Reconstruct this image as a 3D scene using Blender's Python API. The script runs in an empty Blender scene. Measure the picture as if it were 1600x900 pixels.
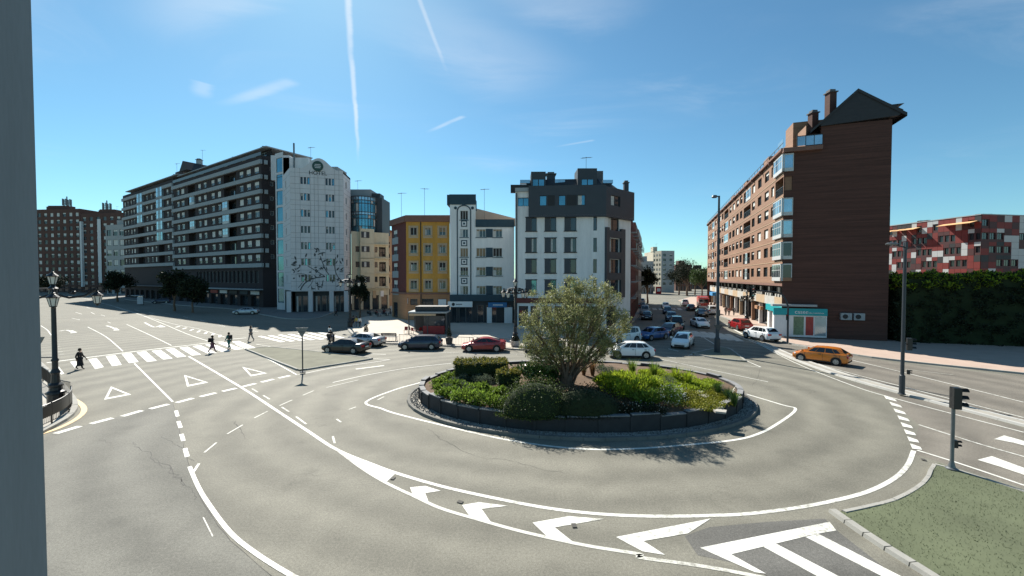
import bpy, bmesh, math, random
import numpy as np
from mathutils import Vector, Matrix
rnd = random.Random(11)
R = math.radians
scene = bpy.context.scene
C = scene.collection

# ------------------------------------------------------------------ camera, sky, sun, exposure
FPX, CAMH, HOR = 640.0, 7.5, 434.0            # focal length in photo pixels, eye height, horizon row
PITCH = math.atan((450 - HOR) / FPX)
cam = bpy.data.cameras.new('camera'); camo = bpy.data.objects.new('camera', cam); C.objects.link(camo)
cam.sensor_fit = 'HORIZONTAL'; cam.sensor_width = 36; cam.lens = 36 * FPX / 1600
cam.clip_start = 0.05; cam.clip_end = 6000
camo.location = (0, 0, CAMH); camo.rotation_euler = (math.pi / 2 - PITCH, 0, 0)
scene.camera = camo
SUN_EL, SUN_AZ = R(42), R(-26)              # azimuth measured from +Y towards +X
sd = Vector((math.sin(SUN_AZ) * math.cos(SUN_EL), math.cos(SUN_AZ) * math.cos(SUN_EL), math.sin(SUN_EL)))
sl = bpy.data.lights.new('sun', 'SUN'); sl.energy = 5.0; sl.angle = R(0.5); sl.color = (1, 0.955, 0.87)
so = bpy.data.objects.new('sun', sl); C.objects.link(so); so.location = (-40, 60, 90)
so.rotation_euler = (-sd).to_track_quat('-Z', 'Y').to_euler()
scene.view_settings.view_transform = 'Standard'; scene.view_settings.look = 'None'
scene.view_settings.exposure = 0.95; scene.view_settings.gamma = 1.0
scene.view_settings.use_curve_mapping = False

def ray(x, y):
    dx, dy = x - 800, 450 - y
    return Vector((dx, FPX * math.cos(PITCH) + dy * math.sin(PITCH), dy * math.cos(PITCH) - FPX * math.sin(PITCH)))
def G(x, y, z=0.0):                            # the place on level z that the photograph shows at (x, y)
    r = ray(x, y); t = (z - CAMH) / r.z
    return Vector((r.x * t, r.y * t, z))
def U(x, y, Y):                                # the same at a known distance
    r = ray(x, y); t = Y / r.y
    return Vector((r.x * t, Y, CAMH + r.z * t))
def PX(x, Y):
    return Vector(((x - 800) / FPX * Y, Y, 0))
def along(p, d, x):                            # on the ground line p + t d, at photo column x
    k = (x - 800) / FPX
    t = (k * p.y - p.x) / (d.x - k * d.y)
    return p + d * t

w = bpy.data.worlds.new('World'); scene.world = w; w.use_nodes = True
nt = w.node_tree; nt.nodes.clear()
def nn(t, **kw):
    n = nt.nodes.new(t)
    for k, v in kw.items(): setattr(n, k, v)
    return n
def mth(op, a, b=None, c=None):
    n = nn('ShaderNodeMath', operation=op)
    for i, v in enumerate((a, b, c)):
        if v is None: continue
        if isinstance(v, (int, float)): n.inputs[i].default_value = v
        else: nt.links.new(v, n.inputs[i])
    return n.outputs[0]
def sstep(v, a, b, lo=0.0, hi=1.0):
    n = nn('ShaderNodeMapRange', interpolation_type='SMOOTHSTEP')
    nt.links.new(v, n.inputs[0]); n.inputs[1].default_value = a; n.inputs[2].default_value = b
    n.inputs[3].default_value = lo; n.inputs[4].default_value = hi
    return n.outputs[0]
sky = nn('ShaderNodeTexSky', sky_type='NISHITA'); sky.sun_disc = False
sky.sun_elevation = SUN_EL; sky.sun_rotation = SUN_AZ; sky.altitude = 250
sky.air_density = 1.0; sky.dust_density = 0.3; sky.ozone_density = 1.2
tc = nn('ShaderNodeTexCoord'); sep = nn('ShaderNodeSeparateXYZ'); nt.links.new(tc.outputs['Generated'], sep.inputs[0])
zz = mth('MAXIMUM', sep.outputs[2], 0.02)
cu, cv = mth('DIVIDE', sep.outputs[0], zz), mth('DIVIDE', sep.outputs[1], zz)
comb = nn('ShaderNodeCombineXYZ'); nt.links.new(cu, comb.inputs[0]); nt.links.new(cv, comb.inputs[1])
mp = nn('ShaderNodeMapping'); nt.links.new(comb.outputs[0], mp.inputs[0])
mp.inputs['Rotation'].default_value = (0, 0, R(-40)); mp.inputs['Scale'].default_value = (0.7, 1.5, 1); mp.inputs['Location'].default_value = (3.1, 1.7, 0)
n1 = nn('ShaderNodeTexNoise'); nt.links.new(mp.outputs[0], n1.inputs['Vector'])
n1.inputs['Scale'].default_value = 1.1; n1.inputs['Detail'].default_value = 9; n1.inputs['Roughness'].default_value = 0.62; n1.inputs['Distortion'].default_value = 0.9
n2 = nn('ShaderNodeTexNoise'); nt.links.new(comb.outputs[0], n2.inputs['Vector']); n2.inputs['Scale'].default_value = 0.5; n2.inputs['Detail'].default_value = 2
cir = mth('MULTIPLY', sstep(n1.outputs[0], 0.40, 0.88), sstep(n2.outputs[0], 0.44, 0.68))
cir = mth('MULTIPLY', cir, sstep(sep.outputs[2], 0.08, 0.4))
def streak(pa, pb, wd, amt, head=0.08):        # a vapour trail between two directions on the cloud deck
    a, b = ray(*pa), ray(*pb); a = (a.x / a.z, a.y / a.z); b = (b.x / b.z, b.y / b.z)
    dx, dy = b[0] - a[0], b[1] - a[1]; L = math.hypot(dx, dy); dx /= L; dy /= L
    t = mth('ADD', mth('MULTIPLY', mth('SUBTRACT', cu, a[0]), dx), mth('MULTIPLY', mth('SUBTRACT', cv, a[1]), dy))
    s = mth('ADD', mth('MULTIPLY', mth('SUBTRACT', cu, a[0]), -dy), mth('MULTIPLY', mth('SUBTRACT', cv, a[1]), dx))
    s = mth('ADD', s, mth('MULTIPLY', mth('SUBTRACT', n1.outputs[0], 0.5), wd * 1.6))
    m = sstep(mth('ABSOLUTE', s), wd, wd * 0.12)
    m = mth('MULTIPLY', m, mth('MULTIPLY', sstep(t, -0.02 * L, head * L), sstep(t, L, 0.45 * L)))
    m = mth('MULTIPLY', m, sstep(n1.outputs[0], 0.2, 0.6, 0.35, 1.0))
    return mth('MULTIPLY', m, amt)
tot = mth('MULTIPLY', cir, 0.45)
for st in (((540, -60), (561, 262), 0.018, 0.7), ((640, -40), (702, 122), 0.013, 0.36),
           ((726, 181), (662, 209), 0.03, 0.42), ((930, 219), (862, 231), 0.03, 0.34),
           ((860, 150), (480, -60), 0.36, 0.26, 0.3), ((440, -80), (230, 70), 0.2, 0.34, 0.3), ((1010, 40), (680, -70), 0.22, 0.16, 0.3), ((318, 128), (306, 154), 0.06, 0.3), ((462, 126), (330, 166), 0.06, 0.34)):
    tot = mth('ADD', tot, streak(*st))
tot = mth('MINIMUM', mth('MULTIPLY', tot, 0.75), 0.9)
mx = nn('ShaderNodeMix', data_type='RGBA'); nt.links.new(tot, mx.inputs[0]); tint = nn('ShaderNodeMix', data_type='RGBA', blend_type='MULTIPLY'); tint.inputs[0].default_value = 1; tint.inputs[7].default_value = (0.63, 1.0, 1.06, 1); nt.links.new(sky.outputs[0], tint.inputs[6]); nt.links.new(tint.outputs[2], mx.inputs[6])
mx.inputs[7].default_value = (8.2, 8.6, 9.0, 1)
bg = nn('ShaderNodeBackground'); bg.inputs[1].default_value = 0.062; nt.links.new(mx.outputs[2], bg.inputs[0])
wo = nn('ShaderNodeOutputWorld'); nt.links.new(bg.outputs[0], wo.inputs[0])

# ------------------------------------------------------------------ materials
MATS = {}
def lin(c):
    return tuple((v / 12.92 if v <= 0.04045 else ((v + 0.055) / 1.055) ** 2.4) for v in c)
def M(name, col=None, rough=0.75, var=0.14, scale=1.5, fine=40.0, bump=0.0, metal=0.0, spec=0.4, stretch=(1, 1, 1), coat=0.0, island=0.0, trans=0.0, emit=0.0):
    if name in MATS: return MATS[name]
    m = bpy.data.materials.new(name); m.use_nodes = True; t = m.node_tree; N = t.nodes; L = t.links
    p = N['Principled BSDF']
    geo = N.new('ShaderNodeNewGeometry'); mpn = N.new('ShaderNodeMapping'); mpn.inputs['Scale'].default_value = stretch
    L.new(geo.outputs['Position'], mpn.inputs[0])
    a = N.new('ShaderNodeTexNoise'); a.inputs['Scale'].default_value = scale; a.inputs['Detail'].default_value = 4; a.inputs['Roughness'].default_value = 0.6
    L.new(mpn.outputs[0], a.inputs['Vector'])
    fac = a.outputs[0]
    if fine:
        b = N.new('ShaderNodeTexNoise'); b.inputs['Scale'].default_value = fine; b.inputs['Detail'].default_value = 2
        L.new(mpn.outputs[0], b.inputs['Vector'])
        x = N.new('ShaderNodeMix'); x.inputs[0].default_value = 0.35; L.new(a.outputs[0], x.inputs[2]); L.new(b.outputs[0], x.inputs[3]); fac = x.outputs[0]
    if island:
        x = N.new('ShaderNodeMix'); x.inputs[0].default_value = island; L.new(fac, x.inputs[2]); L.new(geo.outputs['Random Per Island'], x.inputs[3]); fac = x.outputs[0]
    mr = N.new('ShaderNodeMapRange'); mr.inputs[1].default_value = 0.28; mr.inputs[2].default_value = 0.72
    mr.inputs[3].default_value = 1 - var; mr.inputs[4].default_value = 1 + var; L.new(fac, mr.inputs[0])
    mu = N.new('ShaderNodeMix'); mu.data_type = 'RGBA'; mu.blend_type = 'MULTIPLY'; mu.inputs[0].default_value = 1
    mu.inputs[6].default_value = (*col, 1); L.new(mr.outputs[0], mu.inputs[7]); L.new(mu.outputs[2], p.inputs['Base Color'])
    p.inputs['Roughness'].default_value = rough; p.inputs['Metallic'].default_value = metal
    p.inputs['Specular IOR Level'].default_value = spec; p.inputs['Coat Weight'].default_value = coat
    if bump:
        bn = N.new('ShaderNodeBump'); bn.inputs['Strength'].default_value = bump; bn.inputs['Distance'].default_value = 0.03
        L.new(fac, bn.inputs['Height']); L.new(bn.outputs[0], p.inputs['Normal'])
    if trans:
        tr = N.new('ShaderNodeBsdfTranslucent'); L.new(mu.outputs[2], tr.inputs[0])
        ms = N.new('ShaderNodeMixShader'); ms.inputs[0].default_value = trans
        L.new(p.outputs[0], ms.inputs[1]); L.new(tr.outputs[0], ms.inputs[2]); L.new(ms.outputs[0], N['Material Output'].inputs[0])
    MATS[name] = m
    return m
def asphalt(name, base, crack=0.4):
    m = bpy.data.materials.new(name); m.use_nodes = True; t = m.node_tree; N = t.nodes; L = t.links; p = N['Principled BSDF']
    geo = N.new('ShaderNodeNewGeometry')
    def nz(s, d=3, rg=0.55, vec=None):
        n = N.new('ShaderNodeTexNoise'); n.inputs['Scale'].default_value = s; n.inputs['Detail'].default_value = d; n.inputs['Roughness'].default_value = rg
        L.new(vec or geo.outputs['Position'], n.inputs['Vector']); return n.outputs[0]
    def mr(v, a, b, c, d):
        n = N.new('ShaderNodeMapRange'); L.new(v, n.inputs[0])
        for i, k in enumerate((a, b, c, d)): n.inputs[i + 1].default_value = k
        return n.outputs[0]
    def ml(a, b):
        n = N.new('ShaderNodeMath'); n.operation = 'MULTIPLY'; L.new(a, n.inputs[0]); L.new(b, n.inputs[1]); return n.outputs[0]
    # wear follows the wheels: bands concentric with the roundabout, broken by noise
    v = mr(nz(0.09, 6, 0.62), 0.3, 0.7, 0.82, 1.1)
    v = ml(v, mr(nz(0.9, 4, 0.65), 0.3, 0.7, 0.9, 1.09))
    v = ml(v, mr(nz(14, 3), 0.3, 0.7, 0.82, 1.18)); v = ml(v, mr(nz(45, 2), 0.3, 0.7, 0.68, 1.32))
    sub = N.new('ShaderNodeVectorMath'); sub.operation = 'SUBTRACT'; L.new(geo.outputs['Position'], sub.inputs[0]); sub.inputs[1].default_value = (4.1, 27.0, 0)
    mps = N.new('ShaderNodeMapping'); mps.inputs['Scale'].default_value = (0.75, 1.0, 1); L.new(sub.outputs[0], mps.inputs[0])
    ln = N.new('ShaderNodeVectorMath'); ln.operation = 'LENGTH'; L.new(mps.outputs[0], ln.inputs[0])
    ad = N.new('ShaderNodeMath'); ad.operation = 'MULTIPLY_ADD'; L.new(nz(0.25, 2), ad.inputs[0]); ad.inputs[1].default_value = 1.6; L.new(ln.outputs['Value'], ad.inputs[2])
    sn = N.new('ShaderNodeMath'); sn.operation = 'SINE'; m2 = N.new('ShaderNodeMath'); m2.operation = 'MULTIPLY'; m2.inputs[1].default_value = 3.4; L.new(ad.outputs[0], m2.inputs[0]); L.new(m2.outputs[0], sn.inputs[0])
    v = ml(v, mr(sn.outputs[0], -1, 1, 0.85, 1.09))
    vo = N.new('ShaderNodeTexVoronoi'); vo.feature = 'DISTANCE_TO_EDGE'; vo.inputs['Scale'].default_value = 0.23
    wob = N.new('ShaderNodeVectorMath'); wob.operation = 'MULTIPLY_ADD'; nzc = N.new('ShaderNodeTexNoise'); nzc.inputs['Scale'].default_value = 0.8; nzc.inputs['Detail'].default_value = 6
    L.new(geo.outputs['Position'], nzc.inputs['Vector']); L.new(nzc.outputs['Color'], wob.inputs[0]); wob.inputs[1].default_value = (2.6, 2.6, 0); L.new(geo.outputs['Position'], wob.inputs[2])
    L.new(wob.outputs[0], vo.inputs['Vector'])
    ck = mr(vo.outputs['Distance'], 0.0, 0.006, crack, 0.0); ck = ml(ck, mr(nz(0.17, 2), 0.58, 0.66, 0, 1))
    inv = N.new('ShaderNodeMath'); inv.operation = 'SUBTRACT'; inv.inputs[0].default_value = 1; L.new(ck, inv.inputs[1]); v = ml(v, inv.outputs[0])
    oil = mr(nz(0.55, 3), 0.6, 0.76, 1.0, 0.8); v = ml(v, oil)
    mu = N.new('ShaderNodeMix'); mu.data_type = 'RGBA'; mu.blend_type = 'MULTIPLY'; mu.inputs[0].default_value = 1; mu.inputs[6].default_value = (*base, 1)
    L.new(v, mu.inputs[7]); L.new(mu.outputs[2], p.inputs['Base Color'])
    p.inputs['Roughness'].default_value = 0.82; p.inputs['Specular IOR Level'].default_value = 0.35
    bn = N.new('ShaderNodeBump'); bn.inputs['Strength'].default_value = 0.5; bn.inputs['Distance'].default_value = 0.012
    L.new(nz(60, 2), bn.inputs['Height']); L.new(bn.outputs[0], p.inputs['Normal'])
    MATS[name] = m; return m
def paint(name, col, wear, under):
    m = bpy.data.materials.new(name); m.use_nodes = True; t = m.node_tree; N = t.nodes; L = t.links; p = N['Principled BSDF']
    geo = N.new('ShaderNodeNewGeometry')
    a = N.new('ShaderNodeTexNoise'); a.inputs['Scale'].default_value = 5; a.inputs['Detail'].default_value = 8; a.inputs['Roughness'].default_value = 0.75; L.new(geo.outputs['Position'], a.inputs['Vector'])
    b = N.new('ShaderNodeTexNoise'); b.inputs['Scale'].default_value = 0.35; L.new(geo.outputs['Position'], b.inputs['Vector'])
    s = N.new('ShaderNodeMath'); s.operation = 'MULTIPLY_ADD'; L.new(b.outputs[0], s.inputs[0]); s.inputs[1].default_value = 0.5; L.new(a.outputs[0], s.inputs[2])
    mr = N.new('ShaderNodeMapRange'); L.new(s.outputs[0], mr.inputs[0]); mr.inputs[1].default_value = wear; mr.inputs[2].default_value = wear + 0.16
    vo = N.new('ShaderNodeTexVoronoi'); vo.feature = 'DISTANCE_TO_EDGE'; vo.inputs['Scale'].default_value = 2.2; L.new(geo.outputs['Position'], vo.inputs['Vector'])
    ck = N.new('ShaderNodeMapRange'); L.new(vo.outputs['Distance'], ck.inputs[0]); ck.inputs[1].default_value = 0.006; ck.inputs[2].default_value = 0.02; ck.inputs[3].default_value = 0.55; ck.inputs[4].default_value = 0
    mxx = N.new('ShaderNodeMath'); mxx.operation = 'MAXIMUM'; L.new(mr.outputs[0], mxx.inputs[0]); L.new(ck.outputs[0], mxx.inputs[1])
    mu = N.new('ShaderNodeMix'); mu.data_type = 'RGBA'; L.new(mxx.outputs[0], mu.inputs[0]); mu.inputs[6].default_value = (*col, 1); mu.inputs[7].default_value = (*under, 1)
    L.new(mu.outputs[2], p.inputs['Base Color']); p.inputs['Roughness'].default_value = 0.7
    MATS[name] = m; return m
ASPH = (0.170, 0.161, 0.129)
asphalt('asphalt', ASPH); asphalt('asphalt_new', (0.115, 0.111, 0.1), 0.2); asphalt('asphalt_old', (0.145, 0.14, 0.118), 0.6); asphalt('asphalt_warm', (0.165, 0.148, 0.122), 0.3)
paint('road_white', (0.64, 0.63, 0.57), 0.76, (0.3, 0.29, 0.25)); paint('road_worn', (0.52, 0.51, 0.45), 0.74, (0.24, 0.23, 0.195)); paint('road_yellow', (0.62, 0.45, 0.24), 0.95, ASPH)
def glass(name, col, rough=0.06, spec=0.6, metal=0.0):
    return M(name, col, rough, 0.25, 0.35, 0, spec=spec, metal=metal)
glass('glass', (0.025, 0.034, 0.042), spec=0.7); glass('glass_teal', (0.10, 0.25, 0.31), 0.08, 0.8, 0.75); glass('glass_pale', (0.32, 0.45, 0.52), 0.1, 0.8, 0.6); glass('car_glass', (0.012, 0.017, 0.02), 0.03, 0.7)
M('black_iron', (0.012, 0.013, 0.014), 0.45, 0.3, 6, 0, spec=0.5)
M('grey_metal', (0.16, 0.17, 0.175), 0.45, 0.15, 4, 0, metal=0.6)
M('dark_metal', (0.05, 0.055, 0.06), 0.45, 0.2, 4, 0)
M('white_frame', (0.48, 0.49, 0.48), 0.5, 0.06)
M('dark_frame', (0.035, 0.035, 0.038), 0.5, 0.1)
M('blind', (0.66, 0.65, 0.6), 0.7, 0.1, 1, 20, stretch=(1, 1, 12))
M('blind_brown', (0.24, 0.17, 0.1), 0.7, 0.15, 1, 20, stretch=(1, 1, 12))
M('curtain', (0.5, 0.49, 0.46), 0.9, 0.2, 3, 0)
M('interior', (0.035, 0.03, 0.028), 0.9, 0.4, 1.5, 0)
M('concrete', (0.42, 0.41, 0.38), 0.9, 0.15, 0.8, 30, bump=0.2)
M('kerb_stone', (0.30, 0.29, 0.26), 0.9, 0.2, 1.2, 30, bump=0.3)
M('roof_grey', (0.11, 0.11, 0.115), 0.8, 0.2)
M('roof_tile', (0.33, 0.15, 0.09), 0.85, 0.25, 1.5, 14)
M('rubber', (0.012, 0.012, 0.012), 0.85, 0.2)
M('rim', (0.42, 0.43, 0.44), 0.35, 0.1, metal=0.7)
M('lamp_glass', (0.62, 0.61, 0.55), 0.35, 0.1)
M('head_lamp', (0.65, 0.67, 0.68), 0.1, 0.1); M('tail_lamp', (0.4, 0.01, 0.012), 0.2, 0.1); M('plate', (0.75, 0.75, 0.72), 0.5, 0.05)

# ------------------------------------------------------------------ mesh and object helpers
class MB:
    def __init__(s): s.v = []; s.f = []
    def add(s, vs, fs):
        o = len(s.v); s.v += [tuple(p) for p in vs]; s.f += [tuple(i + o for i in f) for f in fs]; return s
    def box(s, x0, y0, z0, x1, y1, z1):
        return s.add([(x0, y0, z0), (x1, y0, z0), (x1, y1, z0), (x0, y1, z0), (x0, y0, z1), (x1, y0, z1), (x1, y1, z1), (x0, y1, z1)],
                     [(0, 3, 2, 1), (4, 5, 6, 7), (0, 1, 5, 4), (1, 2, 6, 5), (2, 3, 7, 6), (3, 0, 4, 7)])
    def bar(s, a, b, w, h=None, up=(0, 0, 1)):
        a, b = Vector(a), Vector(b); h = h or w; d = (b - a).normalized(); u = Vector(up)
        if abs(d.dot(u)) > 0.98: u = Vector((1, 0, 0))
        r = d.cross(u).normalized() * (w / 2); u = r.cross(d).normalized() * (h / 2)
        vs = [p + i * r + j * u for p in (a, b) for i, j in ((-1, -1), (1, -1), (1, 1), (-1, 1))]
        return s.add(vs, [(3, 2, 1, 0), (4, 5, 6, 7), (0, 1, 5, 4), (1, 2, 6, 5), (2, 3, 7, 6), (3, 0, 4, 7)])
    def prism(s, pts, z0, z1):
        n = len(pts)
        if sum(pts[i][0] * pts[(i + 1) % n][1] - pts[(i + 1) % n][0] * pts[i][1] for i in range(n)) < 0: pts = pts[::-1]
        vs = [(p[0], p[1], z0) for p in pts] + [(p[0], p[1], z1) for p in pts]
        return s.add(vs, [tuple(range(n - 1, -1, -1)), tuple(range(n, 2 * n))] + [(i, (i + 1) % n, n + (i + 1) % n, n + i) for i in range(n)])
    def sheet(s, pts, z):
        n = len(pts)
        if sum(pts[i][0] * pts[(i + 1) % n][1] - pts[(i + 1) % n][0] * pts[i][1] for i in range(n)) < 0: pts = pts[::-1]
        return s.add([(p[0], p[1], z) for p in pts], [tuple(range(n))])
    def lathe(s, prof, c=(0, 0, 0), seg=12, axis='z'):
        vs, fs = [], []
        for r, h in prof:
            for k in range(seg):
                a = 2 * math.pi * k / seg; x, y = r * math.cos(a), r * math.sin(a)
                vs.append((c[0] + x, c[1] + y, c[2] + h) if axis == 'z' else (c[0] + x, c[1] + h, c[2] + y))
        for j in range(len(prof) - 1):
            for k in range(seg):
                q = (j * seg + k, j * seg + (k + 1) % seg, (j + 1) * seg + (k + 1) % seg, (j + 1) * seg + k)
                fs.append(q if axis == 'z' else q[::-1])
        a, b = tuple(range(seg)), tuple(range((len(prof) - 1) * seg, len(prof) * seg))
        fs += [a[::-1], b] if axis == 'z' else [a, b[::-1]]
        return s.add(vs, fs)
    def tube(s, pts, rad, seg=6):
        pts = [Vector(p) for p in pts]; n = len(pts); rad = rad if isinstance(rad, (list, tuple)) else [rad] * n
        vs, fs = [], []; u = None
        for i, p in enumerate(pts):
            d = (pts[min(i + 1, n - 1)] - pts[max(i - 1, 0)]).normalized()
            if u is None: u = d.orthogonal().normalized()
            u = (u - d * u.dot(d)).normalized(); v = d.cross(u)
            for k in range(seg):
                a = 2 * math.pi * k / seg; vs.append(p + (u * math.cos(a) + v * math.sin(a)) * rad[i])
        for i in range(n - 1):
            for k in range(seg): fs.append((i * seg + k, i * seg + (k + 1) % seg, (i + 1) * seg + (k + 1) % seg, (i + 1) * seg + k))
        fs += [tuple(range(seg))[::-1], tuple(range((n - 1) * seg, n * seg))]
        return s.add(vs, fs)
    def mesh(s, name, mat, smooth=False):
        m = bpy.data.meshes.new(name); m.from_pydata(s.v, [], s.f)
        m.materials.append(MATS[mat]); m.update()
        if smooth:
            m.shade_smooth(); m.set_sharp_from_angle(angle=R(smooth if smooth > 1 else 40))
        return m
    def build(s, name, mat, parent=None, loc=(0, 0, 0), rz=0.0, smooth=False):
        return obj(name, s.mesh(name, mat, smooth), parent, loc, rz)
def obj(name, mesh, parent=None, loc=(0, 0, 0), rz=0.0):
    o = bpy.data.objects.new(name, mesh); C.objects.link(o); o.parent = parent; o.location = loc
    if rz: o.rotation_euler = (0, 0, rz)
    return o
def tag(o, label=None, cat=None, group=None, kind=None):
    if label: o['label'] = label
    if cat: o['category'] = cat
    if group: o['group'] = group
    if kind: o['kind'] = kind
    return o
def thing(name, label, cat, loc=(0, 0, 0), rz=0.0, group=None):
    o = bpy.data.objects.new(name, None); C.objects.link(o); o.location = loc; o.rotation_euler = (0, 0, rz); o.empty_display_size = 0.3
    return tag(o, label, cat, group)
def copy_tree(o, parent=None, loc=None, rz=None):
    c = o.copy(); C.objects.link(c)
    if parent: c.parent = parent
    if loc is not None: c.location = loc
    if rz is not None: c.rotation_euler = (0, 0, rz)
    for ch in list(o.children): copy_tree(ch, c)
    return c
def smooth_line(pts, n=6):
    pts = [Vector((p[0], p[1], 0)) for p in pts]; out = []
    if len(pts) < 3: return pts
    for i in range(len(pts) - 1):
        p0, p1, p2, p3 = pts[max(i - 1, 0)], pts[i], pts[i + 1], pts[min(i + 2, len(pts) - 1)]
        for k in range(n):
            t = k / n
            out.append(0.5 * ((2 * p1) + (p2 - p0) * t + (2 * p0 - 5 * p1 + 4 * p2 - p3) * t * t + (3 * p1 - p0 - 3 * p2 + p3) * t ** 3))
    return out + [pts[-1]]
def offset(line, d):
    out = []
    for i, p in enumerate(line):
        t = (line[min(i + 1, len(line) - 1)] - line[max(i - 1, 0)]); t = Vector((t.x, t.y, 0)).normalized()
        out.append(p + Vector((-t.y, t.x, 0)) * d)
    return out
def ribbon(line, wd, z):
    a, b = offset(line, wd / 2), offset(line, -wd / 2); m = MB(); n = len(line)
    m.add([(p.x, p.y, z) for p in b] + [(p.x, p.y, z) for p in a], [(i, i + 1, n + i + 1, n + i) for i in range(n - 1)])
    return m
# ------------------------------------------------------------------ ground, roads, pavements, markings
road = tag(MB().sheet([(-2500, -60), (2500, -60), (2500, 4000), (-2500, 4000)], 0).build('road', 'asphalt'), kind='structure')
def GP(pts, z=0.0): return [G(x, y, z) for x, y in pts]
ZI = [0]
def zn(z): ZI[0] += 1; return z + ZI[0] * 0.00008
def line(name, px, wd, mat='road_white', z=0.008, sm=6):
    return ribbon(smooth_line(GP(px), sm), wd * (.68 if wd < .26 else .88), zn(z)).build(name, mat, road)
def mark(name, px, mat='road_white', z=0.008):
    return MB().sheet(GP(px), zn(z) if z > .005 else z).build(name, mat, road)
def crop(ox, oy, s, pts): return [(ox + x * s, oy + y * s) for x, y in pts]
# roundabout edge lines
line('edge_line', [(700, 578), (665, 595), (620, 608), (572, 628), (596, 638.5), (620, 646.75), (695, 665.5), (770, 683), (845, 695.5), (920, 702), (995, 701), (1070, 695.5), (1145, 688), (1182, 679), (1212, 664), (1243, 640), (1220, 632), (1145, 610), (1070, 591), (1020, 581), (985, 576)], 0.22, sm=5)
g1 = crop(520, 680, .375, [(270, 160), (460, 215), (700, 268), (900, 305), (1100, 328), (1280, 337)]) + crop(1000, 680, .375, [(150, 338), (300, 335), (450, 328), (640, 305), (800, 275), (950, 235), (1060, 180), (1115, 125), (1140, 65)])
line('edge_line', [(295, 557), (373, 603), (430, 640), (480, 673), (525, 702), (580, 725)] + g1, 0.24, 'road_white')
g2 = crop(520, 680, .375, [(10, 55), (110, 130), (215, 195), (340, 255), (450, 305), (600, 350), (780, 400), (980, 445), (1100, 468), (1280, 497)]) + crop(1000, 680, .375, [(0, 510), (250, 545), (480, 587), (640, 625)])
line('edge_line', g2, 0.2, 'road_worn')
mark('gore_wedge', [(527, 704), (560, 717), (619, 739), (604, 753), (588, 746), (556, 726)], 'road_worn', 0.006)
K = 'road_white'
for c in (crop(520, 680, .375, [(322, 218), (385, 212), (450, 232), (385, 242), (398, 275), (335, 255)]),
          crop(520, 680, .375, [(538, 292), (610, 280), (730, 295), (620, 308), (660, 365), (575, 345)]),
          crop(520, 680, .375, [(832, 365), (985, 338), (1130, 350), (925, 385), (1000, 445), (895, 425)]),
          crop(520, 680, .375, [(1180, 425), (1575, 348), (1480, 410), (1295, 442), (1385, 500), (1290, 485)]),
          crop(1000, 680, .375, [(250, 470), (790, 362), (818, 398), (735, 412), (380, 497), (525, 578), (478, 572)])):
    mark('chevron', c, K, 0.0085)
mark('gore_bar', crop(1000, 680, .375, [(515, 466), (567, 453), (850, 600), (760, 600)]), K, 0.0075)
mark('gore_bar', crop(1000, 680, .375, [(690, 425), (742, 411), (1110, 600), (1030, 600)]), K, 0.0075)
mark('asphalt_patch', crop(1000, 680, .375, [(185, 420), (290, 383), (520, 362), (770, 348), (830, 405), (1080, 600), (560, 600), (430, 540), (240, 500)]), 'asphalt_new', 0.004)
# left approach: lanes, give-way line, triangles
line('lane_line', [(210, 568), (240, 598), (270, 628)], 0.16)
for a, b in (((140, 653), (255, 618)), ((305, 607), (408, 580)), ((452, 572), (545, 545)), ((583, 537), (670, 515)), ((707, 508), (785, 487)), ((818, 480), (892, 462)), ((922, 455), (988, 440)), ((1018, 433), (1078, 418)), ((1105, 412), (1162, 398)), ((1185, 393), (1238, 381))):
    line('give_way_dash', crop(40, 460, 1 / 3, [a, b]), 0.42)
for a, b in (((705, 545), (713, 573)), ((716, 595), (727, 626)), ((730, 655), (740, 688)), ((747, 722), (758, 762))):
    line('guide_dash', crop(40, 460, 1 / 3, [a, b]), 0.24)
for a, b in (((1190, 522), (1250, 495)), ((1072, 580), (1135, 548)), ((945, 655), (1018, 612)), ((838, 742), (895, 695)), ((1300, 473), (1350, 452))):
    line('guide_dash', crop(40, 460, 1 / 3, [a, b]), 0.12, 'road_worn')
for a, b in (((1055, 448), (1082, 465)), ((1108, 480), (1138, 498)), ((1195, 535), (1230, 557)), ((1262, 580), (1310, 615))):
    line('guide_dash', crop(40, 460, 1 / 3, [(a[0] + 6, a[1] - 6), (b[0] + 6, b[1] - 6)]), 0.14, 'road_worn')
for a, b in (((526, 655), (533, 660)), ((520, 682), (523, 693)), ((545, 640), (556, 636)), ((590, 625), (600, 620))):
    line('guide_dash', [a, b], 0.14, 'road_worn')
line('edge_line', crop(40, 700, .375, [(683, 78), (716, 155), (760, 230), (850, 350), (960, 440), (1110, 533), (1250, 600)]), 0.2)
line('edge_line', crop(40, 700, .375, [(700, 100), (722, 66)]), 0.14)
line('faded_line', crop(40, 700, .375, [(740, 290), (780, 370)]), 0.05, 'road_worn')
def tri(px, t=0.3):
    P = GP(px); c = sum(P, Vector()) / 3; m = MB(); Q = [c + (p - c) * (1 - t) for p in P]; vs = [(p.x, p.y, 0.008) for p in P + Q]
    m.add(vs, [(i, (i + 1) % 3, 3 + (i + 1) % 3, 3 + i) for i in range(3)])
    if (P[1] - P[0]).cross(P[2] - P[0]).z < 0: m.f = [f[::-1] for f in m.f]
    return m.build('give_way_triangle', K, road)
tri(crop(40, 460, 1 / 3, [(400, 432), (368, 494), (495, 470)])); tri(crop(40, 460, 1 / 3, [(743, 378), (757, 433), (857, 413)])); tri(crop(40, 460, 1 / 3, [(1015, 340), (1055, 384), (1133, 370)]))
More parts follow.
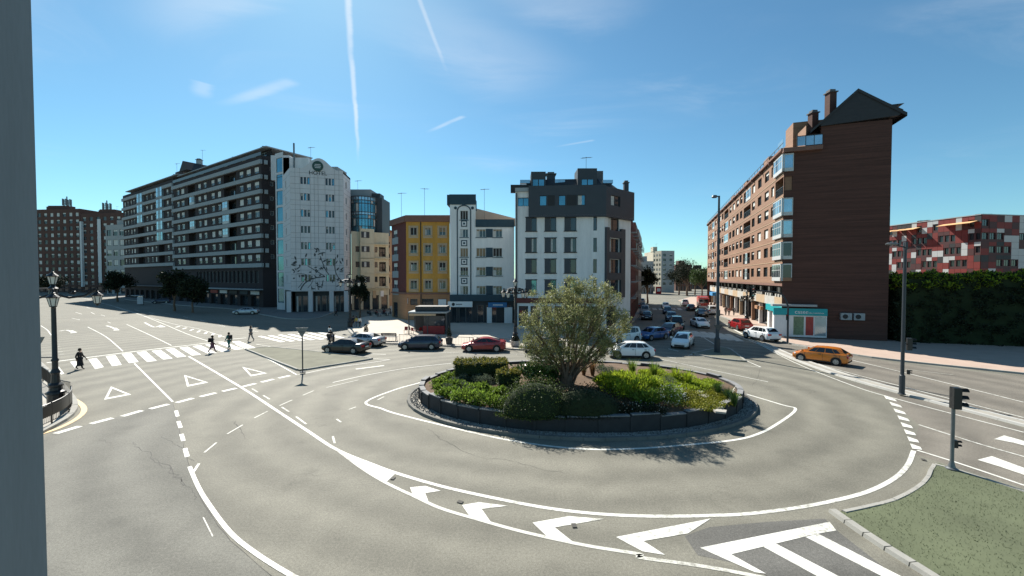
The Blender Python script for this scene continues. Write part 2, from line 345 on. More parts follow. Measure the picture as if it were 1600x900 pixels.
# zebra crossing over the left approach
for tl, tr_, br, bl in (((278, 256), (335, 248), (350, 290), (320, 310)), ((437, 232), (512, 222), (575, 302), (498, 320))):
    mark('zebra_stripe', crop(60, 520, .1778, [tl, tr_, br, bl]))
mark('zebra_stripe', crop(60, 520, .1778, [(120, 288), (165, 280), (228, 360), (200, 368)]))
for i, (tl, bl) in enumerate((((495, 470), (525, 517)), ((570, 460), (605, 503)), ((640, 452), (690, 497)), ((710, 445), (765, 486)), ((775, 437), (830, 476)), ((840, 430), (900, 467)), ((902, 423), (975, 459)), ((960, 416), (1040, 450)), ((1020, 408), (1100, 440)), ((1085, 402), (1160, 434)))):
    w0, w1 = 46 - i * 1.2, 46 - i * 0.6
    mark('zebra_stripe', crop(0, 400, 1 / 3, [tl, (tl[0] + w0, tl[1] - 6 + i * .3), (bl[0] + w1, bl[1] - 6 + i * .3), bl]))
for k in range(9):
    x0, y0 = 362 + k * 15.5, 527.5 - k * 1.0
    if k < 2: continue
    mark('zebra_stripe', [(x0 + 9, y0), (x0 + 16, y0 - .5), (x0 + 53, y0 + 8.4), (x0 + 45, y0 + 9.2)])
line('stop_line', [(73, 567), (150, 557), (230, 547), (300, 539), (352, 533)], 0.4)
line('stop_line', [(352, 531), (385, 528)], 0.3)
line('lane_line', [(137, 511), (165, 526), (192, 549)], 0.16); line('lane_line', [(198, 507), (235, 524), (268, 540)], 0.16)
line('lane_line', [(64, 509), (74, 516), (80, 524)], 0.16)
line('edge_line', [(120, 463), (190, 482), (240, 500), (290, 521), (325, 533)], 0.16); line('edge_line', [(180, 480), (258, 503), (310, 514), (352, 527)], 0.14)
for k in range(7):
    x, y = 281 + k * 10.5, 509.8 + k * 2.3
    line('hatch_bar', [(x, y), (x - 7 + k, y + 1.9 + k * .25)], 0.32, 'road_white', sm=2)
line('edge_line', [(368, 538), (420, 562), (464, 586)], 0.16); line('edge_line', [(466, 586), (520, 575), (578, 567), (610, 562)], 0.16); line('edge_line', [(400, 538), (480, 551), (540, 558), (608, 562)], 0.14)
for px in (((112, 497), (125, 500)), ((118, 488), (128, 491)), ((142, 488), (148, 491)), ((158, 492), (164, 494)), ((168, 503), (173, 505)), ((135, 480), (141, 482)), ((210, 484), (218, 486)), ((232, 488), (240, 490)), ((258, 490), (266, 491)), ((286, 495), (294, 496.5)), ((312, 500), (320, 502)), ((340, 508), (352, 510)), ((395, 517), (404, 519))):
    line('lane_dash', px, 0.16)
def arrow(pts, wd, head):
    line('lane_arrow', pts, wd); mark('lane_arrow', head)
arrow([(93, 517.5), (104, 516), (113, 519)], 0.3, [(110, 521), (121, 519.5), (112, 516)]); arrow([(166, 509), (173, 511), (180, 514)], 0.3, [(177, 516.5), (187, 516), (181, 512)]); arrow([(226, 504), (240, 511), (250, 509)], 0.3, [(248, 511.5), (259, 511), (250, 507.5)])
for k in range(8): line('hatch_bar', [(82 - k * .2 + k * 1.6, 526 + k * 4), (87 + k * 1.8, 525.5 + k * 4)], 0.2, sm=2)
# lanes round the far side and to the right street
line('lane_line', [(520, 598), (570, 587), (640, 575), (705, 568)], 0.16); line('lane_line', [(510, 606), (560, 594)], 0.12, 'road_worn')
line('lane_dash', [(556, 577), (600, 571.5)], 0.3); line('lane_line', [(590, 547), (640, 548), (720, 552), (820, 554)], 0.14, 'road_worn'); line('lane_dash', [(575, 553), (603, 554)], 0.2)
line('lane_dash', [(683, 586), (706, 581)], 0.34); mark('gore_wedge', [(694, 584), (712, 577), (712, 583)])
line('lane_line', [(1035, 562), (1100, 576), (1200, 597)], 0.14); line('lane_line', [(1100, 528), (1141, 552), (1189, 574)], 0.16)
line('lane_line', [(1163, 572), (1188, 574)], 0.14, 'road_worn'); line('lane_line', [(1075, 556), (1104, 546)], 0.14, 'road_worn')
line('edge_line', [(1150, 524), (1185, 538), (1240, 566), (1330, 602), (1402, 624), (1600, 676)], 0.16); line('edge_line', [(1165, 528), (1240, 555), (1300, 575.5), (1440, 612), (1600, 653)], 0.16)
for a, b in (((1042, 558), (1056, 560)), ((1044, 545), (1060, 549)), ((1098, 557), (1112, 559))): line('lane_dash', [a, b], 0.2)
for k in range(6): mark('zebra_stripe', [(1066 + k * 13, 516 + k * 1.2), (1075 + k * 13, 516 + k * 1.2), (1096 + k * 13.5, 526 + k * 1.5), (1083 + k * 13.5, 526 + k * 1.5)], 'road_worn')
for k in range(5): mark('zebra_stripe', [(1019 + k * 9.5, 481.5), (1025 + k * 9.5, 481.5), (1027 + k * 10, 484.5), (1020 + k * 10, 484.5)], 'road_worn')
for a, b in (((1100, 498), (1112, 500)), ((1125, 505), (1140, 508)), ((1147, 515), (1160, 522))): line('lane_dash', [a, b], 0.3)
line('edge_line', [(1327, 562), (1411, 582), (1500, 604), (1600, 629)], 0.16)
line('lane_line', [(1435.5, 664), (1520, 691), (1600, 714), (1660, 731)], 0.16); line('edge_line', [(1433, 704), (1500, 725), (1600, 759), (1640, 774)], 0.18)
line('lane_line', [(1411, 577), (1490, 586)], 0.12, 'road_worn')
mark('lane_arrow', crop(1300, 360, .4444, [(570, 735), (605, 722), (690, 746), (690, 762), (640, 748)])); mark('lane_arrow', crop(1300, 360, .4444, [(512, 808), (562, 795), (690, 842), (690, 866), (590, 832)]))
for k in range(8):
    t = k / 7; x0 = 1381 + 41 * (t ** .8); y0 = 621 + 76 * t ** 1.05
    mark('give_way_dash', [(x0, y0 - 2.5 - t), (x0 + 17 - t, y0 + 3 - t), (x0 + 21 - t * 2, y0 + 7 - t * .5), (x0 + 3.5, y0 + 2.5 + t * 2)])
# cracks and tar seams
M('tar', (0.06, 0.057, 0.05), 0.8, 0.3)
def crack(px, wd=0.035, jit=0.09, mat='tar'):
    L0 = smooth_line(GP(px), 5); L1 = [p + Vector((rnd.uniform(-jit, jit), rnd.uniform(-jit, jit), 0)) for p in L0]
    m = MB(); n = len(L1); ws = [wd * .6 * rnd.uniform(.2, 1.2) for _ in L1]; ws[0] = ws[-1] = 0.004
    t = [(L1[min(i + 1, n - 1)] - L1[max(i - 1, 0)]).normalized() for i in range(n)]
    m.add([(p.x + q.y * s / 2, p.y - q.x * s / 2, .006) for p, q, s in zip(L1, t, ws)] + [(p.x - q.y * s / 2, p.y + q.x * s / 2, .006) for p, q, s in zip(L1, t, ws)], [(i, i + 1, n + i + 1, n + i) for i in range(n - 1)])
    return m.build('road_crack', mat, road)
crack(crop(40, 460, 1 / 3, [(500, 695), (520, 712), (600, 765), (625, 800), (680, 830), (710, 855), (745, 900)]), 0.07)
crack(crop(40, 460, 1 / 3, [(645, 662), (690, 700), (740, 725), (790, 785)]), 0.06); crack(crop(40, 700, .375, [(540, 40), (620, 105), (660, 150), (690, 185), (705, 220)]), 0.05)
crack(crop(40, 460, 1 / 3, [(345, 680), (375, 690), (405, 708)]), 0.04); crack(crop(40, 460, 1 / 3, [(970, 595), (1005, 625), (1040, 680)]), 0.08)
crack(crop(620, 540, .1875, [(260, 690), (330, 750), (400, 800), (500, 850)]), 0.03); crack(crop(520, 680, .375, [(430, 0), (500, 45), (620, 95), (740, 105), (860, 140), (980, 160)]), 0.03)
crack(crop(900, 540, .1875, [(1540, 190), (1500, 280), (1470, 370)]), 0.03)
# drain covers
for x, y in ((614, 748), (719, 785), (897, 822), (1443, 719)):
    p = G(x, y); o = MB().box(-.1, -.07, 0, .1, .07, .01).build('drain_cover', 'tar', road, (p.x, p.y, .02), x)
# surface courses of different age
mark('asphalt_course', [(88, 676), (180, 652), (270, 629), (278, 660), (288, 700), (298, 735), (320, 790), (360, 845), (440, 915), (-200, 915), (-200, 750)], 'asphalt_old', 0.003)
mark('asphalt_course', [(1290, 588), (1380, 616), (1436, 664), (1424, 708), (1600, 762), (1700, 795), (1700, 700), (1500, 640)], 'asphalt_warm', 0.0034)
mark('asphalt_course', [(1180, 505), (1250, 543), (1400, 567), (1600, 589), (1800, 612), (1800, 712), (1600, 660), (1400, 606), (1280, 570), (1190, 536)], 'asphalt_warm', 0.0038)
crack([(270, 629), (278, 660), (288, 700), (298, 735), (320, 790), (360, 845), (440, 915)], 0.05, 0.03)
# kerbed pavements: slab with separate kerb stones along the visible edge
M('pavement', (0.36, 0.335, 0.29), 0.9, 0.14, 0.7, 18, bump=0.15); M('pavement_pink', (0.40, 0.30, 0.24), 0.9, 0.14, 0.7, 18, bump=0.15); M('plaza_stone', (0.46, 0.41, 0.34), 0.9, 0.1, 0.5, 14)
def kerb_stones(parent, ln, w=0.28, z1=0.15, step=1.0, mat='kerb_stone', z0=0.0):
    acc = 0; last = ln[0]; segs = []
    pts = [ln[0]]
    for a, b in zip(ln, ln[1:]):
        d = (b - a).length
        while acc + d >= step:
            t = (step - acc) / d; a = a + (b - a) * t; pts.append(a.copy()); d = (b - a).length; acc = 0
        acc += d
    if len(pts) > 300: pts = pts[:300]
    cache = {}
    for a, b in zip(pts, pts[1:]):
        d = b - a; Lk = round(d.length, 1); kk = (Lk, rnd.randrange(3))
        if kk not in cache:
            h = z1 + (kk[1] - 1) * .006
            cache[kk] = MB().add([(0.006, -w / 2, z0), (Lk - .006, -w / 2, z0), (Lk - .006, w / 2, z0), (.006, w / 2, z0), (.006, -w / 2 + .03, h), (Lk - .006, -w / 2 + .03, h), (Lk - .006, w / 2 - .01, h), (.006, w / 2 - .01, h)],
                                 [(0, 3, 2, 1), (4, 5, 6, 7), (0, 1, 5, 4), (1, 2, 6, 5), (2, 3, 7, 6), (3, 0, 4, 7)]).mesh('kerb_stone', mat)
        obj('kerb_stone', cache[kk], parent, (a.x, a.y, 0), math.atan2(d.y, d.x))
def pave(name, pts, edge, mat, z=0.13, step=1.0):
    o = tag(MB().prism([(p.x, p.y) for p in pts], -0.2, z).build(name, mat), kind='structure')
    if edge: kerb_stones(o, edge, z1=z + .015, step=step)
    return o
V2 = lambda x, y: Vector((x, y, 0))
rf = smooth_line(GP([(1060, 470), (1085, 480), (1125, 494), (1170, 510), (1215, 531), (1250, 541), (1320, 553), (1400, 564), (1600, 585), (1900, 617)]), 5)
pave('pavement_right', rf + [V2(140, 40), V2(140, 160), V2(70, 160)], rf[6:], 'pavement_pink')
pf = smooth_line(GP([(612, 486), (565, 497), (546, 508), (549, 521), (580, 535.5), (640, 538.5), (700, 541.5), (780, 545), (828, 547), (870, 537), (930, 522), (975, 510), (996, 495), (1003, 480)]), 5)
pave('plaza_pavement', pf + [V2(38, 150), V2(-40, 150), V2(-34, 112)], pf, 'plaza_stone')
hf = smooth_line(GP([(195, 468), (280, 477), (360, 483), (415, 493), (450, 498.5), (492, 498), (516, 490), (545, 478), (560, 470)]), 5)
M('pavement_shaded', (0.15, 0.145, 0.135), 0.9, 0.2, 0.7, 18)  # darker copy of the pavement, building shade put into its colour
pave('pavement_left', hf + [V2(-60, 150), V2(-140, 175), V2(-190, 190)], hf, 'pavement_shaded')
M('island_turf', (0.155, 0.152, 0.112), 0.95, 0.3, 0.7, 24, bump=0.4)
def island(name, px, step=1.0):
    P = GP(px); o = tag(MB().prism([(p.x, p.y) for p in P], -.1, .1).build(name, 'island_turf'), kind='structure')
    ln = []
    for a, b in zip(P, P[1:] + P[:1]): ln += [a + (b - a) * k / 6 for k in range(6)]
    kerb_stones(o, ln + [P[0]], w=.2, z1=.13, step=step)
island('traffic_island_left', [(384, 546.5), (468, 580), (530, 570), (583, 561.5), (500, 551), (420, 543)])
island('traffic_island_right', [(1082, 553.5), (1128, 543), (1141, 546), (1166, 566), (1120, 561)])
M('median_fill', (0.30, 0.28, 0.24), 0.9, 0.2, 1, 20)
ma = smooth_line(GP([(1195, 537), (1250, 561), (1330, 589), (1420, 614), (1500, 635), (1600, 660.5), (1720, 691)]), 4); mb_ = offset(ma, -0.75)
med = tag(MB().prism([(p.x, p.y) for p in ma + mb_[::-1]], -.1, .09).build('median_strip', 'median_fill'), kind='structure')
kerb_stones(med, mb_, .2, .13, 1.6, 'concrete'); kerb_stones(med, ma, .2, .13, 1.6, 'concrete')
# pavement corner at the left, with yellow kerb line
lp = smooth_line(GP([(52, 560), (85, 590), (112, 622), (117, 637), (108, 652), (82, 668), (40, 690)]), 5)
pave('pavement_corner', lp + [V2(-40, 15), V2(-46, 36)], lp, 'pavement')
line('yellow_kerb_line', [(108, 620), (127, 632), (131, 643), (118, 656), (90, 670), (60, 680)], 0.28, 'road_yellow')
# grass verge bottom right
M('verge_grass', (0.098, 0.112, 0.062), 0.95, 0.35, 0.3, 60, bump=0.15); M('grass_blade', (0.10, 0.115, 0.062), 0.8, 0.4, 0.5, 0, island=0.5, trans=0.25)
ve = smooth_line(GP([(1319, 803), (1365, 793), (1405, 781), (1446, 755), (1462, 727), (1495, 737), (1600, 771), (1760, 825)]), 4)
vk = smooth_line(GP([(1300, 800), (1345, 832), (1400, 868), (1450, 899), (1520, 945)]), 4)
vp = ve + [V2(16, 6.5), V2(10.5, 7.5)] + vk[::-1]
verge = tag(MB().prism([(p.x, p.y) for p in vp], -.1, .07).build('grass_verge', 'verge_grass'), kind='structure')
kerb_stones(verge, vk, .26, .11, .62, 'kerb_stone'); kerb_stones(verge, ve, .16, .09, .8)
def inside(p, poly):
    c = False; n = len(poly)
    for i in range(n):
        a, b = poly[i], poly[i - 1]
        if (a.y > p[1]) != (b.y > p[1]) and p[0] < (b.x - a.x) * (p[1] - a.y) / (b.y - a.y) + a.x: c = not c
    return c
gm = MB()
for k in range(30000):
    p = (rnd.uniform(8, 26), rnd.uniform(6.5, 17.5))
    if not inside(p, vp): continue
    h = rnd.uniform(.01, .06); a = rnd.uniform(0, 6.28); wv = .01; dx, dy = math.cos(a) * wv, math.sin(a) * wv; lx, ly = rnd.uniform(-.04, .04), rnd.uniform(-.04, .04)
    gm.add([(p[0] - dx, p[1] - dy, .065), (p[0] + dx, p[1] + dy, .065), (p[0] + lx, p[1] + ly, .07 + h)], [(0, 1, 2)])
tag(gm.build('grass', 'grass_blade'), 'short worn grass on the corner verge beside the roundabout', 'grass', kind='stuff')

# ------------------------------------------------------------------ foliage helpers
def leaf_mesh(name, mat, clumps, n, ln, wd, shell=0.45, up=0.3, seed=1, cut=None):
    g = np.random.default_rng(seed); cl = np.array([c[0] for c in clumps], float).reshape(-1, 3); rd = np.array([c[1] if hasattr(c[1], '__len__') else (c[1],) * 3 for c in clumps], float)
    wt = rd.prod(1) ** 0.67; idx = g.choice(len(cl), n, p=wt / wt.sum())
    d = g.normal(size=(n, 3)); d /= np.linalg.norm(d, axis=1)[:, None]
    r = shell + (1 - shell) * g.random(n) ** 0.6; r *= 1 + 0.13 * g.normal(size=n).clip(-2, 2)
    p = cl[idx] + d * rd[idx] * r[:, None]
    if cut is not None: p[:, 2] = np.maximum(p[:, 2], cut + g.random(n) * .05)
    a = d * 0.5 + g.normal(size=(n, 3)) * 0.8; a[:, 2] += up; a /= np.linalg.norm(a, axis=1)[:, None]
    b = np.cross(a, g.normal(size=(n, 3))); b /= np.linalg.norm(b, axis=1)[:, None] + 1e-9
    s = (0.6 + 0.8 * g.random(n))[:, None]
    v = np.empty((n, 4, 3)); v[:, 0] = p; v[:, 1] = p + a * ln * s * .5 + b * wd * s * .5; v[:, 2] = p + a * ln * s; v[:, 3] = p + a * ln * s * .5 - b * wd * s * .5
    m = bpy.data.meshes.new(name); m.vertices.add(n * 4); m.vertices.foreach_set('co', v.ravel().astype('f4'))
    m.loops.add(n * 4); m.loops.foreach_set('vertex_index', np.arange(n * 4, dtype='i4')); m.polygons.add(n)
    m.polygons.foreach_set('loop_start', np.arange(0, n * 4, 4, dtype='i4'))
    m.update(calc_edges=True); m.validate(); m.materials.append(MATS[mat]); return m
def leafmat(name, col, var=0.45, trans=0.3, rough=0.6): return M(name, col, rough, var, 1.4, 0, island=0.55, trans=trans, spec=0.3)
leafmat('olive_leaf', (0.215, 0.225, 0.095), 0.55, 0.45, 0.45); leafmat('hedge_leaf', (0.06, 0.085, 0.02), 0.5, 0.3); leafmat('hedge_sun_tint', (0.22, 0.19, 0.03), 0.5, 0.35)  # gold tone is sunlight put into the leaf colour of clipped tops
leafmat('lavender_leaf', (0.10, 0.125, 0.08)); leafmat('bright_leaf', (0.14, 0.21, 0.03), 0.5, 0.45); leafmat('dark_leaf', (0.014, 0.021, 0.008), 0.5, 0.05, 0.8); leafmat('lime_leaf', (0.25, 0.32, 0.025), 0.4, 0.5)  # near-black leaf colour lowered to stand in for deep shade
leafmat('glossy_leaf', (0.05, 0.1, 0.025), 0.4, 0.2, 0.3); leafmat('dry_blade', (0.24, 0.14, 0.07), 0.4, 0.4); leafmat('moss', (0.22, 0.22, 0.025), 0.4, 0.2); leafmat('white_petal', (0.6, 0.6, 0.52), 0.2, 0.3); leafmat('tree_leaf', (0.05, 0.08, 0.022), 0.5, 0.3)
M('bark', (0.16, 0.105, 0.07), 0.95, 0.35, 5, 30, bump=0.6); M('soil', (0.11, 0.07, 0.042), 0.95, 0.35, 1.2, 20, bump=0.6); M('core_dark', (0.02, 0.03, 0.01), 1, 0.3)
M('wall_block', (0.035, 0.035, 0.037), 0.85, 0.3, 2, 30, bump=0.4); M('gravel', (0.22, 0.218, 0.205), 0.9, 0.5, 2, 30, island=0.6); M('slab', (0.36, 0.34, 0.3), 0.9, 0.15)

# ------------------------------------------------------------------ roundabout island
RC = V2(4.15, 26.1)
def ell(a, b, n=90, c=RC): return [c + V2(a * math.cos(2 * math.pi * k / n), b * math.sin(2 * math.pi * k / n)) for k in range(n)]
isl = tag(MB().prism([(p.x, p.y) for p in ell(10.6, 7.35)], -.1, .1).build('roundabout_island', 'median_fill'), kind='structure')
M('kerb_dark', (0.15, 0.145, 0.13), 0.9, 0.25, 1.2, 30, bump=0.3); e0 = ell(10.65, 7.4, 180); kerb_stones(isl, e0 + [e0[0]], .2, .15, 1.0, 'kerb_dark')
gv = MB(); g = random.Random(3)
for k in range(5200):
    a = g.uniform(0, 6.283); t = g.random(); ra, rb = 10.05 + .5 * t, 6.78 + .52 * t; s = g.uniform(.025, .06)
    x, y = RC.x + ra * math.cos(a), RC.y + rb * math.sin(a); o = g.uniform(0, 3)
    gv.add([(x + s * math.cos(o), y + s * math.sin(o), .09), (x + s * math.cos(o + 2.1), y + s * math.sin(o + 2.1), .09), (x + s * math.cos(o + 4.2), y + s * math.sin(o + 4.2), .09), (x, y, .1 + s * 1.1)], [(0, 1, 3), (1, 2, 3), (2, 0, 3)])
tag(gv.build('gravel', 'gravel'), 'pale pebbles between the roundabout kerb and its block wall', 'gravel', kind='stuff')
# block retaining wall
wall = thing('planter_wall', 'low dark block wall round the planted roundabout bed', 'wall', (RC.x, RC.y, .1))
M('cap_stone', (0.2, 0.2, 0.2), 0.85, 0.25, 2, 30, bump=0.3)
nb = 40; we = ell(9.85, 6.6, nb, V2(0, 0))
for k in range(nb):
    a, b = we[k], we[(k + 1) % nb]; d = b - a; h = .72 + .06 * math.sin(k * 1.7) + (.05 if k % 2 else 0)
    o = MB().box(.01, -.14, 0, d.length - .01, .14, h).build('wall_block', 'wall_block', wall, (a.x, a.y, 0), math.atan2(d.y, d.x))
    MB().box(.05, -.155, h + .002, d.length - .05, .15, h + .05).build('cap_stone', 'cap_stone', o)
    MB().box(-.05, -.19, 0, .07, -.142, h - .05).build('joint_post', 'wall_block', o)
def bedz(x, y):
    u = math.hypot((x - RC.x) / 9.75, (y - RC.y) / 6.5)
    return .74 + .5 * max(0, 1 - u * u) + .05 * math.sin(x * 2.1) * math.cos(y * 1.7)
bm_ = MB(); NR, NA = 14, 72; vs = [(RC.x, RC.y, bedz(RC.x, RC.y))]
for i in range(1, NR + 1):
    for k in range(NA):
        x = RC.x + 9.75 * i / NR * math.cos(2 * math.pi * k / NA); y = RC.y + 6.5 * i / NR * math.sin(2 * math.pi * k / NA); vs.append((x, y, bedz(x, y) + rnd.uniform(-.02, .02)))
fs = [(0, 1 + k, 1 + (k + 1) % NA) for k in range(NA)]
for i in range(NR - 1):
    for k in range(NA): fs.append((1 + i * NA + k, 1 + (i + 1) * NA + k, 1 + (i + 1) * NA + (k + 1) % NA, 1 + i * NA + (k + 1) % NA))
tag(bm_.add(vs, fs).build('planting_bed', 'soil', smooth=60), kind='structure')
def bed(x, y):                                # bed surface seen at a photo position
    p = G(x, y, .8)
    for _ in range(4): p = G(x, y, bedz(p.x, p.y))
    return p
def plant(name, label, cat, px, rad, mat, n, ln, wd, up=0.4, stems=True, group=None, parts=None, shell=.35):
    p = bed(*px); t = thing(name, label, cat, p, 0, group); rx, ry, rz = rad; g = random.Random(int(px[0] * 7 + px[1]))
    cl = [((g.uniform(-.6, .6) * rx, g.uniform(-.6, .6) * ry, rz * g.uniform(.4, .75)), (rx * g.uniform(.3, .5), ry * g.uniform(.3, .5), rz * g.uniform(.3, .45))) for _ in range(7)] + [((0, 0, rz * .5), (rx * .8, ry * .8, rz * .5))]
    obj('foliage', leaf_mesh('foliage', mat, cl, n, ln, wd, shell, up, int(px[0]), 0.0), t)
    if stems:
        m = MB()
        for k in range(5): m.tube([(g.uniform(-.2, .2) * rx, g.uniform(-.2, .2) * ry, -.1), (g.uniform(-.5, .5) * rx, g.uniform(-.5, .5) * ry, rz * .7)], [.03, .012], 4)
        m.build('stems', 'bark', t)
    if parts: tag(obj(parts[0], leaf_mesh(parts[0], parts[1], [((0, 0, rz * .6), (rx, ry, rz * .6))], parts[2], parts[3], parts[3], .7, .5, 5), t), kind='stuff')
    return t
def hedge(name, label, px, size, rz, mat, n, ln=.09, wd=.05, core='core_dark', top=None, jit=.04, group=None):
    p = bed(*px) if isinstance(px, tuple) else px
    t = thing(name, label, 'hedge', p, rz, group); L, D, Hh = size; g = np.random.default_rng(int(L * 100 + D * 10))
    m = MB().box(-L / 2 + .06, -D / 2 + .06, -.2, L / 2 - .06, D / 2 - .06, Hh - .08)
    m.build('branches', core, t)
    cl = []; st = max(.22, min(L, D, Hh) / 4); 
    for i in range(max(2, int(L / st)) + 1):
        for j in range(max(2, int(D / st)) + 1):
            for k in range(max(2, int(Hh / st)) + 1):
                ni, nj, nk = max(2, int(L / st)), max(2, int(D / st)), max(2, int(Hh / st))
                if not (i in (0, ni) or j in (0, nj) or k == nk): continue
                cl.append((((i / ni - .5) * (L - .2) + g.normal() * jit, (j / nj - .5) * (D - .2) + g.normal() * jit, k / nk * (Hh - .12) + g.normal() * jit), st * .55))
    obj('foliage', leaf_mesh('foliage', mat, cl, n, ln, wd, .2, .3, int(L * 77)), t)
    if top: obj('lit_tint_top', leaf_mesh('lit_tint_top', top, [c for c in cl if c[0][2] > Hh * .85], n // 3, ln, wd, .3, .6, 9), t)  # top leaves recoloured, sunlight painted in
    return t
hedge('clipped_hedge', 'dark box hedge with clipped flat top coloured as sunlit left of the olive tree', (752, 590), (3.3, 1.6, 1.15), .05, 'hedge_leaf', 9000, top='hedge_sun_tint')
hedge('clipped_hedge', 'small stepped clipped hedge between the box hedge and glossy shrub', (794, 603), (1.3, 1.2, .95), .1, 'hedge_leaf', 4200, top='hedge_sun_tint')
plant('laurel_shrub', 'glossy broad-leaved green shrub beside the olive trunk', 'shrub', (842, 597), (1.6, 1.0, 1.15), 'glossy_leaf', 2600, .2, .09)
for i, (x, y, s, lb) in enumerate(((699, 613, .42, 'leftmost grey-green lavender mound by the block wall'), (709, 604, .45, 'lavender mound second from the left end of the bed'), (712, 617, .36, 'small lavender mound low against the left block wall'), (724, 600, .5, 'lavender mound in front of the left end of the box hedge'), (727, 610, .42, 'lavender mound in the middle of the left clump'), (744, 603, .45, 'lavender mound right below the box hedge centre'), (746, 597, .38, 'small lavender mound tight under the box hedge'), (763, 602, .5, 'rightmost round lavender mound below the stepped hedge'))):
    plant('lavender_bush', lb, 'shrub', (x, y), (s, s * .8, s * 1.15), 'lavender_leaf', 900, .1, .025, .7, False, 'lavender mounds left of the tree', shell=.6)
for i, (x, y, s, lb) in enumerate(((700, 622, .7, 'bright leafy perennial at the far left of the green clump'), (725, 628, .8, 'bright leafy perennial left of centre along the block wall'), (752, 632, .85, 'bright leafy perennial right of centre along the block wall'), (745, 617, .75, 'bright leafy perennial behind the front row'), (775, 636, .7, 'bright leafy perennial touching the dark round hedge'), (712, 608, .6, 'bright leafy perennial among the lavender mounds'), (775, 620, .6, 'bright leafy perennial under the stepped hedge'), (690, 611, .5, 'bright leafy perennial at the left tip of the bed'), (704, 596, .6, 'bright leafy perennial at the back left before the box hedge'), (684, 603, .5, 'bright leafy perennial against the left back wall'))):
    plant('leafy_perennial', lb, 'plant', (x, y), (s * 1.15, s * .8, s * .8), 'bright_leaf', 1100, .17, .06, .6, False, 'bright perennials along the left wall')
def mound(name, label, px, rad, mat, n, ln=.08, wd=.045, core='core_dark'):
    p = bed(*px); t = thing(name, label, 'hedge', p); g = random.Random(5); rx, ry, rz = rad
    m = MB().lathe([(.05, -.1)] + [(.93 * math.cos(a), .93 * math.sin(a)) for a in [k * .15 for k in range(10)]] + [(.02, .93)], (0, 0, 0), 20)
    m.v = [(x * rx, y * ry, z * rz) for x, y, z in m.v]; m.build('branches', core, t, smooth=60)
    obj('foliage', leaf_mesh('foliage', mat, [((0, 0, 0), (rx, ry, rz))], n, ln, wd, .93, .2, 4, 0), t)
mound('rounded_hedge', 'large dark rounded clipped hedge at the front of the bed', (836, 645), (1.75, 1.0, 1.6), 'hedge_leaf', 11000)
mound('rounded_hedge', 'long low dark clipped hedge right of the large rounded one', (915, 645), (1.9, .9, 1.25), 'dark_leaf', 8000)
for x, y, s, lb in ((985, 622, 1.15, 'yellow-green leafy clump left of the white flowers'), (1015, 612, 1.2, 'yellow-green leafy clump above the white flowers'), (975, 600, .95, 'yellow-green leafy clump nearest to the olive trunk'), (1010, 632, 1.0, 'yellow-green leafy clump at the front above the wall'), (945, 604, .8, 'low yellow-green clump in front of the dry grass'), (1040, 622, .9, 'yellow-green clump right beside the white flowers'), (962, 612, 1.0, 'green clump behind the long low hedge')):
    plant('daylily_clump', lb, 'plant', (x, y), (s, s * .75, s * .7), 'lime_leaf' if y < 625 else 'bright_leaf', 1500, .24, .05, .9, False, 'yellow-green clumps right of the tree')
for x, y, s, lb in ((948, 585, .5, 'grey santolina ball behind the olive trunk to the right'), (958, 592, .6, 'grey santolina ball in front of its twin beside the trunk'), (1042, 607, .65, 'grey santolina ball left of the moss patch'), (938, 581, .4, 'smallest grey santolina ball behind the trunk')):
    plant('santolina_ball', lb, 'shrub', (x, y), (s, s * .85, s), 'lavender_leaf', 1300, .07, .025, .4, False, 'grey santolina balls', shell=.75)
def tuft(name, label, px, h, n, mat, spread=.35, group=None):
    p = bed(*px); t = thing(name, label, 'grass', p, 0, group); m = MB(); g = random.Random(int(px[0]))
    for k in range(n):
        a = g.uniform(0, 6.28); l = h * g.uniform(.6, 1.15); o = g.uniform(.2, 1) * spread; c, s = math.cos(a), math.sin(a); b = (c * .1 * g.random(), s * .1 * g.random()); w_ = .014
        q = [(b[0], b[1], 0), (b[0] + c * o * .4, b[1] + s * o * .4, l * .65), (b[0] + c * o, b[1] + s * o, l)]
        m.add([(q[0][0] - s * w_, q[0][1] + c * w_, -.03), (q[0][0] + s * w_, q[0][1] - c * w_, -.03), (q[1][0] + s * w_, q[1][1] - c * w_, q[1][2]), (q[1][0] - s * w_, q[1][1] + c * w_, q[1][2]), q[2]], [(0, 1, 2, 3), (3, 2, 4)])
    m.build('blades', mat, t); MB().lathe([(.1, -.05), (.07, .05), (.02, .1)], seg=7).build('crown', 'soil', t)
for x, y, lb in ((988, 586, 'upright green grass tuft at the back behind the lime clumps'), (1022, 590, 'tall grass tuft with reddish tips at the back of the bed'), (1056, 598, 'lime grass tuft second from the right at the back'), (1075, 604, 'lime grass tuft furthest right along the back edge')):
    tuft('grass_tuft', lb, (x, y), 1.0, 150, 'lime_leaf' if x > 1040 else 'bright_leaf', .55, 'green grass tufts at the back of the bed')
for x, y, lb in ((912, 586, 'dry reddish grass tuft just right of the olive trunk'), (926, 587, 'dry reddish grass tuft further right of the olive trunk')): tuft('grass_tuft', lb, (x, y), 1.1, 140, 'dry_blade', .5, 'dry grass tufts')
for x, y, lb in ((1122, 618, 'dark spiky tuft near the right end of the bed, left one'), (1137, 626, 'dark spiky tuft near the right end of the bed, middle one'), (1147, 634, 'dark spiky tuft at the right tip of the bed')): tuft('grass_tuft', lb, (x, y), .75, 120, 'glossy_leaf', .5, 'dark spiky tufts')
plant('flowering_shrub', 'white flowering shrub between lime clumps and mossy ground cover', 'shrub', (1048, 634), (.8, .6, .95), 'bright_leaf', 1300, .12, .05, parts=('flowers', 'white_petal', 260, .06))
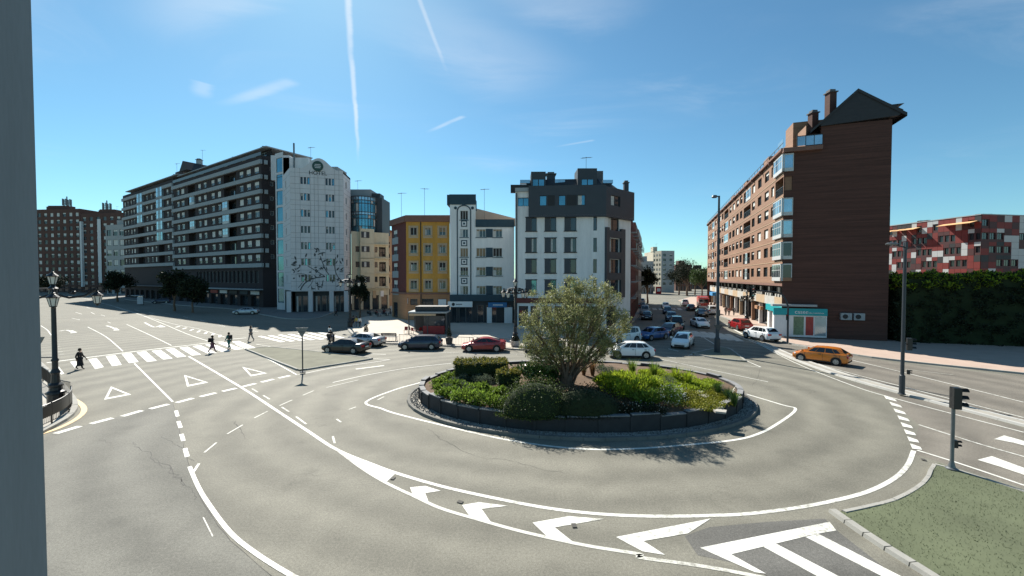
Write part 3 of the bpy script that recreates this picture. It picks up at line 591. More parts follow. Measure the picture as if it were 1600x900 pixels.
plant('flowering_shrub', 'low shrub with sparse white flowers at the wall front', 'shrub', (1000, 647), (1.6, .5, .5), 'dark_leaf', 1500, .12, .05, parts=('flowers', 'white_petal', 120, .05))
for x, y, s, lb in ((1085, 632, 1.5, 'yellow-green mossy ground cover left of the stepping stones'), (1110, 618, 1.3, 'yellow-green mossy ground cover right of the stepping stones'), (1022, 585.5, 1.0, 'low cover at the back of the bed left of the grass tufts'), (1062, 592, 1.0, 'low cover at the back of the bed between the lime tufts'), (1100, 603, 1.0, 'low cover along the back wall right of the tufts'), (1040, 600, 1.4, 'low lime ground cover behind the yellow-green clumps'), (1078, 609, 1.2, 'low lime ground cover between tufts and stepping stones'), (1000, 597, 1.2, 'low lime ground cover right behind the nearest clump'), (960, 590, 1.0, 'low cover around the grey santolina balls'), (1128, 630, .7, 'mossy ground cover at the right tip by the spiky tufts'), (1062, 617, 1.3, 'mossy ground cover patch nearest the grey santolina ball'), (1106, 640, .7, 'small mossy ground cover patch at the right wall')):
    plant('moss_cover', lb, 'plant', (x, y), (s * 1.15, s * .85, .2 if y > 612 else .32), 'moss' if y > 612 else 'lime_leaf', 5200, .07, .05, .5, False, 'mossy ground cover')
for k, (x, y) in enumerate(((1090, 615), (1100, 622), (1110, 631), (1119, 639), (1126, 646))):
    p = bed(x, y); tag(MB().prism([(-.3, -.2), (.1, -.26), (.34, -.05), (.26, .22), (-.2, .24)], 0, .09).build('stepping_stone', 'slab', None, (p.x, p.y, p.z + .06), k * .7), ('stepping stone farthest from the wall in the moss', 'second stepping stone from the back in the moss', 'middle stepping stone in the moss', 'stepping stone next to the last before the wall', 'stepping stone nearest the right block wall')[k], 'stone', 'stepping stones in the moss')

# ------------------------------------------------------------------ trees
def tree(name, label, base, clumps, mat, n, ln, wd, stems, tr=.2, group=None, seed=1, shell=.25):
    t = thing(name, label, 'tree', base, 0, group)
    obj('crown', leaf_mesh('crown', mat, clumps, n, ln, wd, shell, .2, seed), t)
    m = MB(); g = random.Random(seed)
    for path, r0 in stems:
        pts = smooth_line([(0, 0)] * 0, 1) if not path else [Vector(p) for p in path]
        fine = []
        for i in range(len(pts) - 1):
            for k in range(4):
                q = pts[i].lerp(pts[i + 1], k / 4); fine.append(q + Vector((g.uniform(-1, 1), g.uniform(-1, 1), 0)) * r0 * .35 * (1 if len(fine) else 0))
        fine.append(pts[-1]); nn_ = len(fine); m.tube(fine, [r0 * (1 - .85 * i / (nn_ - 1)) for i in range(nn_)], 7)
    m.build('trunk', 'bark', t, smooth=60); return t
ob = bed(886, 601); oy = ob.y
g = random.Random(21); cl = []
for x, y, dY, r in ((850, 480, 0, .9), (885, 462, .3, .95), (920, 455, 0, .9), (950, 470, .2, .8), (965, 495, -.4, .7), (930, 490, -.9, .95), (895, 495, -1.2, 1.0), (860, 508, -1, .95), (835, 515, 0, .8), (842, 540, .4, .75), (870, 540, -.9, .85), (905, 530, -1.3, .9), (940, 525, -.8, .85), (968, 520, .4, .65), (880, 500, 1.3, 1), (925, 505, 1.4, 1), (900, 475, 1, .9), (940, 545, .4, .6), (825, 498, .2, .6), (850, 558, -.2, .6), (915, 555, -.8, .6), (885, 552, -1.0, .6), (835, 560, .3, .5), (935, 560, .2, .5), (958, 545, -.3, .5), (868, 566, -.5, .45), (905, 568, .4, .45), (902, 447, 0, .55), (945, 450, .2, .5), (978, 505, 0, .45), (822, 535, .3, .5), (865, 462, .4, .55)):
    c = U(x, y, oy + dY) - ob; cl.append((tuple(c), r * .8))
    for k in range(5): d = Vector((g.gauss(0, 1), g.gauss(0, 1), g.gauss(0, .8))).normalized() * r * g.uniform(.7, 1.15); cl.append((tuple(c + d), r * g.uniform(.18, .34)))
stems = []
for i in range(32):
    c = Vector(cl[i * 6][0]); a = 2 * math.pi * i / 9; b0 = Vector((.28 * math.cos(a), .28 * math.sin(a), -.15)); mid = Vector((c.x * .28 + .2 * math.cos(a), c.y * .28 + .2 * math.sin(a), 1.0))
    stems.append(([b0, mid, c * .72 + Vector((0, 0, .15)), c], .13 if i < 10 else .07))
    for k in range(2): stems.append(([c * .6, c + Vector((g.uniform(-.8, .8), g.uniform(-.8, .8), g.uniform(-.3, .8)))], .035))
stems.append(([Vector((0, 0, -.3)), Vector((0, 0, .5)), Vector((0, 0, 1.3))], .42))
tree('olive_tree', 'multi-stemmed olive tree with grey-green crown on the roundabout', ob, cl, 'olive_leaf', 33000, .15, .036, stems, seed=8, shell=.1)
def round_tree(name, label, base, h, r, mat='tree_leaf', n=5000, ln=.35, wd=.2, group=None, seed=3, squash=1.0):
    g = random.Random(seed); th = h * .32; cl = []
    for k in range(26):
        d = Vector((g.gauss(0, 1), g.gauss(0, 1), g.gauss(0, 1))).normalized() * g.uniform(.35, 1.0)
        cl.append(((d.x * r * .8, d.y * r * .8, th + (h - th) * .52 + d.z * (h - th) * .4 * squash), r * g.uniform(.22, .42)))
    st = [([Vector((0, 0, -.1)), Vector((0, 0, th)), Vector((0, 0, h * .75))], h * .03)] + [([Vector((0, 0, th * .9)), Vector(c[0])], h * .014) for c in cl[:8]]
    return tree(name, label, base, cl, mat, n, ln, wd, st, group=group, seed=seed)
for i, (x, Y, h, r, lb) in enumerate(((183, 128, 9.5, 4.2, 'dark round street tree before the far end of the long block'), (272, 92, 9, 3.6, 'dark street tree below the step in the long block'), (300, 88, 7.5, 3.0, 'smaller dark street tree right of the step in the long block'), (78, 160, 9, 5, 'dark street tree in front of the far brick towers'))):
    round_tree('street_tree', lb, PX(x, Y), h, r, 'dark_leaf', 4500, .5, .3, 'street trees along the left avenue', 30 + i)
for i, (x, Y, h, r, lb) in enumerate(((1012, 120, 11, 3, 'narrow dark tree beside the dark row at the street end'), (1074, 168, 16, 7.0, 'large dark tree at the end of the right street, left one'), (1061, 180, 13, 5.5, 'tree behind the large dark one at the street end'), (1097, 155, 12, 5.0, 'green tree beside the far end of the brick block'), (1086, 180, 12, 5, 'tree between the two nearest at the street end'))):
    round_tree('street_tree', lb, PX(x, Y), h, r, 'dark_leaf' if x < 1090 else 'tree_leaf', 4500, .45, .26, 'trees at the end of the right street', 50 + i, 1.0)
round_tree('street_tree', 'dark tree on the plaza edge before the beige building', PX(562, 78), 8.0, 1.9, 'dark_leaf', 4500, .3, .16, None, 71)
# tall clipped screen right of the brick block
hp, hq = PX(1396, 48.5), PX(1800, 42); hd = hq - hp
hedge('tall_hedge', 'tall dark evergreen screen with sunlit top right of the brick gable', Vector(((hp.x + hq.x) / 2, (hp.y + hq.y) / 2, .13)), (hd.length, 3.2, 7.35), math.atan2(hd.y, hd.x), 'dark_leaf', 46000, .26, .15, top='lime_leaf', jit=.3)  # lime top leaves put the sunlit rim into the colour
# ------------------------------------------------------------------ facades
CAMP = Vector((0, 0, CAMH)); WCACHE = {}; brnd = random.Random(77)
def cached(key, fn):
    if key not in WCACHE: WCACHE[key] = fn()
    return WCACHE[key]
class Fac:
    """One outer wall from p0 to p1 (left to right seen from outside) with real openings."""
    def __init__(s, root, p0, p1, z0, z1, mat, d=.16, name='wall'):
        s.root, s.z0, s.z1, s.mat, s.d, s.name = root, z0, z1, mat, d, name
        s.p0 = V2(p0.x, p0.y); s.p1 = V2(p1.x, p1.y); s.L = (s.p1 - s.p0).length; s.e = (s.p1 - s.p0) / s.L; s.n = V2(s.e.y, -s.e.x)
        s.rz = math.atan2(s.e.y, s.e.x); s.h = []
    def hit(s, x, y):
        r = ray(x, y); t = s.n.dot(s.p0 - CAMP) / s.n.dot(r); P = CAMP + r * t
        return (P - s.p0).dot(s.e), P.z
    def u(s, x, y=420): return s.hit(x, y)[0]
    def z(s, x, y): return s.hit(x, y)[1]
    def pos(s, u, z, out=0.0): return s.p0 + s.e * u + s.n * out + V2(0, 0) + Vector((0, 0, z)) - s.root.location
    def hole(s, u0, u1, z0, z1, d=None):
        u0, u1, z0, z1 = max(u0, .03), min(u1, s.L - .03), max(z0, s.z0 + .01), min(z1, s.z1 - .02)
        if u1 - u0 < .1 or z1 - z0 < .1: return None
        s.h.append((u0, u1, z0, z1, d or s.d)); return (u0, u1, z0, z1)
    def slab(s, name, u0, u1, z0, z1, o0, o1, mat, parent=None):
        return MB().box(0, -o1, z0, u1 - u0, -o0, z1).build(name, mat, parent or s.root, s.pos(u0, 0), s.rz)
    def plate(s, name, pts, o0, o1, mat):                 # outline in (u, z), thickness along the wall normal
        m = MB().prism([(a, b) for a, b in pts], o0, o1); m.v = [(x, -z, y) for x, y, z in m.v]; m.f = [f[::-1] for f in m.f] if False else m.f
        return m.build(name, mat, s.root, s.pos(0, 0), s.rz)
    def win(s, u0, u1, z0, z1, mull=1, frame='white_frame', gl='glass', blind=0.0, bm='blind', sill=None, d=None, trans=0, curtain=0.0):
        q = s.hole(u0, u1, z0, z1, d)
        if not q: return
        u0, u1, z0, z1 = q; W, H_ = round(u1 - u0, 2), round(z1 - z0, 2); d = d or s.d; b = .07 if W > .7 else .05
        def fr():
            m = MB().box(-W / 2, d - .05, 0, W / 2, d + .03, b).box(-W / 2, d - .05, H_ - b, W / 2, d + .03, H_).box(-W / 2, d - .05, b, -W / 2 + b, d + .03, H_ - b).box(W / 2 - b, d - .05, b, W / 2, d + .03, H_ - b)
            for k in range(1, mull + 1):
                x = -W / 2 + W * k / (mull + 1); m.box(x - b / 2, d - .04, b, x + b / 2, d + .03, H_ - b)
            if trans: m.box(-W / 2 + b, d - .045, H_ * trans - b / 2, W / 2 - b, d + .03, H_ * trans + b / 2)
            return m.mesh('window', frame)
        o = obj('window', cached(('f', W, H_, mull, frame, d, trans), fr), s.root, s.pos((u0 + u1) / 2, z0), s.rz)
        obj('pane', cached(('p', W, H_, gl, d), lambda: MB().box(-W / 2 + .03, d + .0, .03, W / 2 - .03, d + .02, H_ - .03).mesh('pane', gl)), o)
        if blind > .02:
            bh = round(blind * H_, 1)
            if bh > .05: obj('blind', cached(('b', W, H_, bh, bm, d), lambda: MB().box(-W / 2 + b * .8, d - .03, H_ - bh, W / 2 - b * .8, d - .008, H_ - b * .6).mesh('blind', bm)), o)
        if curtain:
            cw = round(W * curtain, 2); obj('curtain', cached(('c', W, H_, cw, d), lambda: MB().box(-W / 2 + b, d - .012, b, -W / 2 + b + cw, d - .004, H_ - b).mesh('curtain', 'curtain')), o)
        if sill: obj('sill', cached(('s', W, sill), lambda: MB().box(-W / 2 - .12, -.1, -.1, W / 2 + .12, .1, -.004).mesh('sill', sill)), o)
        return o
    def winx(s, x0, x1, z0, z1, **k): a, b = s.u(x0), s.u(x1); return s.win(min(a, b), max(a, b), z0, z1, **k)
    def loggia(s, u0, u1, z0, z1, d=1.1, back='interior', rail=None):
        q = s.hole(u0, u1, z0, z1, d)
        if not q: return
        u0, u1, z0, z1 = q; W, H_ = u1 - u0, z1 - z0
        o = MB().box(0, d, 0, W, d + .08, H_).build('loggia', back, s.root, s.pos(u0, z0), s.rz)
        MB().box(W * .15, d - .05, .05, W * .5, d - .01, H_ * .8).build('door', 'glass', o); MB().box(W * .6, d - .05, H_ * .3, W * .9, d - .01, H_ * .8).build('pane', 'glass', o)
        if rail:
            m = MB().box(0, .03, .95, W, .08, 1.0); k = max(3, int(W / .16))
            for i in range(k + 1): m.box(W * i / k - .012, .04, 0, W * i / k + .012, .07, .95)
            m.build('railing', rail, o)
        return o
    def bay(s, u0, u1, z0, z1, out=.6, frame='white_frame', gl='glass_pale', cols=3, name='glazed_gallery', low=.3):
        W, H_ = u1 - u0, z1 - z0; o = MB().box(0, -out, 0, W, 0.02, H_ * low).build(name, frame, s.root, s.pos(u0, z0), s.rz); MB().box(0, -out, H_ - .12, W, .02, H_).build('gallery_head', frame, o)
        m = MB()
        for k in range(cols + 1): x = W * k / cols; m.box(max(0, x - .04), -out - .002, H_ * low, min(W, x + .04), -out + .07, H_ - .12)
        for y in (-out * .5, -.05): m.box(-.002, y, H_ * low, .06, y + .06, H_ - .12).box(W - .06, y, H_ * low, W + .002, y + .06, H_ - .12)
        m.box(0, -out - .004, H_ * .62, W, -out + .05, H_ * .62 + .06).build('frame', frame, o)
        for k in range(cols): MB().box(W * k / cols + .03, -out + .02, H_ * low, W * (k + 1) / cols - .03, -out + .04, H_ - .12).build('pane', gl if (k + int(z0)) % 3 else 'glass', o)
        for x in (.015, W - .035): MB().box(x, -out + .05, H_ * low, x + .02, 0, H_ - .12).build('pane', gl, o)
        return o
    def build(s):
        us = sorted({0, s.L} | {round(v, 4) for h in s.h for v in h[:2]}); zs = sorted({s.z0, s.z1} | {round(v, 4) for h in s.h for v in h[2:4]})
        m = MB(); idx = {}; vs = []; fs = []
        def vid(u, z, o=0.0):
            k = (round(u, 3), round(z, 3), round(o, 3))
            if k not in idx: idx[k] = len(vs); p = s.pos(u, z, -o); vs.append(p)
            return idx[k]
        H4 = [tuple(round(v, 4) for v in h[:4]) + (h[4],) for h in s.h]
        for i in range(len(us) - 1):
            uc = (us[i] + us[i + 1]) / 2; col = [h for h in H4 if h[0] < uc < h[1]]; j = 0
            while j < len(zs) - 1:
                zc = (zs[j] + zs[j + 1]) / 2
                if any(h[2] < zc < h[3] for h in col): j += 1; continue
                k = j + 1
                while k < len(zs) - 1 and not any(h[2] < (zs[k] + zs[k + 1]) / 2 < h[3] for h in col): k += 1
                fs.append((vid(us[i], zs[j]), vid(us[i + 1], zs[j]), vid(us[i + 1], zs[k]), vid(us[i], zs[k]))); j = k
        for u0, u1, z0, z1, d in H4:
            q = [(u0, z0), (u1, z0), (u1, z1), (u0, z1)]
            for a, b in zip(q, q[1:] + q[:1]): fs.append((vid(*b), vid(*a), vid(*a, d), vid(*b, d)))
        return m.add(vs, fs).build(s.name, s.mat, s.root)
def rest(root, pts, z0, z1, wallm, roofm, skip=()):
    L = root.location; m = MB(); n = len(pts)
    for i in range(n):
        if i in skip: continue
        a, b = pts[i] - L, pts[(i + 1) % n] - L; m.add([(a.x, a.y, z0), (b.x, b.y, z0), (b.x, b.y, z1), (a.x, a.y, z1)], [(0, 1, 2, 3)])
    if m.v: m.build('rear_wall', wallm, root)
    return MB().sheet([(p.x - L.x, p.y - L.y) for p in pts], z1 - .01).build('roof', roofm, root)
def rbox(root, name, p, sx, sy, z0, z1, mat, rz=0.0): return MB().box(-sx / 2, -sy / 2, z0, sx / 2, sy / 2, z1).build(name, mat, root, V2(p.x, p.y) - V2(root.location.x, root.location.y), rz)
def antenna(root, p, z0, h, k=0):
    m = MB().tube([(0, 0, z0), (0, 0, z0 + h)], .03, 5); a = .3 + k
    for j in range(5): m.bar((-.5 * math.cos(a) + j * .25 * math.sin(a) - .4, .5, z0 + h - .1), (.5 * math.cos(a) - .4 + j * .25, -.2, z0 + h - .1), .02)
    m.bar((-.7, .1, z0 + h - .1), (.9, .1, z0 + h - .1), .025); m.build('antenna', 'grey_metal', root, V2(p.x, p.y) - V2(root.location.x, root.location.y))
def chimney(root, p, z0, h, w_, mat):
    o = rbox(root, 'chimney', p, w_, w_, z0, z0 + h, mat); MB().box(-w_ * .65, -w_ * .65, z0 + h, w_ * .65, w_ * .65, z0 + h + .12).box(-w_ * .4, -w_ * .4, z0 + h + .12, w_ * .4, w_ * .4, z0 + h + .4).build('chimney_cap', 'roof_grey', o)
def text(root, body, fac, u, z, size, mat, out, name='lettering'):
    cu_ = bpy.data.curves.new(name, 'FONT'); cu_.body = body; cu_.size = size; cu_.extrude = .015; cu_.align_x = 'CENTER'
    t = bpy.data.objects.new('tmp', cu_); C.objects.link(t); bpy.context.view_layer.update()
    me = bpy.data.meshes.new_from_object(t.evaluated_get(bpy.context.evaluated_depsgraph_get())); bpy.data.objects.remove(t)
    me.name = name; me.materials.clear(); me.materials.append(MATS[mat]); me.transform(Matrix.Rotation(math.pi / 2, 4, 'X'))
    return obj(name, me, root, fac.pos(u, z, out), fac.rz)
BR = lambda n, c, v=.22: M(n, c, .88, v, .7, 9, stretch=(.25, .25, 9), bump=.15)
BR('brick_brown', (0.036, 0.027, 0.028)); BR('brick_dark', (0.033, 0.025, 0.027)); BR('brick_red', (0.26, 0.145, 0.09), .3); BR('brick_gable', (0.082, 0.036, 0.027), .5); BR('brick_far', (0.11, 0.055, 0.042)); BR('brick_orange', (0.36, 0.19, 0.10))  # brown, dark and gable bricks darkened to stand in for deep shade
M('band_pale', (0.30, 0.325, 0.335), .8, .1, .6); M('hotel_panel', (0.56, 0.55, 0.56), .6, .1, 1.2, 12, stretch=(1, 1, .2)); M('hotel_joint', (0.2, 0.2, 0.21), .8, .1); M('beige_wall', (0.54, 0.48, 0.35), .85, .16, 1.6, 12, stretch=(1, 1, .14)); M('pink_wall', (0.55, 0.38, 0.26), .85, .1, .4)  # pale bands greyed to deepen the shade on the long block
M('yellow_wall', (0.50, 0.255, 0.052), .85, .22, 1.6, 12, stretch=(1, 1, .14)); M('maroon_wall', (0.12, 0.035, 0.03), .85, .15); M('cornice_brown', (0.19, 0.10, 0.075), .85, .2); M('white_wall', (0.68, 0.67, 0.66), .8, .13, 1.6, 12, stretch=(1, 1, .14)); M('navy_panel', (0.018, 0.045, 0.065), .6, .2); M('slate_clad', (0.042, 0.048, 0.058), .55, .12, .7); M('roof_slate', (0.035, 0.036, 0.04), .75, .2, 1, 12, stretch=(1, 1, 5))
M('surround', (0.42, 0.31, 0.2), .85, .1); M('shop_dark', (0.03, 0.032, 0.035), .6, .3); M('sign_white', (0.7, 0.7, 0.7), .5, .05); M('sign_blue', (0.02, 0.13, 0.3), .5, .1); M('sign_teal', (0.01, 0.30, 0.33), .5, .08); M('ink', (0.02, 0.02, 0.022), .6, .1); M('red_panel', (0.15, 0.014, 0.01), .6, .12); M('red_deep', (0.055, 0.014, 0.014), .6, .12); M('white_panel', (0.4, 0.42, 0.42), .6, .06); M('awning_orange', (0.62, 0.36, 0.16), .8, .1); M('far_cream', (0.55, 0.49, 0.38), .85, .1); M('far_grey', (0.36, 0.37, 0.36), .85, .1); M('emblem', (0.02, 0.06, 0.05), .5, .2); M('sign_red', (0.45, 0.02, 0.02), .6, .1); M('awning_blue', (0.03, 0.2, 0.42), .8, .1); M('mural_ink', (0.06, 0.065, 0.07), .8, .15); M('poster', (0.14, 0.2, 0.12), .6, .6, 1.2, 6); M('poster_red', (0.35, 0.05, 0.04), .6, .3, 2)

# ---- long apartment block on the left avenue
N_ = PX(411, 86); dD = V2(-988 / 640, 1); S_ = along(N_, dD, 274); E_ = along(N_, dD, 195); inw = V2(.54, .84)
ap = thing('apartment_block', 'long dark brick apartment block with pale balcony bands along the left avenue', 'building', S_)
zb = [32.05 - 3.07 * i for i in range(8)]
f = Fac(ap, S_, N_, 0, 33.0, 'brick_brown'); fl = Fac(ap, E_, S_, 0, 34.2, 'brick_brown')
WR = [(399.3, 406.7), (387, 394), (376, 382.3), (341.7, 347.3), (332, 337.3), (320, 324.7), (311.3, 316), (285, 290), (278, 282.4)]
WL = [(268.7, 272), (262, 265.3), (243.3, 246), (237, 240), (230, 233), (210, 212.7), (206, 208), (201, 203), (196.4, 198.6)]
for i in range(8):
    z1 = zb[i] - 1.0; z0 = zb[i] - 2.65 if i < 7 else zb[i] - 2.4
    if i == 7: break
    for a, b in WR: f.winx(a, b, z0 + .12, z1 - .2, blind=brnd.choice((.3, .5, .7, .95, .15)), mull=1)
    for a, b in WL: fl.winx(a, b, z0 + 1.2, z1 + .9, blind=brnd.choice((.3, .5, .7, .95, .15)), mull=1)
    f.loggia(f.u(352), f.u(371), z0 - .3, z1 + .1); f.loggia(f.u(296), f.u(307), z0 - .3, z1 + .1)
    if i in (2, 3, 4): f.bay(f.u(351), f.u(359 if i != 3 else 361), z0 - .3, z1 + .1, .3, cols=2)
    if i in (1, 3): f.bay(f.u(300), f.u(307), z0 - .3, z1 + .1, .3, cols=2)
    fl.bay(fl.u(249), fl.u(258), z0 + .2, z1 + 2.0, .45, cols=3, frame='band_pale', gl='glass_teal' if i > 3 else 'glass_pale', low=.25) if i < 5 else fl.loggia(fl.u(249), fl.u(258), z0 + .8, z1 + 1.1)
    if i < 3: fl.bay(fl.u(218.7), fl.u(226.7), z0 + .2, z1 + 2.0, .45, cols=3, frame='band_pale', gl='glass_pale', low=.25)
    else: fl.loggia(fl.u(217), fl.u(227), z0 + .8, z1 + 1.1)
for i in range(8):
    o = f.slab('balcony_band', 0.02, f.L + .45, zb[i] - .85, zb[i], .002, .45, 'band_pale')
    fl.slab('balcony_band', 0.0, fl.L - .3, zb[i] + .25, zb[i] + 1.1, .002, .40, 'band_pale')
    fl.slab('band_riser', fl.L - .28, fl.L + .05, zb[i] - .85, zb[i] + 1.1, .002, .42, 'band_pale')
for k in range(16):                                  # slatted mezzanine and shopfronts
    u0 = f.L * (.30 + .042 * k); f.win(u0, u0 + 1.5, 6.4, 9.0, mull=3, frame='grey_metal', d=.3)
for k in range(9):
    u0 = f.L * (.05 + .105 * k); o = f.win(u0, u0 + 3.6, .4, 3.6, mull=2, frame='dark_frame', d=.5); f.slab('shop_sign', u0, u0 + 3.6, 3.9, 4.6, .01, .12, ('sign_white', 'shop_dark', 'navy_panel', 'sign_white', 'poster_red')[k % 5])
for k in range(9):
    u0 = fl.L * (.03 + .107 * k); fl.win(u0, u0 + 3.2, .4, 3.8, mull=2, frame='dark_frame', d=.5)
f.slab('canopy', f.L * .25, f.L, 4.9, 5.15, .01, 1.6, 'band_pale'); fl.slab('canopy', 0, fl.L * .9, 5.0, 5.25, .01, 1.2, 'roof_grey')
f.build(); fl.build()
Nb, Eb = N_ + inw * 14, E_ + inw * 14
rest(ap, [E_, N_, Nb, Eb], 0, 33.0, 'brick_dark', 'roof_grey', (0,))
a1, a2 = Fac(ap, S_ + inw * 2.2, N_ + inw * 2.2, 32.95, 35.0, 'brick_dark'), Fac(ap, E_ + inw * 2, S_ + inw * 2.1, 32.95, 35.6, 'brick_dark')
for q in (a1, a2):
    for k in range(10): q.win(q.L * (.04 + .096 * k), q.L * (.04 + .096 * k) + 2.2, 33.3, 34.7, mull=1, blind=.3 * (k % 3))
    q.build(); MB().box(-.2, -1.3, 0, q.L + .2, 9, .22).build('attic_roof', 'band_pale', ap, q.pos(0, q.z1), q.rz)
f.slab('parapet_rail', 0, f.L + .2, 33.0, 33.7, .1, .16, 'grey_metal')
for x, h in ((252, 1.6), (273, 2.0), (277, 2.3), (315, 4.2), (352, 1.2), (369, 1.5), (394, 1.4), (416, 1.6)):
    chimney(ap, along(N_ + inw * 4, dD, x), 35.1, h, .8 if h < 4 else 1.0, 'band_pale')
antenna(ap, along(N_ + inw * 5, dD, 280), 35, 6.5); antenna(ap, along(N_ + inw * 5, dD, 320), 35, 7.5, 1)
pt = along(N_ + inw * 6, dD, 300); rbox(ap, 'stair_housing', pt, 6, 5, 35, 38.0, 'brick_dark', f.rz)
m = MB().add([(-5, -2, 0), (5, -2, 0), (5, 3, 0), (-5, 3, 0), (-5, .5, 2.6), (5, .5, 2.6)], [(0, 1, 5, 4), (2, 3, 4, 5), (1, 2, 5), (3, 0, 4), (0, 3, 2, 1)]); m.build('attic_gable', 'roof_slate', ap, along(N_ + inw * 5, dD, 325) - S_ + Vector((0, 0, 35.5)), f.rz + 1.57)
# end wall turning the corner
g0 = N_ + V2(0, 0); g1 = PX(432, 87.5)
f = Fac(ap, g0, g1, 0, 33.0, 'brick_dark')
for i in range(8):
    f.slab('balcony_band', .47, f.L * .45, zb[i] - .85, zb[i], .002, .4, 'band_pale')
    if i < 7: f.win(f.L * .62, f.L * .62 + .6, zb[i] - 2.1, zb[i] - 1.2, mull=0)
f.build()
def farther(o, k): x, y, _ = o.location; o.location = (x * k, y * k, -CAMH * (k - 1)); o.scale = (k,) * 3   # stand it further back at its true size
farther(ap, 1.18)
# ---- white panelled hotel on the corner
pts = [PX(432.5, 87), PX(445, 85.5), PX(455, 79.5), PX(538, 82), PX(549, 87.5), PX(549, 106), PX(440, 106)]
ht = thing('hotel', 'pale panelled corner hotel with arched parapet and leafy branch mural', 'building', pts[2])
f = Fac(ht, pts[0], pts[1], 0, 33.6, 'hotel_panel', .1)
for k in range(9): f.win(f.L * .12, f.L * .88, 2.2 + k * 3.42, 5.2 + k * 3.42, mull=0, frame='band_pale', gl='glass_teal', d=.12)
f.build()
ztop = 28.75; rows = [27.05 - 3.16 * k for k in range(7)]
for i in (1, 3):
    q = Fac(ht, pts[i], pts[i + 1], 5, ztop if i == 1 else 28.2, 'hotel_panel', .14)
    for zr in rows: q.win(q.L * .3, q.L * .3 + min(1.0, q.L * .4), zr - 1.4, zr, mull=0, frame='hotel_panel', gl='glass')
    q.build()
    for zr in rows: q.slab('panel_joint', 0.05, q.L - .05, zr + .5, zr + .54, .001, .012, 'hotel_joint'); q.slab('panel_joint', 0.05, q.L - .05, zr - 1.7, zr - 1.66, .001, .012, 'hotel_joint')
f = Fac(ht, pts[2], pts[3], 5, ztop, 'hotel_joint', .2); cols = [455, 462.7, 470.3, 486.3, 492.5, 498.5, 509.3, 524.3, 531, 538]
uc = [f.u(x) for x in cols]; uc[0], uc[-1] = 0, f.L; wins = []
for k, zr in enumerate(rows):
    for ci in (2, 6):
        W_ = (uc[ci + 1] - uc[ci]) / 3
        for j in range(3): f.win(uc[ci] + j * W_ + .12, uc[ci] + (j + 1) * W_ - .12, zr - 1.32, zr, mull=0, frame='dark_frame', gl='glass' if (k + ci + j) % 4 else 'glass_teal', d=.16, blind=(.4 if (j + k * 3 + ci) % 5 == 0 else 0), bm='curtain')
        for j in (0, 1, 2, 3): a = uc[ci] + j * W_ - (.1 if j else 0); b = uc[ci] + j * W_ + (.1 if j < 3 else 0); f.slab('panel', a + .01, b - .01, zr - 1.32, zr, .002, .05, 'hotel_panel')
f.build()
for ci in range(len(uc) - 1):
    zz_ = []
    for k, zr in enumerate(rows):
        if ci not in (2, 6): zz_.append((zr - 1.32, zr))
        zz_ += [(zr - 2.24, zr - 1.32), (zr - 3.16, zr - 2.24)] if k < 6 else [(zr - 2.2, zr - 1.32), (5.0, zr - 2.2)]
    zz_ += [(rows[0], rows[0] + .85), (rows[0] + .85, ztop)]
    for z0, z1 in zz_:
        w_, h_ = round(uc[ci + 1] - uc[ci] - .05, 2), round(z1 - z0 - .05, 2)
        obj('panel', cached(('hp', w_, h_), lambda: MB().box(0, -.05, 0, w_, .0, h_).mesh('panel', 'hotel_panel')), ht, f.pos(uc[ci] + .025, z0 + .025, .002), f.rz)
ar = []
for k in range(25):
    t = k / 24; u_ = f.u(472) + (f.u(528) - f.u(472)) * t; ar.append((u_, ztop + 2.15 * (.5 - .5 * math.cos(2 * math.pi * t)) ** .8))
f.plate('arched_parapet', [(f.u(472), ztop - .02)] + ar[1:-1] + [(f.u(528), ztop - .02)], -.25, .05, 'hotel_panel')
o = MB().lathe([(1.0, 0), (1.0, .1)], (0, 0, 0), 24, 'y').build('emblem', 'emblem', ht, f.pos(f.u(498.5), f.z(498, 260), .2), f.rz)
for k in (-1, 0, 1): MB().box(-.6 + .1 * abs(k), -.014, k * .3 - .07, .6 - .1 * abs(k), -.002, k * .3 + .07).build('emblem_bar', 'hotel_panel', o)
text(ht, 'HOTEL', f, f.u(498.5), f.z(498, 273.5), 1.05, 'ink', .07)
# mural of leafy branches
mm = MB(); lf = MB()
def br(pts_, w0):
    L_ = [Vector((f.hit(x, y)[0], f.hit(x, y)[1], 0)) for x, y in crop(430, 345, .15, pts_)]; L_ = smooth_line([(p.x, p.y) for p in L_], 5); a, b = offset(L_, w0 / 2), offset(L_, -w0 / 2); n = len(L_)
    mm.add([(p.x, -.062, p.y) for p in b] + [(p.x, -.062, p.y) for p in a], [(i, i + 1, n + i + 1, n + i) for i in range(n - 1)])
for p_, w0 in (([(262, 720), (310, 650), (400, 600), (520, 580)], .22), ([(520, 580), (440, 530), (340, 470)], .14), ([(560, 560), (520, 500), (470, 370)], .16), ([(700, 640), (640, 560), (620, 470), (630, 380)], .16), ([(240, 700), (330, 570), (230, 550)], .1), ([(400, 600), (380, 650), (340, 700)], .1), ([(440, 640), (450, 720)], .16), ([(500, 620), (485, 700)], .16), ([(700, 640), (600, 590)], .1)): br(p_, w0)
mr_ = random.Random(9)
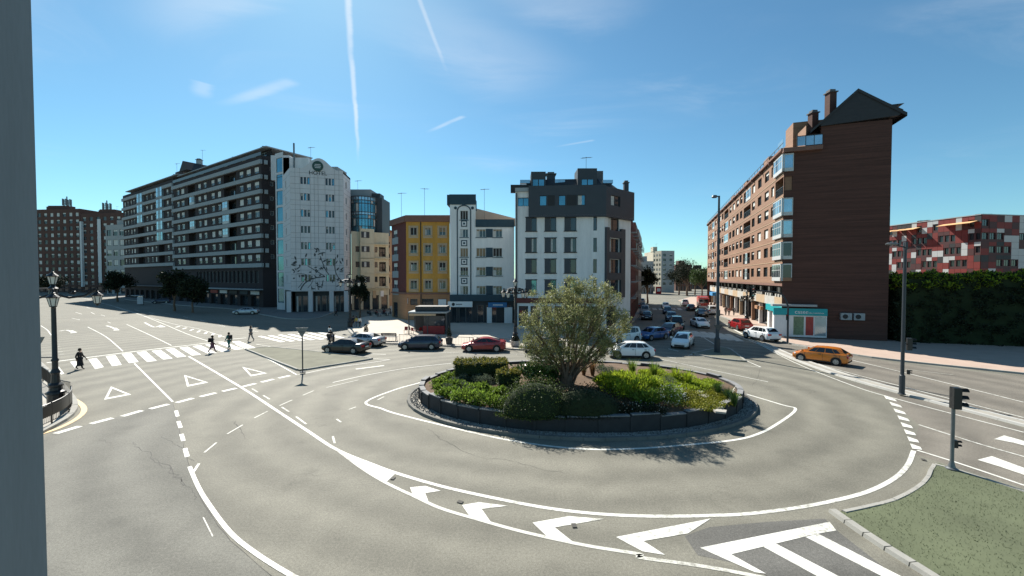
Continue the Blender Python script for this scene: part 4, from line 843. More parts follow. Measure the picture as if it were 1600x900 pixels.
for k in range(120):
    x, y = mr_.uniform(180, 715), mr_.uniform(265, 715)
    if (x - 450) ** 2 / 290 ** 2 + (y - 510) ** 2 / 245 ** 2 > 1 or mr_.random() < .2: continue
    if any(abs(x - wx) < 52 for wx in (322, 578)) and mr_.random() < .7: continue
    u_, z_ = f.hit(*crop(430, 345, .15, [(x, y)])[0]); a = mr_.uniform(0, 6.28); l, w2 = mr_.uniform(.22, .5), mr_.uniform(.09, .16); c, s = math.cos(a), math.sin(a)
    lf.add([(u_ + dx * c - dy * s, -.066, z_ + dx * s + dy * c) for dx, dy in ((-l, 0), (-.3 * l, w2), (.4 * l, w2 * .9), (l, 0), (.4 * l, -w2 * .9), (-.3 * l, -w2))], [(5, 4, 3, 2, 1, 0)])
mm.build('mural_branches', 'mural_ink', ht, f.pos(0, 0), f.rz); lf.build('mural_leaves', 'mural_ink', ht, f.pos(0, 0), f.rz)
gf = Fac(ht, pts[2] + V2(.1, 1.2), pts[3] + V2(-.1, 1.2), 0, 5, 'shop_dark', .1)
for k in range(8): gf.win(gf.L * (.02 + .122 * k), gf.L * (.02 + .122 * k) + gf.L * .1, .5, 3.9, mull=0, frame='grey_metal', gl='glass', curtain=.3 if k % 3 == 0 else 0)
gf.build(); f.slab('soffit', 0, f.L, 4.85, 4.998, -1.25, .05, 'hotel_panel')
for x in (447, 481, 514, 537): f.slab('column', f.u(x), f.u(x) + .8, 0, 4.85, -.8, 0, 'hotel_panel')
for i in (1, 3):
    q = Fac(ht, pts[i], pts[i + 1], 0, 5, 'shop_dark', .1); q.win(.2, q.L - .2, .5, 3.9, mull=1, frame='grey_metal'); q.build()
rest(ht, pts, 0, 28.6, 'hotel_panel', 'roof_grey', (0, 1, 2, 3))
rbox(ht, 'plant_room', PX(470, 92), 7, 6, 28.6, 33.4, 'white_wall'); rbox(ht, 'plant_room', PX(452, 92), 4, 6, 28.6, 33.9, 'hotel_panel'); rbox(ht, 'stair_housing', PX(512, 92), 7, 5, 28.6, 31.6, 'band_pale'); MB().tube([(0, 0, 28.6), (0, 0, 36.5)], .18, 8).build('flue', 'grey_metal', ht, PX(462, 89) - pts[2]); antenna(ht, PX(488, 90), 31, 5)
farther(ht, 1.1)
# ---- beige building with a glass drum
pts = [PX(549.3, 89), PX(608, 93), PX(606, 112), PX(549.3, 112)]
bb = thing('apartment_building', 'beige apartment building with curved glass drum on top beside the hotel', 'building', pts[0])
f = Fac(bb, pts[0], pts[1], 0, 17.6, 'beige_wall', .18)
for y0, y1 in ((384.7, 393.7), (408.7, 417.7), (432, 441)):
    z0, z1 = f.z(560, y1), f.z(560, y0)
    f.winx(555.7, 562, z0, z1, frame='dark_frame', mull=0); f.winx(585.5, 590, z0, z1, frame='dark_frame', mull=0); f.loggia(f.u(592.5), f.u(603), z0 - .9, z1, .5, 'interior', 'black_iron')
bu0, bu1 = f.u(562.5), f.u(584)
for y0, y1 in ((362, 371.7), (384.7, 393.7), (408.7, 417.7), (432, 441)):
    z0, z1 = f.z(560, y1), f.z(560, y0); b = f.slab('bay', bu0, bu1, z0 - 1.2, z1 + .65, .002, .8, 'beige_wall')
    MB().box(.2, -.83, 0, 1.9, -.8, z1 - z0).build('window', 'dark_frame', b, (0, 0, z0)); MB().box(.75, -.845, .1, 1.2, -.832, z1 - z0 - .1).build('curtain', 'curtain', b, (0, 0, z0)); f.slab('string_course', bu0 - .1, f.L, z0 - 1.35, z0 - 1.21, .002, .9, 'beige_wall')
for k in range(4): f.win(f.L * (.06 + .24 * k), f.L * (.06 + .24 * k) + 1.4, .3, 3.6, mull=0, frame='dark_frame', d=.4)
for k, x in enumerate((556, 567, 582, 594)): f.slab('shop_sign', f.u(x), f.u(x) + .7, 3.0 + .3 * (k % 2), 4.6, .05, .2, 'sign_white' if k % 2 else 'surround')
f.build(); rest(bb, pts, 0, 17.6, 'beige_wall', 'roof_grey', (0,))
dc, dr = PX(569, 93.2), 2.95 * 1.0; loc = dc - pts[0]; fm = MB(); sl_ = MB()
for k in range(15):
    a = math.pi + math.pi * k / 14; sl_ = sl_
    fm.bar((dr * math.cos(a), dr * math.sin(a), 17.6), (dr * math.cos(a), dr * math.sin(a), 25.4), .1)
lev = [17.6, 18.9, 20.6, 21.4, 22.0, 23.9, 24.6, 25.4]
for z_ in lev:
    for k in range(14):
        a, b = math.pi + math.pi * k / 14, math.pi + math.pi * (k + 1) / 14; fm.bar((dr * math.cos(a), dr * math.sin(a), z_), (dr * math.cos(b), dr * math.sin(b), z_), .12, .14)
dm = fm.build('drum_frame', 'dark_metal', bb, loc)
for j in range(7):
    for k in range(14):
        a, b = math.pi + math.pi * k / 14, math.pi + math.pi * (k + 1) / 14; r_ = dr - .06
        MB().add([(r_ * math.cos(a), r_ * math.sin(a), lev[j]), (r_ * math.cos(b), r_ * math.sin(b), lev[j]), (r_ * math.cos(b), r_ * math.sin(b), lev[j + 1]), (r_ * math.cos(a), r_ * math.sin(a), lev[j + 1])], [(0, 1, 2, 3)]).build('pane', 'glass_pale' if j in (3, 6) else ('glass_teal' if (k * 5 + j * 3) % 7 else 'curtain'), dm)
MB().lathe([(dr, 25.4), (dr, 25.55)], seg=28).build('drum_roof', 'roof_grey', bb, loc); MB().box(-3.4, .05, 17.6, 4.2, 6, 25.6).build('drum_core', 'slate_clad', bb, loc); MB().box(-3.4, .5, 25.6, 1.5, 5, 27.6).build('plant_room', 'band_pale', bb, loc); MB().box(1.6, 1, 25.6, 3.4, 4, 26.8).build('plant_room', 'slate_clad', bb, loc); antenna(bb, dc + V2(-2, 2), 27, 3)

farther(bb, 1.07)
pk = thing('house', 'narrow peach house with tiled gable roof behind the beige building', 'building', PX(600, 108))
m = MB().box(-3.2, 0, 0, 2.6, 12, 19.5); m.build('wall', 'pink_wall', pk); MB().add([(-4.2, -.6, 19.5), (3.2, -.6, 19.5), (3.2, 12, 19.5), (-4.2, 12, 19.5), (-4.2, -.6, 22.4), (-4.2, 12, 22.4)], [(0, 1, 4), (1, 2, 5, 4), (2, 3, 5), (0, 3, 2, 1), (3, 0, 4, 5)]).build('roof', 'roof_tile', pk)
for k in range(5): o = MB().box(.6, -.05, 3 + 3.1 * k, 1.6, -.01, 4.5 + 3.1 * k).build('window', 'dark_frame', pk)

# ---- yellow apartment house with maroon chamfer
pts = [PX(612.5, 77), PX(635, 71), PX(703, 71), PX(703, 86), PX(614, 88)]
yh = thing('apartment_house', 'mustard yellow apartment house with maroon chamfered corner and brick base', 'building', pts[1])
f = Fac(yh, pts[1], pts[2], 4.7, 17.2, 'yellow_wall', .18); cf = Fac(yh, pts[0], pts[1], 4.7, 17.2, 'maroon_wall', .15)
for y0, y1 in ((355, 367.5), (382.2, 395.5), (409.6, 423), (438, 451.5)):
    z0, z1 = f.z(660, y1), f.z(660, y0)
    for x0, x1 in ((641.3, 651.5), (664, 673.5), (686.4, 696.4)):
        f.winx(x0, x1, z0, z1, mull=1, frame='white_frame', blind=brnd.choice((.95, .3, .3, .6)), bm='interior' if brnd.random() < .5 else 'blind_brown', curtain=brnd.choice((0, .2)), sill='surround')
        a, b = f.u(x0), f.u(x1); f.slab('surround', a - .28, a - .01, z0 - .05, z1 + .25, .002, .06, 'surround'); f.slab('surround', b + .01, b + .28, z0 - .05, z1 + .25, .002, .06, 'surround'); f.slab('surround', a - .008, b + .008, z1 + .01, z1 + .25, .002, .06, 'surround'); f.slab('surround', a - .28, b + .28, z0 - .5, z0 - .12, .002, .05, 'surround')
    cf.winx(615, 621, z0, z1, mull=1, frame='band_pale', blind=.5); cf.slab('surround', cf.u(613.6), cf.u(622.6), z0 - 1.2, z0 - .02, .002, .07, 'band_pale')
f.build(); cf.build()
for q in (f, cf): q.slab('cornice', -.15, q.L + .1, 17.15, 18.2, -.3, .35, 'cornice_brown'); q.slab('string_course', -.05, q.L + .03, 4.62, 4.95, -.1, .2, 'cornice_brown')
f.slab('drain_pipe', f.u(657), f.u(657) + .14, .2, 17.1, .02, .16, 'ink')
gf = Fac(yh, pts[1], pts[2], 0, 4.62, 'brick_orange', .2); gc = Fac(yh, pts[0], pts[1], 0, 4.62, 'brick_orange', .2)
for (x0, x1, y0, y1), g_ in (((624.9, 636.7, 466, 474.5), None), ((640.7, 652, 467, 476.5), 1), ((659, 677, 466.7, 478), 1), ((684.7, 697, 467.7, 478), None)):
    a, b = max(.25, gf.u(x0)), gf.u(x1); z0, z1 = gf.z(660, y1), gf.z(660, y0)
    if g_: gf.win(a, b, z0, z1, mull=1, frame='dark_frame')
    else: gf.slab('notice_board', a, b, z0, z1, .004, .08, 'sign_white'); gf.slab('board_frame', a - .1, b + .1, z0 - .1, z1 + .1, .001, .04, 'cornice_brown')
gf.win(gf.u(664), gf.u(679), .15, 2.6, mull=2, frame='dark_frame'); gc.win(.5, gc.L * .4, .2, 3.0, mull=0, frame='dark_frame'); gf.build(); gc.build()
rest(yh, pts, 0, 18.1, 'pink_wall', 'roof_tile', (0, 1)); rbox(yh, 'roof_ridge', PX(680, 78), 10, 5, 18.1, 19.0, 'roof_tile'); antenna(yh, PX(628, 76), 18, 5.2); antenna(yh, PX(664, 74), 18, 5.6, 2)

# ---- white art deco house with tower
pts = [PX(703.3, 67), PX(743.5, 67), PX(803.5, 67), PX(803.5, 84), PX(703.3, 84)]
dh = thing('apartment_house', 'white house with tall arched window tower and navy trim', 'building', pts[0])
f = Fac(dh, pts[0], pts[1], 4.4, 21.0, 'white_wall', .16); g_ = Fac(dh, pts[1], pts[2], 4.4, 16.9, 'white_wall', .16)
RW = ((358, 370.8), (387.5, 401.7), (417.3, 431), (446.8, 460.4)); 
for k, (y0, y1) in enumerate(((329, 343.6),) + RW):
    z0, z1 = f.z(720, y1), f.z(720, y0); f.winx(719.3, 731.5, z0, z1, mull=2, frame='white_frame', blind=(.9, 0, .95, .4, 0)[k], bm='interior' if k in (0, 3) else 'blind_brown', curtain=.3 if k in (1, 4) else 0, sill='navy_panel')
    if k < 4:
        zc = f.z(725, (349.5, 380, 409, 439)[k]); uc_ = f.u(725.4); o = f.slab('ornament', uc_ - .5, uc_ + .5, zc - .5, zc + .5, .002, .05, 'navy_panel')
        f.slab('ornament_square', uc_ - .34, uc_ + .34, zc - .34, zc + .34, .052, .07, 'white_wall'); f.slab('ornament_centre', uc_ - .16, uc_ + .16, zc - .16, zc + .16, .072, .09, 'navy_panel')
ua, ub = f.u(714.8), f.u(735.6); zs_ = f.z(725, 330); rr = (ub - ua) / 2; am = [(ua, -.05, 4.5), (ua, -.05, zs_)] + [(ua + rr - rr * math.cos(t), -.05, zs_ + rr * .85 * math.sin(t)) for t in [math.pi * k / 12 for k in range(1, 12)]] + [(ub, -.05, zs_), (ub, -.05, 4.5)]
MB().tube(am, .09, 5).build('arch_moulding', 'navy_panel', dh, f.pos(0, 0), f.rz); f.plate('keystone', [(ua + rr - .25, zs_ + rr * .8), (ua + rr + .25, zs_ + rr * .8), (ua + rr + .4, zs_ + rr + .5), (ua + rr - .4, zs_ + rr + .5)], .06, .16, 'navy_panel')
for x in (712, 738.5): MB().lathe([(.24, 0), (.24, .06)], seg=14, axis='y').build('roundel', 'navy_panel', dh, f.pos(f.u(x), f.z(725, 325), .065), f.rz)
f.slab('tower_cap', -.05, f.L + .05, 19.4, 21.05, .002, .12, 'navy_panel'); rbox(dh, 'tower_cap', PX(723, 70.2), 4.35, 6, 19.4, 21.05, 'navy_panel')
for k, (y0, y1) in enumerate(RW):
    z0, z1 = g_.z(760, y1), g_.z(760, y0)
    for j, (x0, x1) in enumerate(((744.3, 759), (770.3, 784.6))): g_.winx(x0, x1, z0, z1, mull=2, frame='white_frame', blind=(.25, .9, .35, .2)[k], bm='blind_brown' if k != 1 or j == 0 else 'interior', curtain=.25, sill='navy_panel')
    g_.slab('navy_spandrel', g_.u(759.3), g_.u(770), z0 - .05, z1 + .05, .002, .05, 'navy_panel')
g_.slab('navy_coping', -.02, g_.L, 15.75, 17.0, .003, .16, 'navy_panel'); f.build(); g_.build()
ga = Fac(dh, pts[0], pts[2], 0, 4.4, 'shop_dark', .25)
for a, b, c in ((.02, .1, 0), (.14, .34, 1), (.42, .52, 0), (.56, .72, 1), (.86, .95, 0)): ga.win(ga.L * a, ga.L * b, .15, 3.0, mull=c, frame='grey_metal', d=.3)
ga.build(); ga.slab('fascia', 0, ga.L, 3.7, 4.75, .003, .5, 'navy_panel'); o = ga.slab('shop_sign', ga.u(700.5), ga.u(738.6), 2.75, 3.65, .5, .75, 'sign_white'); MB().lathe([(.26, 0), (.26, .03)], (.9, -.78, 3.2), 14, 'y').build('sign_logo', 'ink', o)
for k in range(6): MB().box(1.35 + k * .17, -.765, 3.12, 1.47 + k * .17, -.752, 3.28).build('sign_letter', 'ink', o)
o = ga.slab('shop_sign', ga.u(763), ga.u(792), 2.7, 3.5, .5, .7, 'sign_blue')
for k in range(9): MB().box(.8 + k * .18, -.715, 2.98, .92 + k * .18, -.702, 3.2).build('sign_letter', 'sign_white', o)
for x in (761, 788): ga.slab('column', ga.u(x), ga.u(x) + (.8 if x < 770 else 1.3), 0, 2.7, .25, .6, 'white_wall')
rest(dh, [pts[1], pts[2], pts[3], PX(743.5, 84)], 0, 16.85, 'white_wall', 'roof_tile', (0,)); rest(dh, [pts[0], pts[1], PX(743.5, 84), pts[4]], 0, 19.4, 'white_wall', 'roof_grey', (0,)); antenna(dh, PX(757, 74), 17, 6.5)
m = MB().add([(-6, 0, 0), (7, 0, 0), (7, 9, 0), (-6, 9, 0), (-6, 0, 3.9), (7, 0, 0.6), (-6, 9, 3.9), (7, 9, .6)], [(0, 1, 5, 4), (4, 5, 7, 6), (1, 2, 7, 5), (3, 0, 4, 6)]); m.build('rear_gable', 'far_cream', dh, PX(775, 75) - pts[0] + Vector((0, 0, 16.85)))

# ---- white and slate corner building
pts = [PX(805, 61), PX(944, 60), PX(985, 64.5), PX(985, 64.5) + V2(2.2, 14), PX(805, 80)]
cb = thing('corner_building', 'white corner building with projecting slate-grey top floor and dormered roof', 'building', pts[1])
f = Fac(cb, pts[0], pts[1], 0, 20.3, 'white_wall', .2); c_ = Fac(cb, pts[1], pts[2], 0, 20.3, 'white_wall', .2)
for k, (y0, y1) in enumerate(((339.5, 360.7), (372, 394), (405, 426.6), (437.5, 459))):
    z0, z1 = f.z(870, y1), f.z(870, y0)
    for x0, x1 in ((821.4, 838.5), (851, 869), (881.7, 900.4)):
        f.win((f.u(x0) + f.u(x1)) / 2, f.u(x1), z0, z1, mull=0, frame='dark_frame', gl='glass' if k < 3 else 'glass_teal', curtain=.3 if (k + int(x0)) % 3 == 0 else 0); a = f.u(x0); f.slab('shutter_panel', a, (f.u(x0) + f.u(x1)) / 2 - .01, z0, z1, .002, .06, 'slate_clad'); f.slab('sill', a - .1, f.u(x1) + .1, z0 - .12, z0 - .004, .003, .12, 'ink'); f.slab('lintel', a - .1, f.u(x1) + .1, z1 + .004, z1 + .1, .003, .1, 'ink')
    f.winx(926.8, 932.4, z0, z1, mull=0, frame='dark_frame')
    c_.winx(950, 967, z0, z1, mull=1, frame='dark_frame', curtain=.3)
for x0, x1 in ((809, 826),): f.winx(x0, x1, f.z(870, 321.5), f.z(870, 308), mull=1, frame='dark_frame', gl='glass_teal')
za, zbk = f.z(870, 337), f.z(870, 291)
zc = c_.z(960, 357); c_.slab('grey_bay', .1, c_.u(949.5), 4.5, zc, .002, .35, 'slate_clad'); c_.slab('grey_bay', c_.u(967.6), c_.u(974), 4.5, zc, .002, .35, 'slate_clad')
for y0, y1 in ((360.7, 372), (394, 405), (426.6, 437.5)): c_.slab('grey_bay', c_.u(949.6), c_.u(967.5), c_.z(960, y1) + .01, min(zc, c_.z(960, y0) - .01), .002, .35, 'slate_clad')
f.slab('drain_pipe', .15, .3, 0, 20, .02, .16, 'ink')
for k in range(7): f.win(f.L * (.04 + .135 * k), f.L * (.04 + .135 * k) + 1.4, .3, 3.3, mull=0, frame='dark_frame', d=.3)
c_.win(.6, 3.2, .3, 3.3, mull=1, frame='dark_frame', d=.3); f.slab('maroon_base', 0, f.L, 3.75, 4.5, .003, .2, 'maroon_wall'); f.build(); c_.build()
# projecting slate volume: three clad faces with openings
o1, o2 = .6, .6; pA = pts[0] + V2(0, 0) + (pts[1] - pts[0]).normalized() * (f.u(826)) + f.n * .6; pB = pts[1] + f.n * .6 + V2(.15, 0); pC = pts[2] + c_.n * .6
s1 = Fac(cb, pA, pB, za, zbk, 'slate_clad', .2); s2 = Fac(cb, pB, pC, za, zbk - .2, 'slate_clad', .2)
for x0, x1 in ((843, 854), (872.7, 883.6), (902, 914)): s1.winx(x0, x1, s1.z(870, 321), s1.z(870, 305), mull=0, frame='dark_frame', gl='glass_teal', curtain=.0 if x0 < 900 else .5)
for x0, x1 in ((855.5, 866.5), (885, 900.5)): s1.slab('louvre_panel', s1.u(x0), s1.u(x1), s1.z(870, 321), s1.z(870, 305), .002, .05, 'ink')
s2.winx(954, 968.5, s2.z(960, 321.5), s2.z(960, 305.5), mull=1, frame='dark_frame', curtain=.4); s1.build(); s2.build()
L0 = cb.location; MB().prism([(p.x - L0.x, p.y - L0.y) for p in (pA, pB, pC, pts[2], pts[1], pts[0] + (pts[1] - pts[0]).normalized() * f.u(826))], za - .25, za - .005).build('soffit', 'slate_clad', cb)
sd_ = pA - f.n * .65; MB().add([(p.x - L0.x, p.y - L0.y, z_) for p, z_ in ((sd_, za), (pA, za), (pA, zbk), (sd_, zbk))], [(0, 1, 2, 3)]).build('side_cladding', 'slate_clad', cb)
rest(cb, pts, 0, 20.3, 'white_wall', 'roof_slate', (0, 1)); f.slab('parapet', 0, f.u(827), 20.2, 20.75, -.5, .3, 'band_pale')
# mansard roof
q0 = [pts[0] + V2(.6, .6), pts[1] + V2(.2, .4), pts[2] + V2(-.4, .3), pts[3], pts[4]]; q1 = [pts[0] + V2(2.4, 2.6), pts[1] + V2(-.4, 2.8), pts[2] + V2(-2.6, 2.0), pts[3] + V2(-3, -3), pts[4] + V2(3, -3)]
mv = [(p.x - L0.x, p.y - L0.y, 20.3 if i < 5 else 22.6) for i, p in enumerate(q0 + q1)]; MB().add(mv, [(i, (i + 1) % 5, 5 + (i + 1) % 5, 5 + i) for i in range(5)] + [(5, 6, 7, 8, 9)]).build('mansard_roof', 'roof_slate', cb); rbox(cb, 'roof_fascia', PX(875, 62.2), 15, .4, 20.3, 21.5, 'ink')
for x, w_, zt in ((841, 2.2, 23.4), (917, 2.9, 23.9)):
    p = PX(x, 61.8); o = rbox(cb, 'dormer', p + V2(0, 1.6), w_, 3.2, 20.4, zt, 'slate_clad')
    for k in (-.45, .45): MB().box(k - .38, -1.66, 20.9 + .2, k + .38, -1.61, 22.2).build('window', 'glass_teal', o)
for x in (820, 874, 948): rbox(cb, 'skylight', PX(x, 63.2), 1.5, 1.0, 21.9, 22.4, 'glass_pale')
chimney(cb, PX(860, 66), 22.4, 1.5, 1.3, 'slate_clad'); rbox(cb, 'lift_housing', PX(926, 67), 2.8, 2, 22.4, 24.6, 'roof_grey'); chimney(cb, PX(977, 65.5), 20.3, 2.2, .7, 'slate_clad'); antenna(cb, PX(915, 68), 24, 3.4)
# ---- darker row along the left side of the right street
d2 = V2(222 / 640, 1)
for i, (ta, tb, hh, mt, lb) in enumerate(((1.0, 16, 17.2, 'maroon_wall', 'narrow dark red house with balconies right after the slate corner building'), (16.2, 33, 18.4, 'brick_far', 'second narrow brick house up the right street'), (33.2, 56, 19.0, 'far_grey', 'grey house at the far end of the dark street row'))):
    a, b = pts[2] + d2 * ta, pts[2] + d2 * tb; t = thing('town_house', lb, 'building', a, 0, 'houses along the shaded side of the right street'); q = Fac(t, a, b, 0, hh, mt, .18); nW = max(4, int(q.L / 3))
    for fl_ in range(5):
        for k in range(nW):
            u0 = q.L * (k + .25) / nW; q.win(u0, u0 + 1.3, 4.6 + 2.65 * fl_, 6.3 + 2.65 * fl_, mull=1, blind=brnd.choice((0, .3, .6)))
            if k % 2 == 0: o = q.slab('balcony', u0 - .3, u0 + 1.7, 4.1 + 2.65 * fl_, 4.25 + 2.65 * fl_, .002, .8, 'band_pale'); MB().box(0, -.8, 4.25 + 2.65 * fl_, 2.0, -.76, 5.2 + 2.65 * fl_).build('railing', 'dark_metal', o)
    for k in range(nW): q.win(q.L * (k + .15) / nW, q.L * (k + .8) / nW, .3, 3.2, mull=0, frame='dark_frame', d=.3)
    q.build(); rest(t, [a, b, b + V2(-12, 3), a + V2(-12, 3)], 0, hh, mt, 'roof_tile', (0,)); chimney(t, a + d2 * 4 + V2(-4, 2), hh, 1.6, .9, mt)
# ---- brick block with the blank gable
P0 = PX(1222, 51); PF = along(P0, d2, 1105); gd = V2(1, -222 / 640); PG = along(P0, gd, 1388.5); dn = d2.normalized()
bk = thing('brick_apartment_block', 'tall red brick apartment block with blank dark gable facing the roundabout', 'building', P0)
ZO = 6.75; ZT = 23.4
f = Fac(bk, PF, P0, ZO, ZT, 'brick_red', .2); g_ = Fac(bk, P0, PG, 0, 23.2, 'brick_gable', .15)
base = [(1203, 1207.6), (1193, 1199.3), (1182.5, 1188), (1173.5, 1178)]; lg = (1160.7, 1171.5); base2 = [(1155, 1158.6), (1149.2, 1153), (1143.5, 1147), (1138.7, 1141.6)]; lg2 = (1130.6, 1137.2)
per = f.u(lg[0]) - f.u(lg2[0]); un = []
for a, b in base: un.append((f.u(a), f.u(b), 'w'))
k = 0
while True:
    sh = per * k
    if f.u(lg[0]) - sh < 1: break
    un.append((f.u(lg[0]) - sh, f.u(lg[1]) - sh, 'l'))
    for a, b in base2: un.append((f.u(a) - sh, f.u(b) - sh, 'w'))
    k += 1
for r_ in range(6):
    zs0 = 7.55 + 2.7 * r_
    for j, (a, b, t) in enumerate(un):
        if a < .3: continue
        if t == 'w': f.win(a, b, zs0 + .1, zs0 + 1.45, mull=0 if b - a < 1.2 else 1, frame='dark_frame', blind=brnd.choice((0, .3, .3, .5, .95, .0)))
        else:
            f.loggia(a, b, zs0 - .35, zs0 + 1.5, .9, 'interior', 'dark_metal'); s_ = brnd.random()
            if s_ < .6: f.bay(a + (b - a) * (.0 if s_ < .3 else .35), b if s_ < .4 else a + (b - a) * .65, zs0 - .35, zs0 + 1.5, .05, cols=3, gl='glass_pale', low=.25)
    if r_ < 5: f.slab('brick_course', .02, f.L - .02, zs0 + 1.95, zs0 + 2.02, .002, .04, 'surround')
    # glazed corner bay
    zz0 = zs0 - .45; ub0 = f.u(1209.5)
    if r_ != 4:
        o = f.bay(ub0, f.L + .25, zz0, zz0 + 2.15, .25, cols=4, gl='glass_pale' if r_ > 2 else 'glass', low=.22); W_ = g_.u(1236.5)
        o2 = MB().box(-.25, -.25, 0, W_, -.01, .42).build('glazed_gallery', 'white_frame' if r_ else 'brick_red', bk, g_.pos(0, zz0), g_.rz); MB().box(-.25, -.25, 2.0, W_, -.01, 2.15).build('gallery_head', 'white_frame', o2); MB().box(-.25, -.254, .42, -.17, -.02, 2.0).box(W_ - .08, -.254, .42, W_, -.02, 2.0).build('frame', 'white_frame', o2); MB().box(-.17, -.2, .42, W_ - .08, -.18, 2.0).build('pane', 'glass_pale' if r_ > 1 else 'glass', o2)
    else: f.loggia(ub0, f.L - .1, zz0, zz0 + 2.15, .9, 'interior', 'dark_metal'); g_.win(.1, g_.u(1236), zz0 + .4, zz0 + 2.1, mull=0, frame='dark_frame', d=.5)
f.slab('eaves', 0, f.L + .05, ZT - .15, ZT + .12, .002, .35, 'cornice_brown')
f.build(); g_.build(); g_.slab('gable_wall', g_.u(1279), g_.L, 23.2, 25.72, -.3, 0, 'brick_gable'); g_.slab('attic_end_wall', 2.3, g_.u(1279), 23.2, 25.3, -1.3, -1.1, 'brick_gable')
for k in range(14): o = f.slab('eaves_bracket', f.L * (.02 + .07 * k), f.L * (.02 + .07 * k) + .12, ZT - .6, ZT - .16, .002, .5, 'cornice_brown')
# soffit, recessed shops
L0 = bk.location; rec = V2(dn.y, -dn.x) * 1.6; B0, BF = P0 + rec + dn * .02, PF + rec
MB().prism([(p.x - L0.x, p.y - L0.y) for p in (P0 + dn * .02, PF, PF + rec * 1.3, P0 + dn * .02 + rec * 1.3)], ZO - .3, ZO - .004).build('soffit', 'cornice_brown', bk)
sf = Fac(bk, BF, B0, 0, ZO - .3, 'shop_dark', .2)
for k in range(14):
    u0 = sf.L * (.01 + .07 * k)
    sf.win(u0 + .2, u0 + sf.L * .06, .4, 3.1, mull=1, frame='white_frame' if k % 3 else 'dark_frame', d=.3); sf.win(u0 + .2, u0 + sf.L * .06, 4.8, 6.2, mull=2, frame='dark_frame', d=.3)
    sf.slab('pillar', u0 - .25, u0 + .18, 0, 4.4, .01, .5, ('surround', 'band_pale', 'brick_red', 'white_wall')[k % 4])
    o = sf.slab('parapet_panel', u0 - .2, u0 + sf.L * .068, 3.7, 4.9, .6, .9, 'surround' if k % 2 else 'concrete')
    for j in range(3): sf.slab('crenel', u0 + j * 1.3, u0 + j * 1.3 + .55, 4.9, 5.3, .62, .88, 'concrete')
sf.build()
sf.slab('awning', sf.L * .12, sf.L * .2, 2.7, 3.6, .9, 2.0, 'awning_blue'); sf.slab('shop_sign', sf.L * .79, sf.L * .84, 2.6, 3.1, .9, 1.3, 'brick_orange')
# insurance office wrapping the corner
tu = sf.L; o = sf.slab('office_sign', tu - 9.5, tu + .1, 2.9, 3.75, .9, 1.2, 'sign_teal'); 
for k in range(4): sf.slab('office_pillar', tu - 9.3 + k * 2.6, tu - 8.3 + k * 2.6, 0, 2.9, .3, 1.0, 'white_wall')
text(bk, 'caser', sf, tu - 1.8, 3.12, .62, 'sign_white', 1.22)
gs = g_.u(1291.5); o = g_.slab('office_sign', -1.0, gs, 2.9, 3.75, .25, .55, 'sign_teal'); g_.slab('office_ledge', -1.2, gs * .75, 4.0, 4.25, .02, .9, 'band_pale')
text(bk, 'caser', g_, g_.u(1251), 3.12, .66, 'sign_white', .57); text(bk, 'ayuda y asistencia', g_, g_.u(1272), 3.16, .26, 'sign_white', .57)
g_.slab('office_window', -.9, gs, .25, 2.9, .2, .42, 'white_wall')
for x0, x1, mt in ((1239.5, 1255.5, 'poster'), (1258.5, 1270.5, 'poster_red'), (1272.5, 1290, 'glass_pale')): g_.slab('window_poster', g_.u(x0), g_.u(x1), .5, 2.75, .424, .44, mt)
for x in (1313.5, 1333.5):
    o = g_.slab('air_conditioner', g_.u(x), g_.u(x) + 1.05, 2.5, 3.3, .02, .45, 'band_pale'); MB().lathe([(.27, 0), (.27, .02)], (.4, -.475, 2.9), 16, 'y').build('fan_grille', 'ink', o)
# gable roof
apx = g_.hit(1339, 142); MR = 'roof_slate'
g_.plate('gable_cladding', [(g_.u(1277), 25.68), (g_.L + .5, 26.0), (g_.L + .9, 26.6), (apx[0], apx[1]), (g_.u(1277), 25.9)], -.3, .25, 'roof_slate')
u0_, u1_, ua_ = g_.u(1262), g_.L + 1.2, apx[0]; Lb = f.L
def gp3(u_, z_, back): p = g_.pos(u_, z_, .35); return p + dn * back
MB().add([gp3(u0_, 25.3, 0), gp3(ua_, apx[1] + .15, 0), gp3(u1_, 26.2, 0), gp3(u0_, 25.3, Lb), gp3(ua_, apx[1] + .15, Lb), gp3(u1_, 26.2, Lb), gp3(u0_, 25.0, 0), gp3(ua_, apx[1] - .2, 0), gp3(u1_, 25.8, 0), gp3(u0_, 25.0, Lb), gp3(u1_, 25.8, Lb)], [(0, 1, 4, 3), (1, 2, 5, 4), (0, 6, 7, 1), (1, 7, 8, 2), (3, 4, 5, 10, 9), (6, 0, 3, 9), (2, 8, 10, 5)]).build('roof', MR, bk)
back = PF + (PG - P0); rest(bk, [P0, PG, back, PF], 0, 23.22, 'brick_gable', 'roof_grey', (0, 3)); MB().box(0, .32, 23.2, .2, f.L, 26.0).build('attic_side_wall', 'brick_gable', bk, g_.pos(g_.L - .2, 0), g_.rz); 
MB().box(0, 0, ZO, .05, 1, ZO + .1).build('lintel', 'cornice_brown', bk, g_.pos(.1, 0, -.3), g_.rz)
tr_ = Fac(bk, PF + rec * 1.4, P0 + rec * 1.4, ZT, 26.0, 'brick_red')
for k in range(12): tr_.win(tr_.L * (.03 + .08 * k), tr_.L * (.03 + .08 * k) + 1.8, ZT + .4, ZT + 2.0, mull=1, blind=.3)
tr_.build(); f.slab('terrace_rail', 0, f.L, ZT + .75, ZT + .82, .1, .16, 'grey_metal')
for k in range(40): f.slab('rail_post', f.L * k / 40, f.L * k / 40 + .05, ZT + .1, ZT + .74, .1, .15, 'grey_metal')
g_.slab('balcony_slab', -.2, g_.u(1280), 22.9, 23.4, .0, .5, 'cornice_brown')
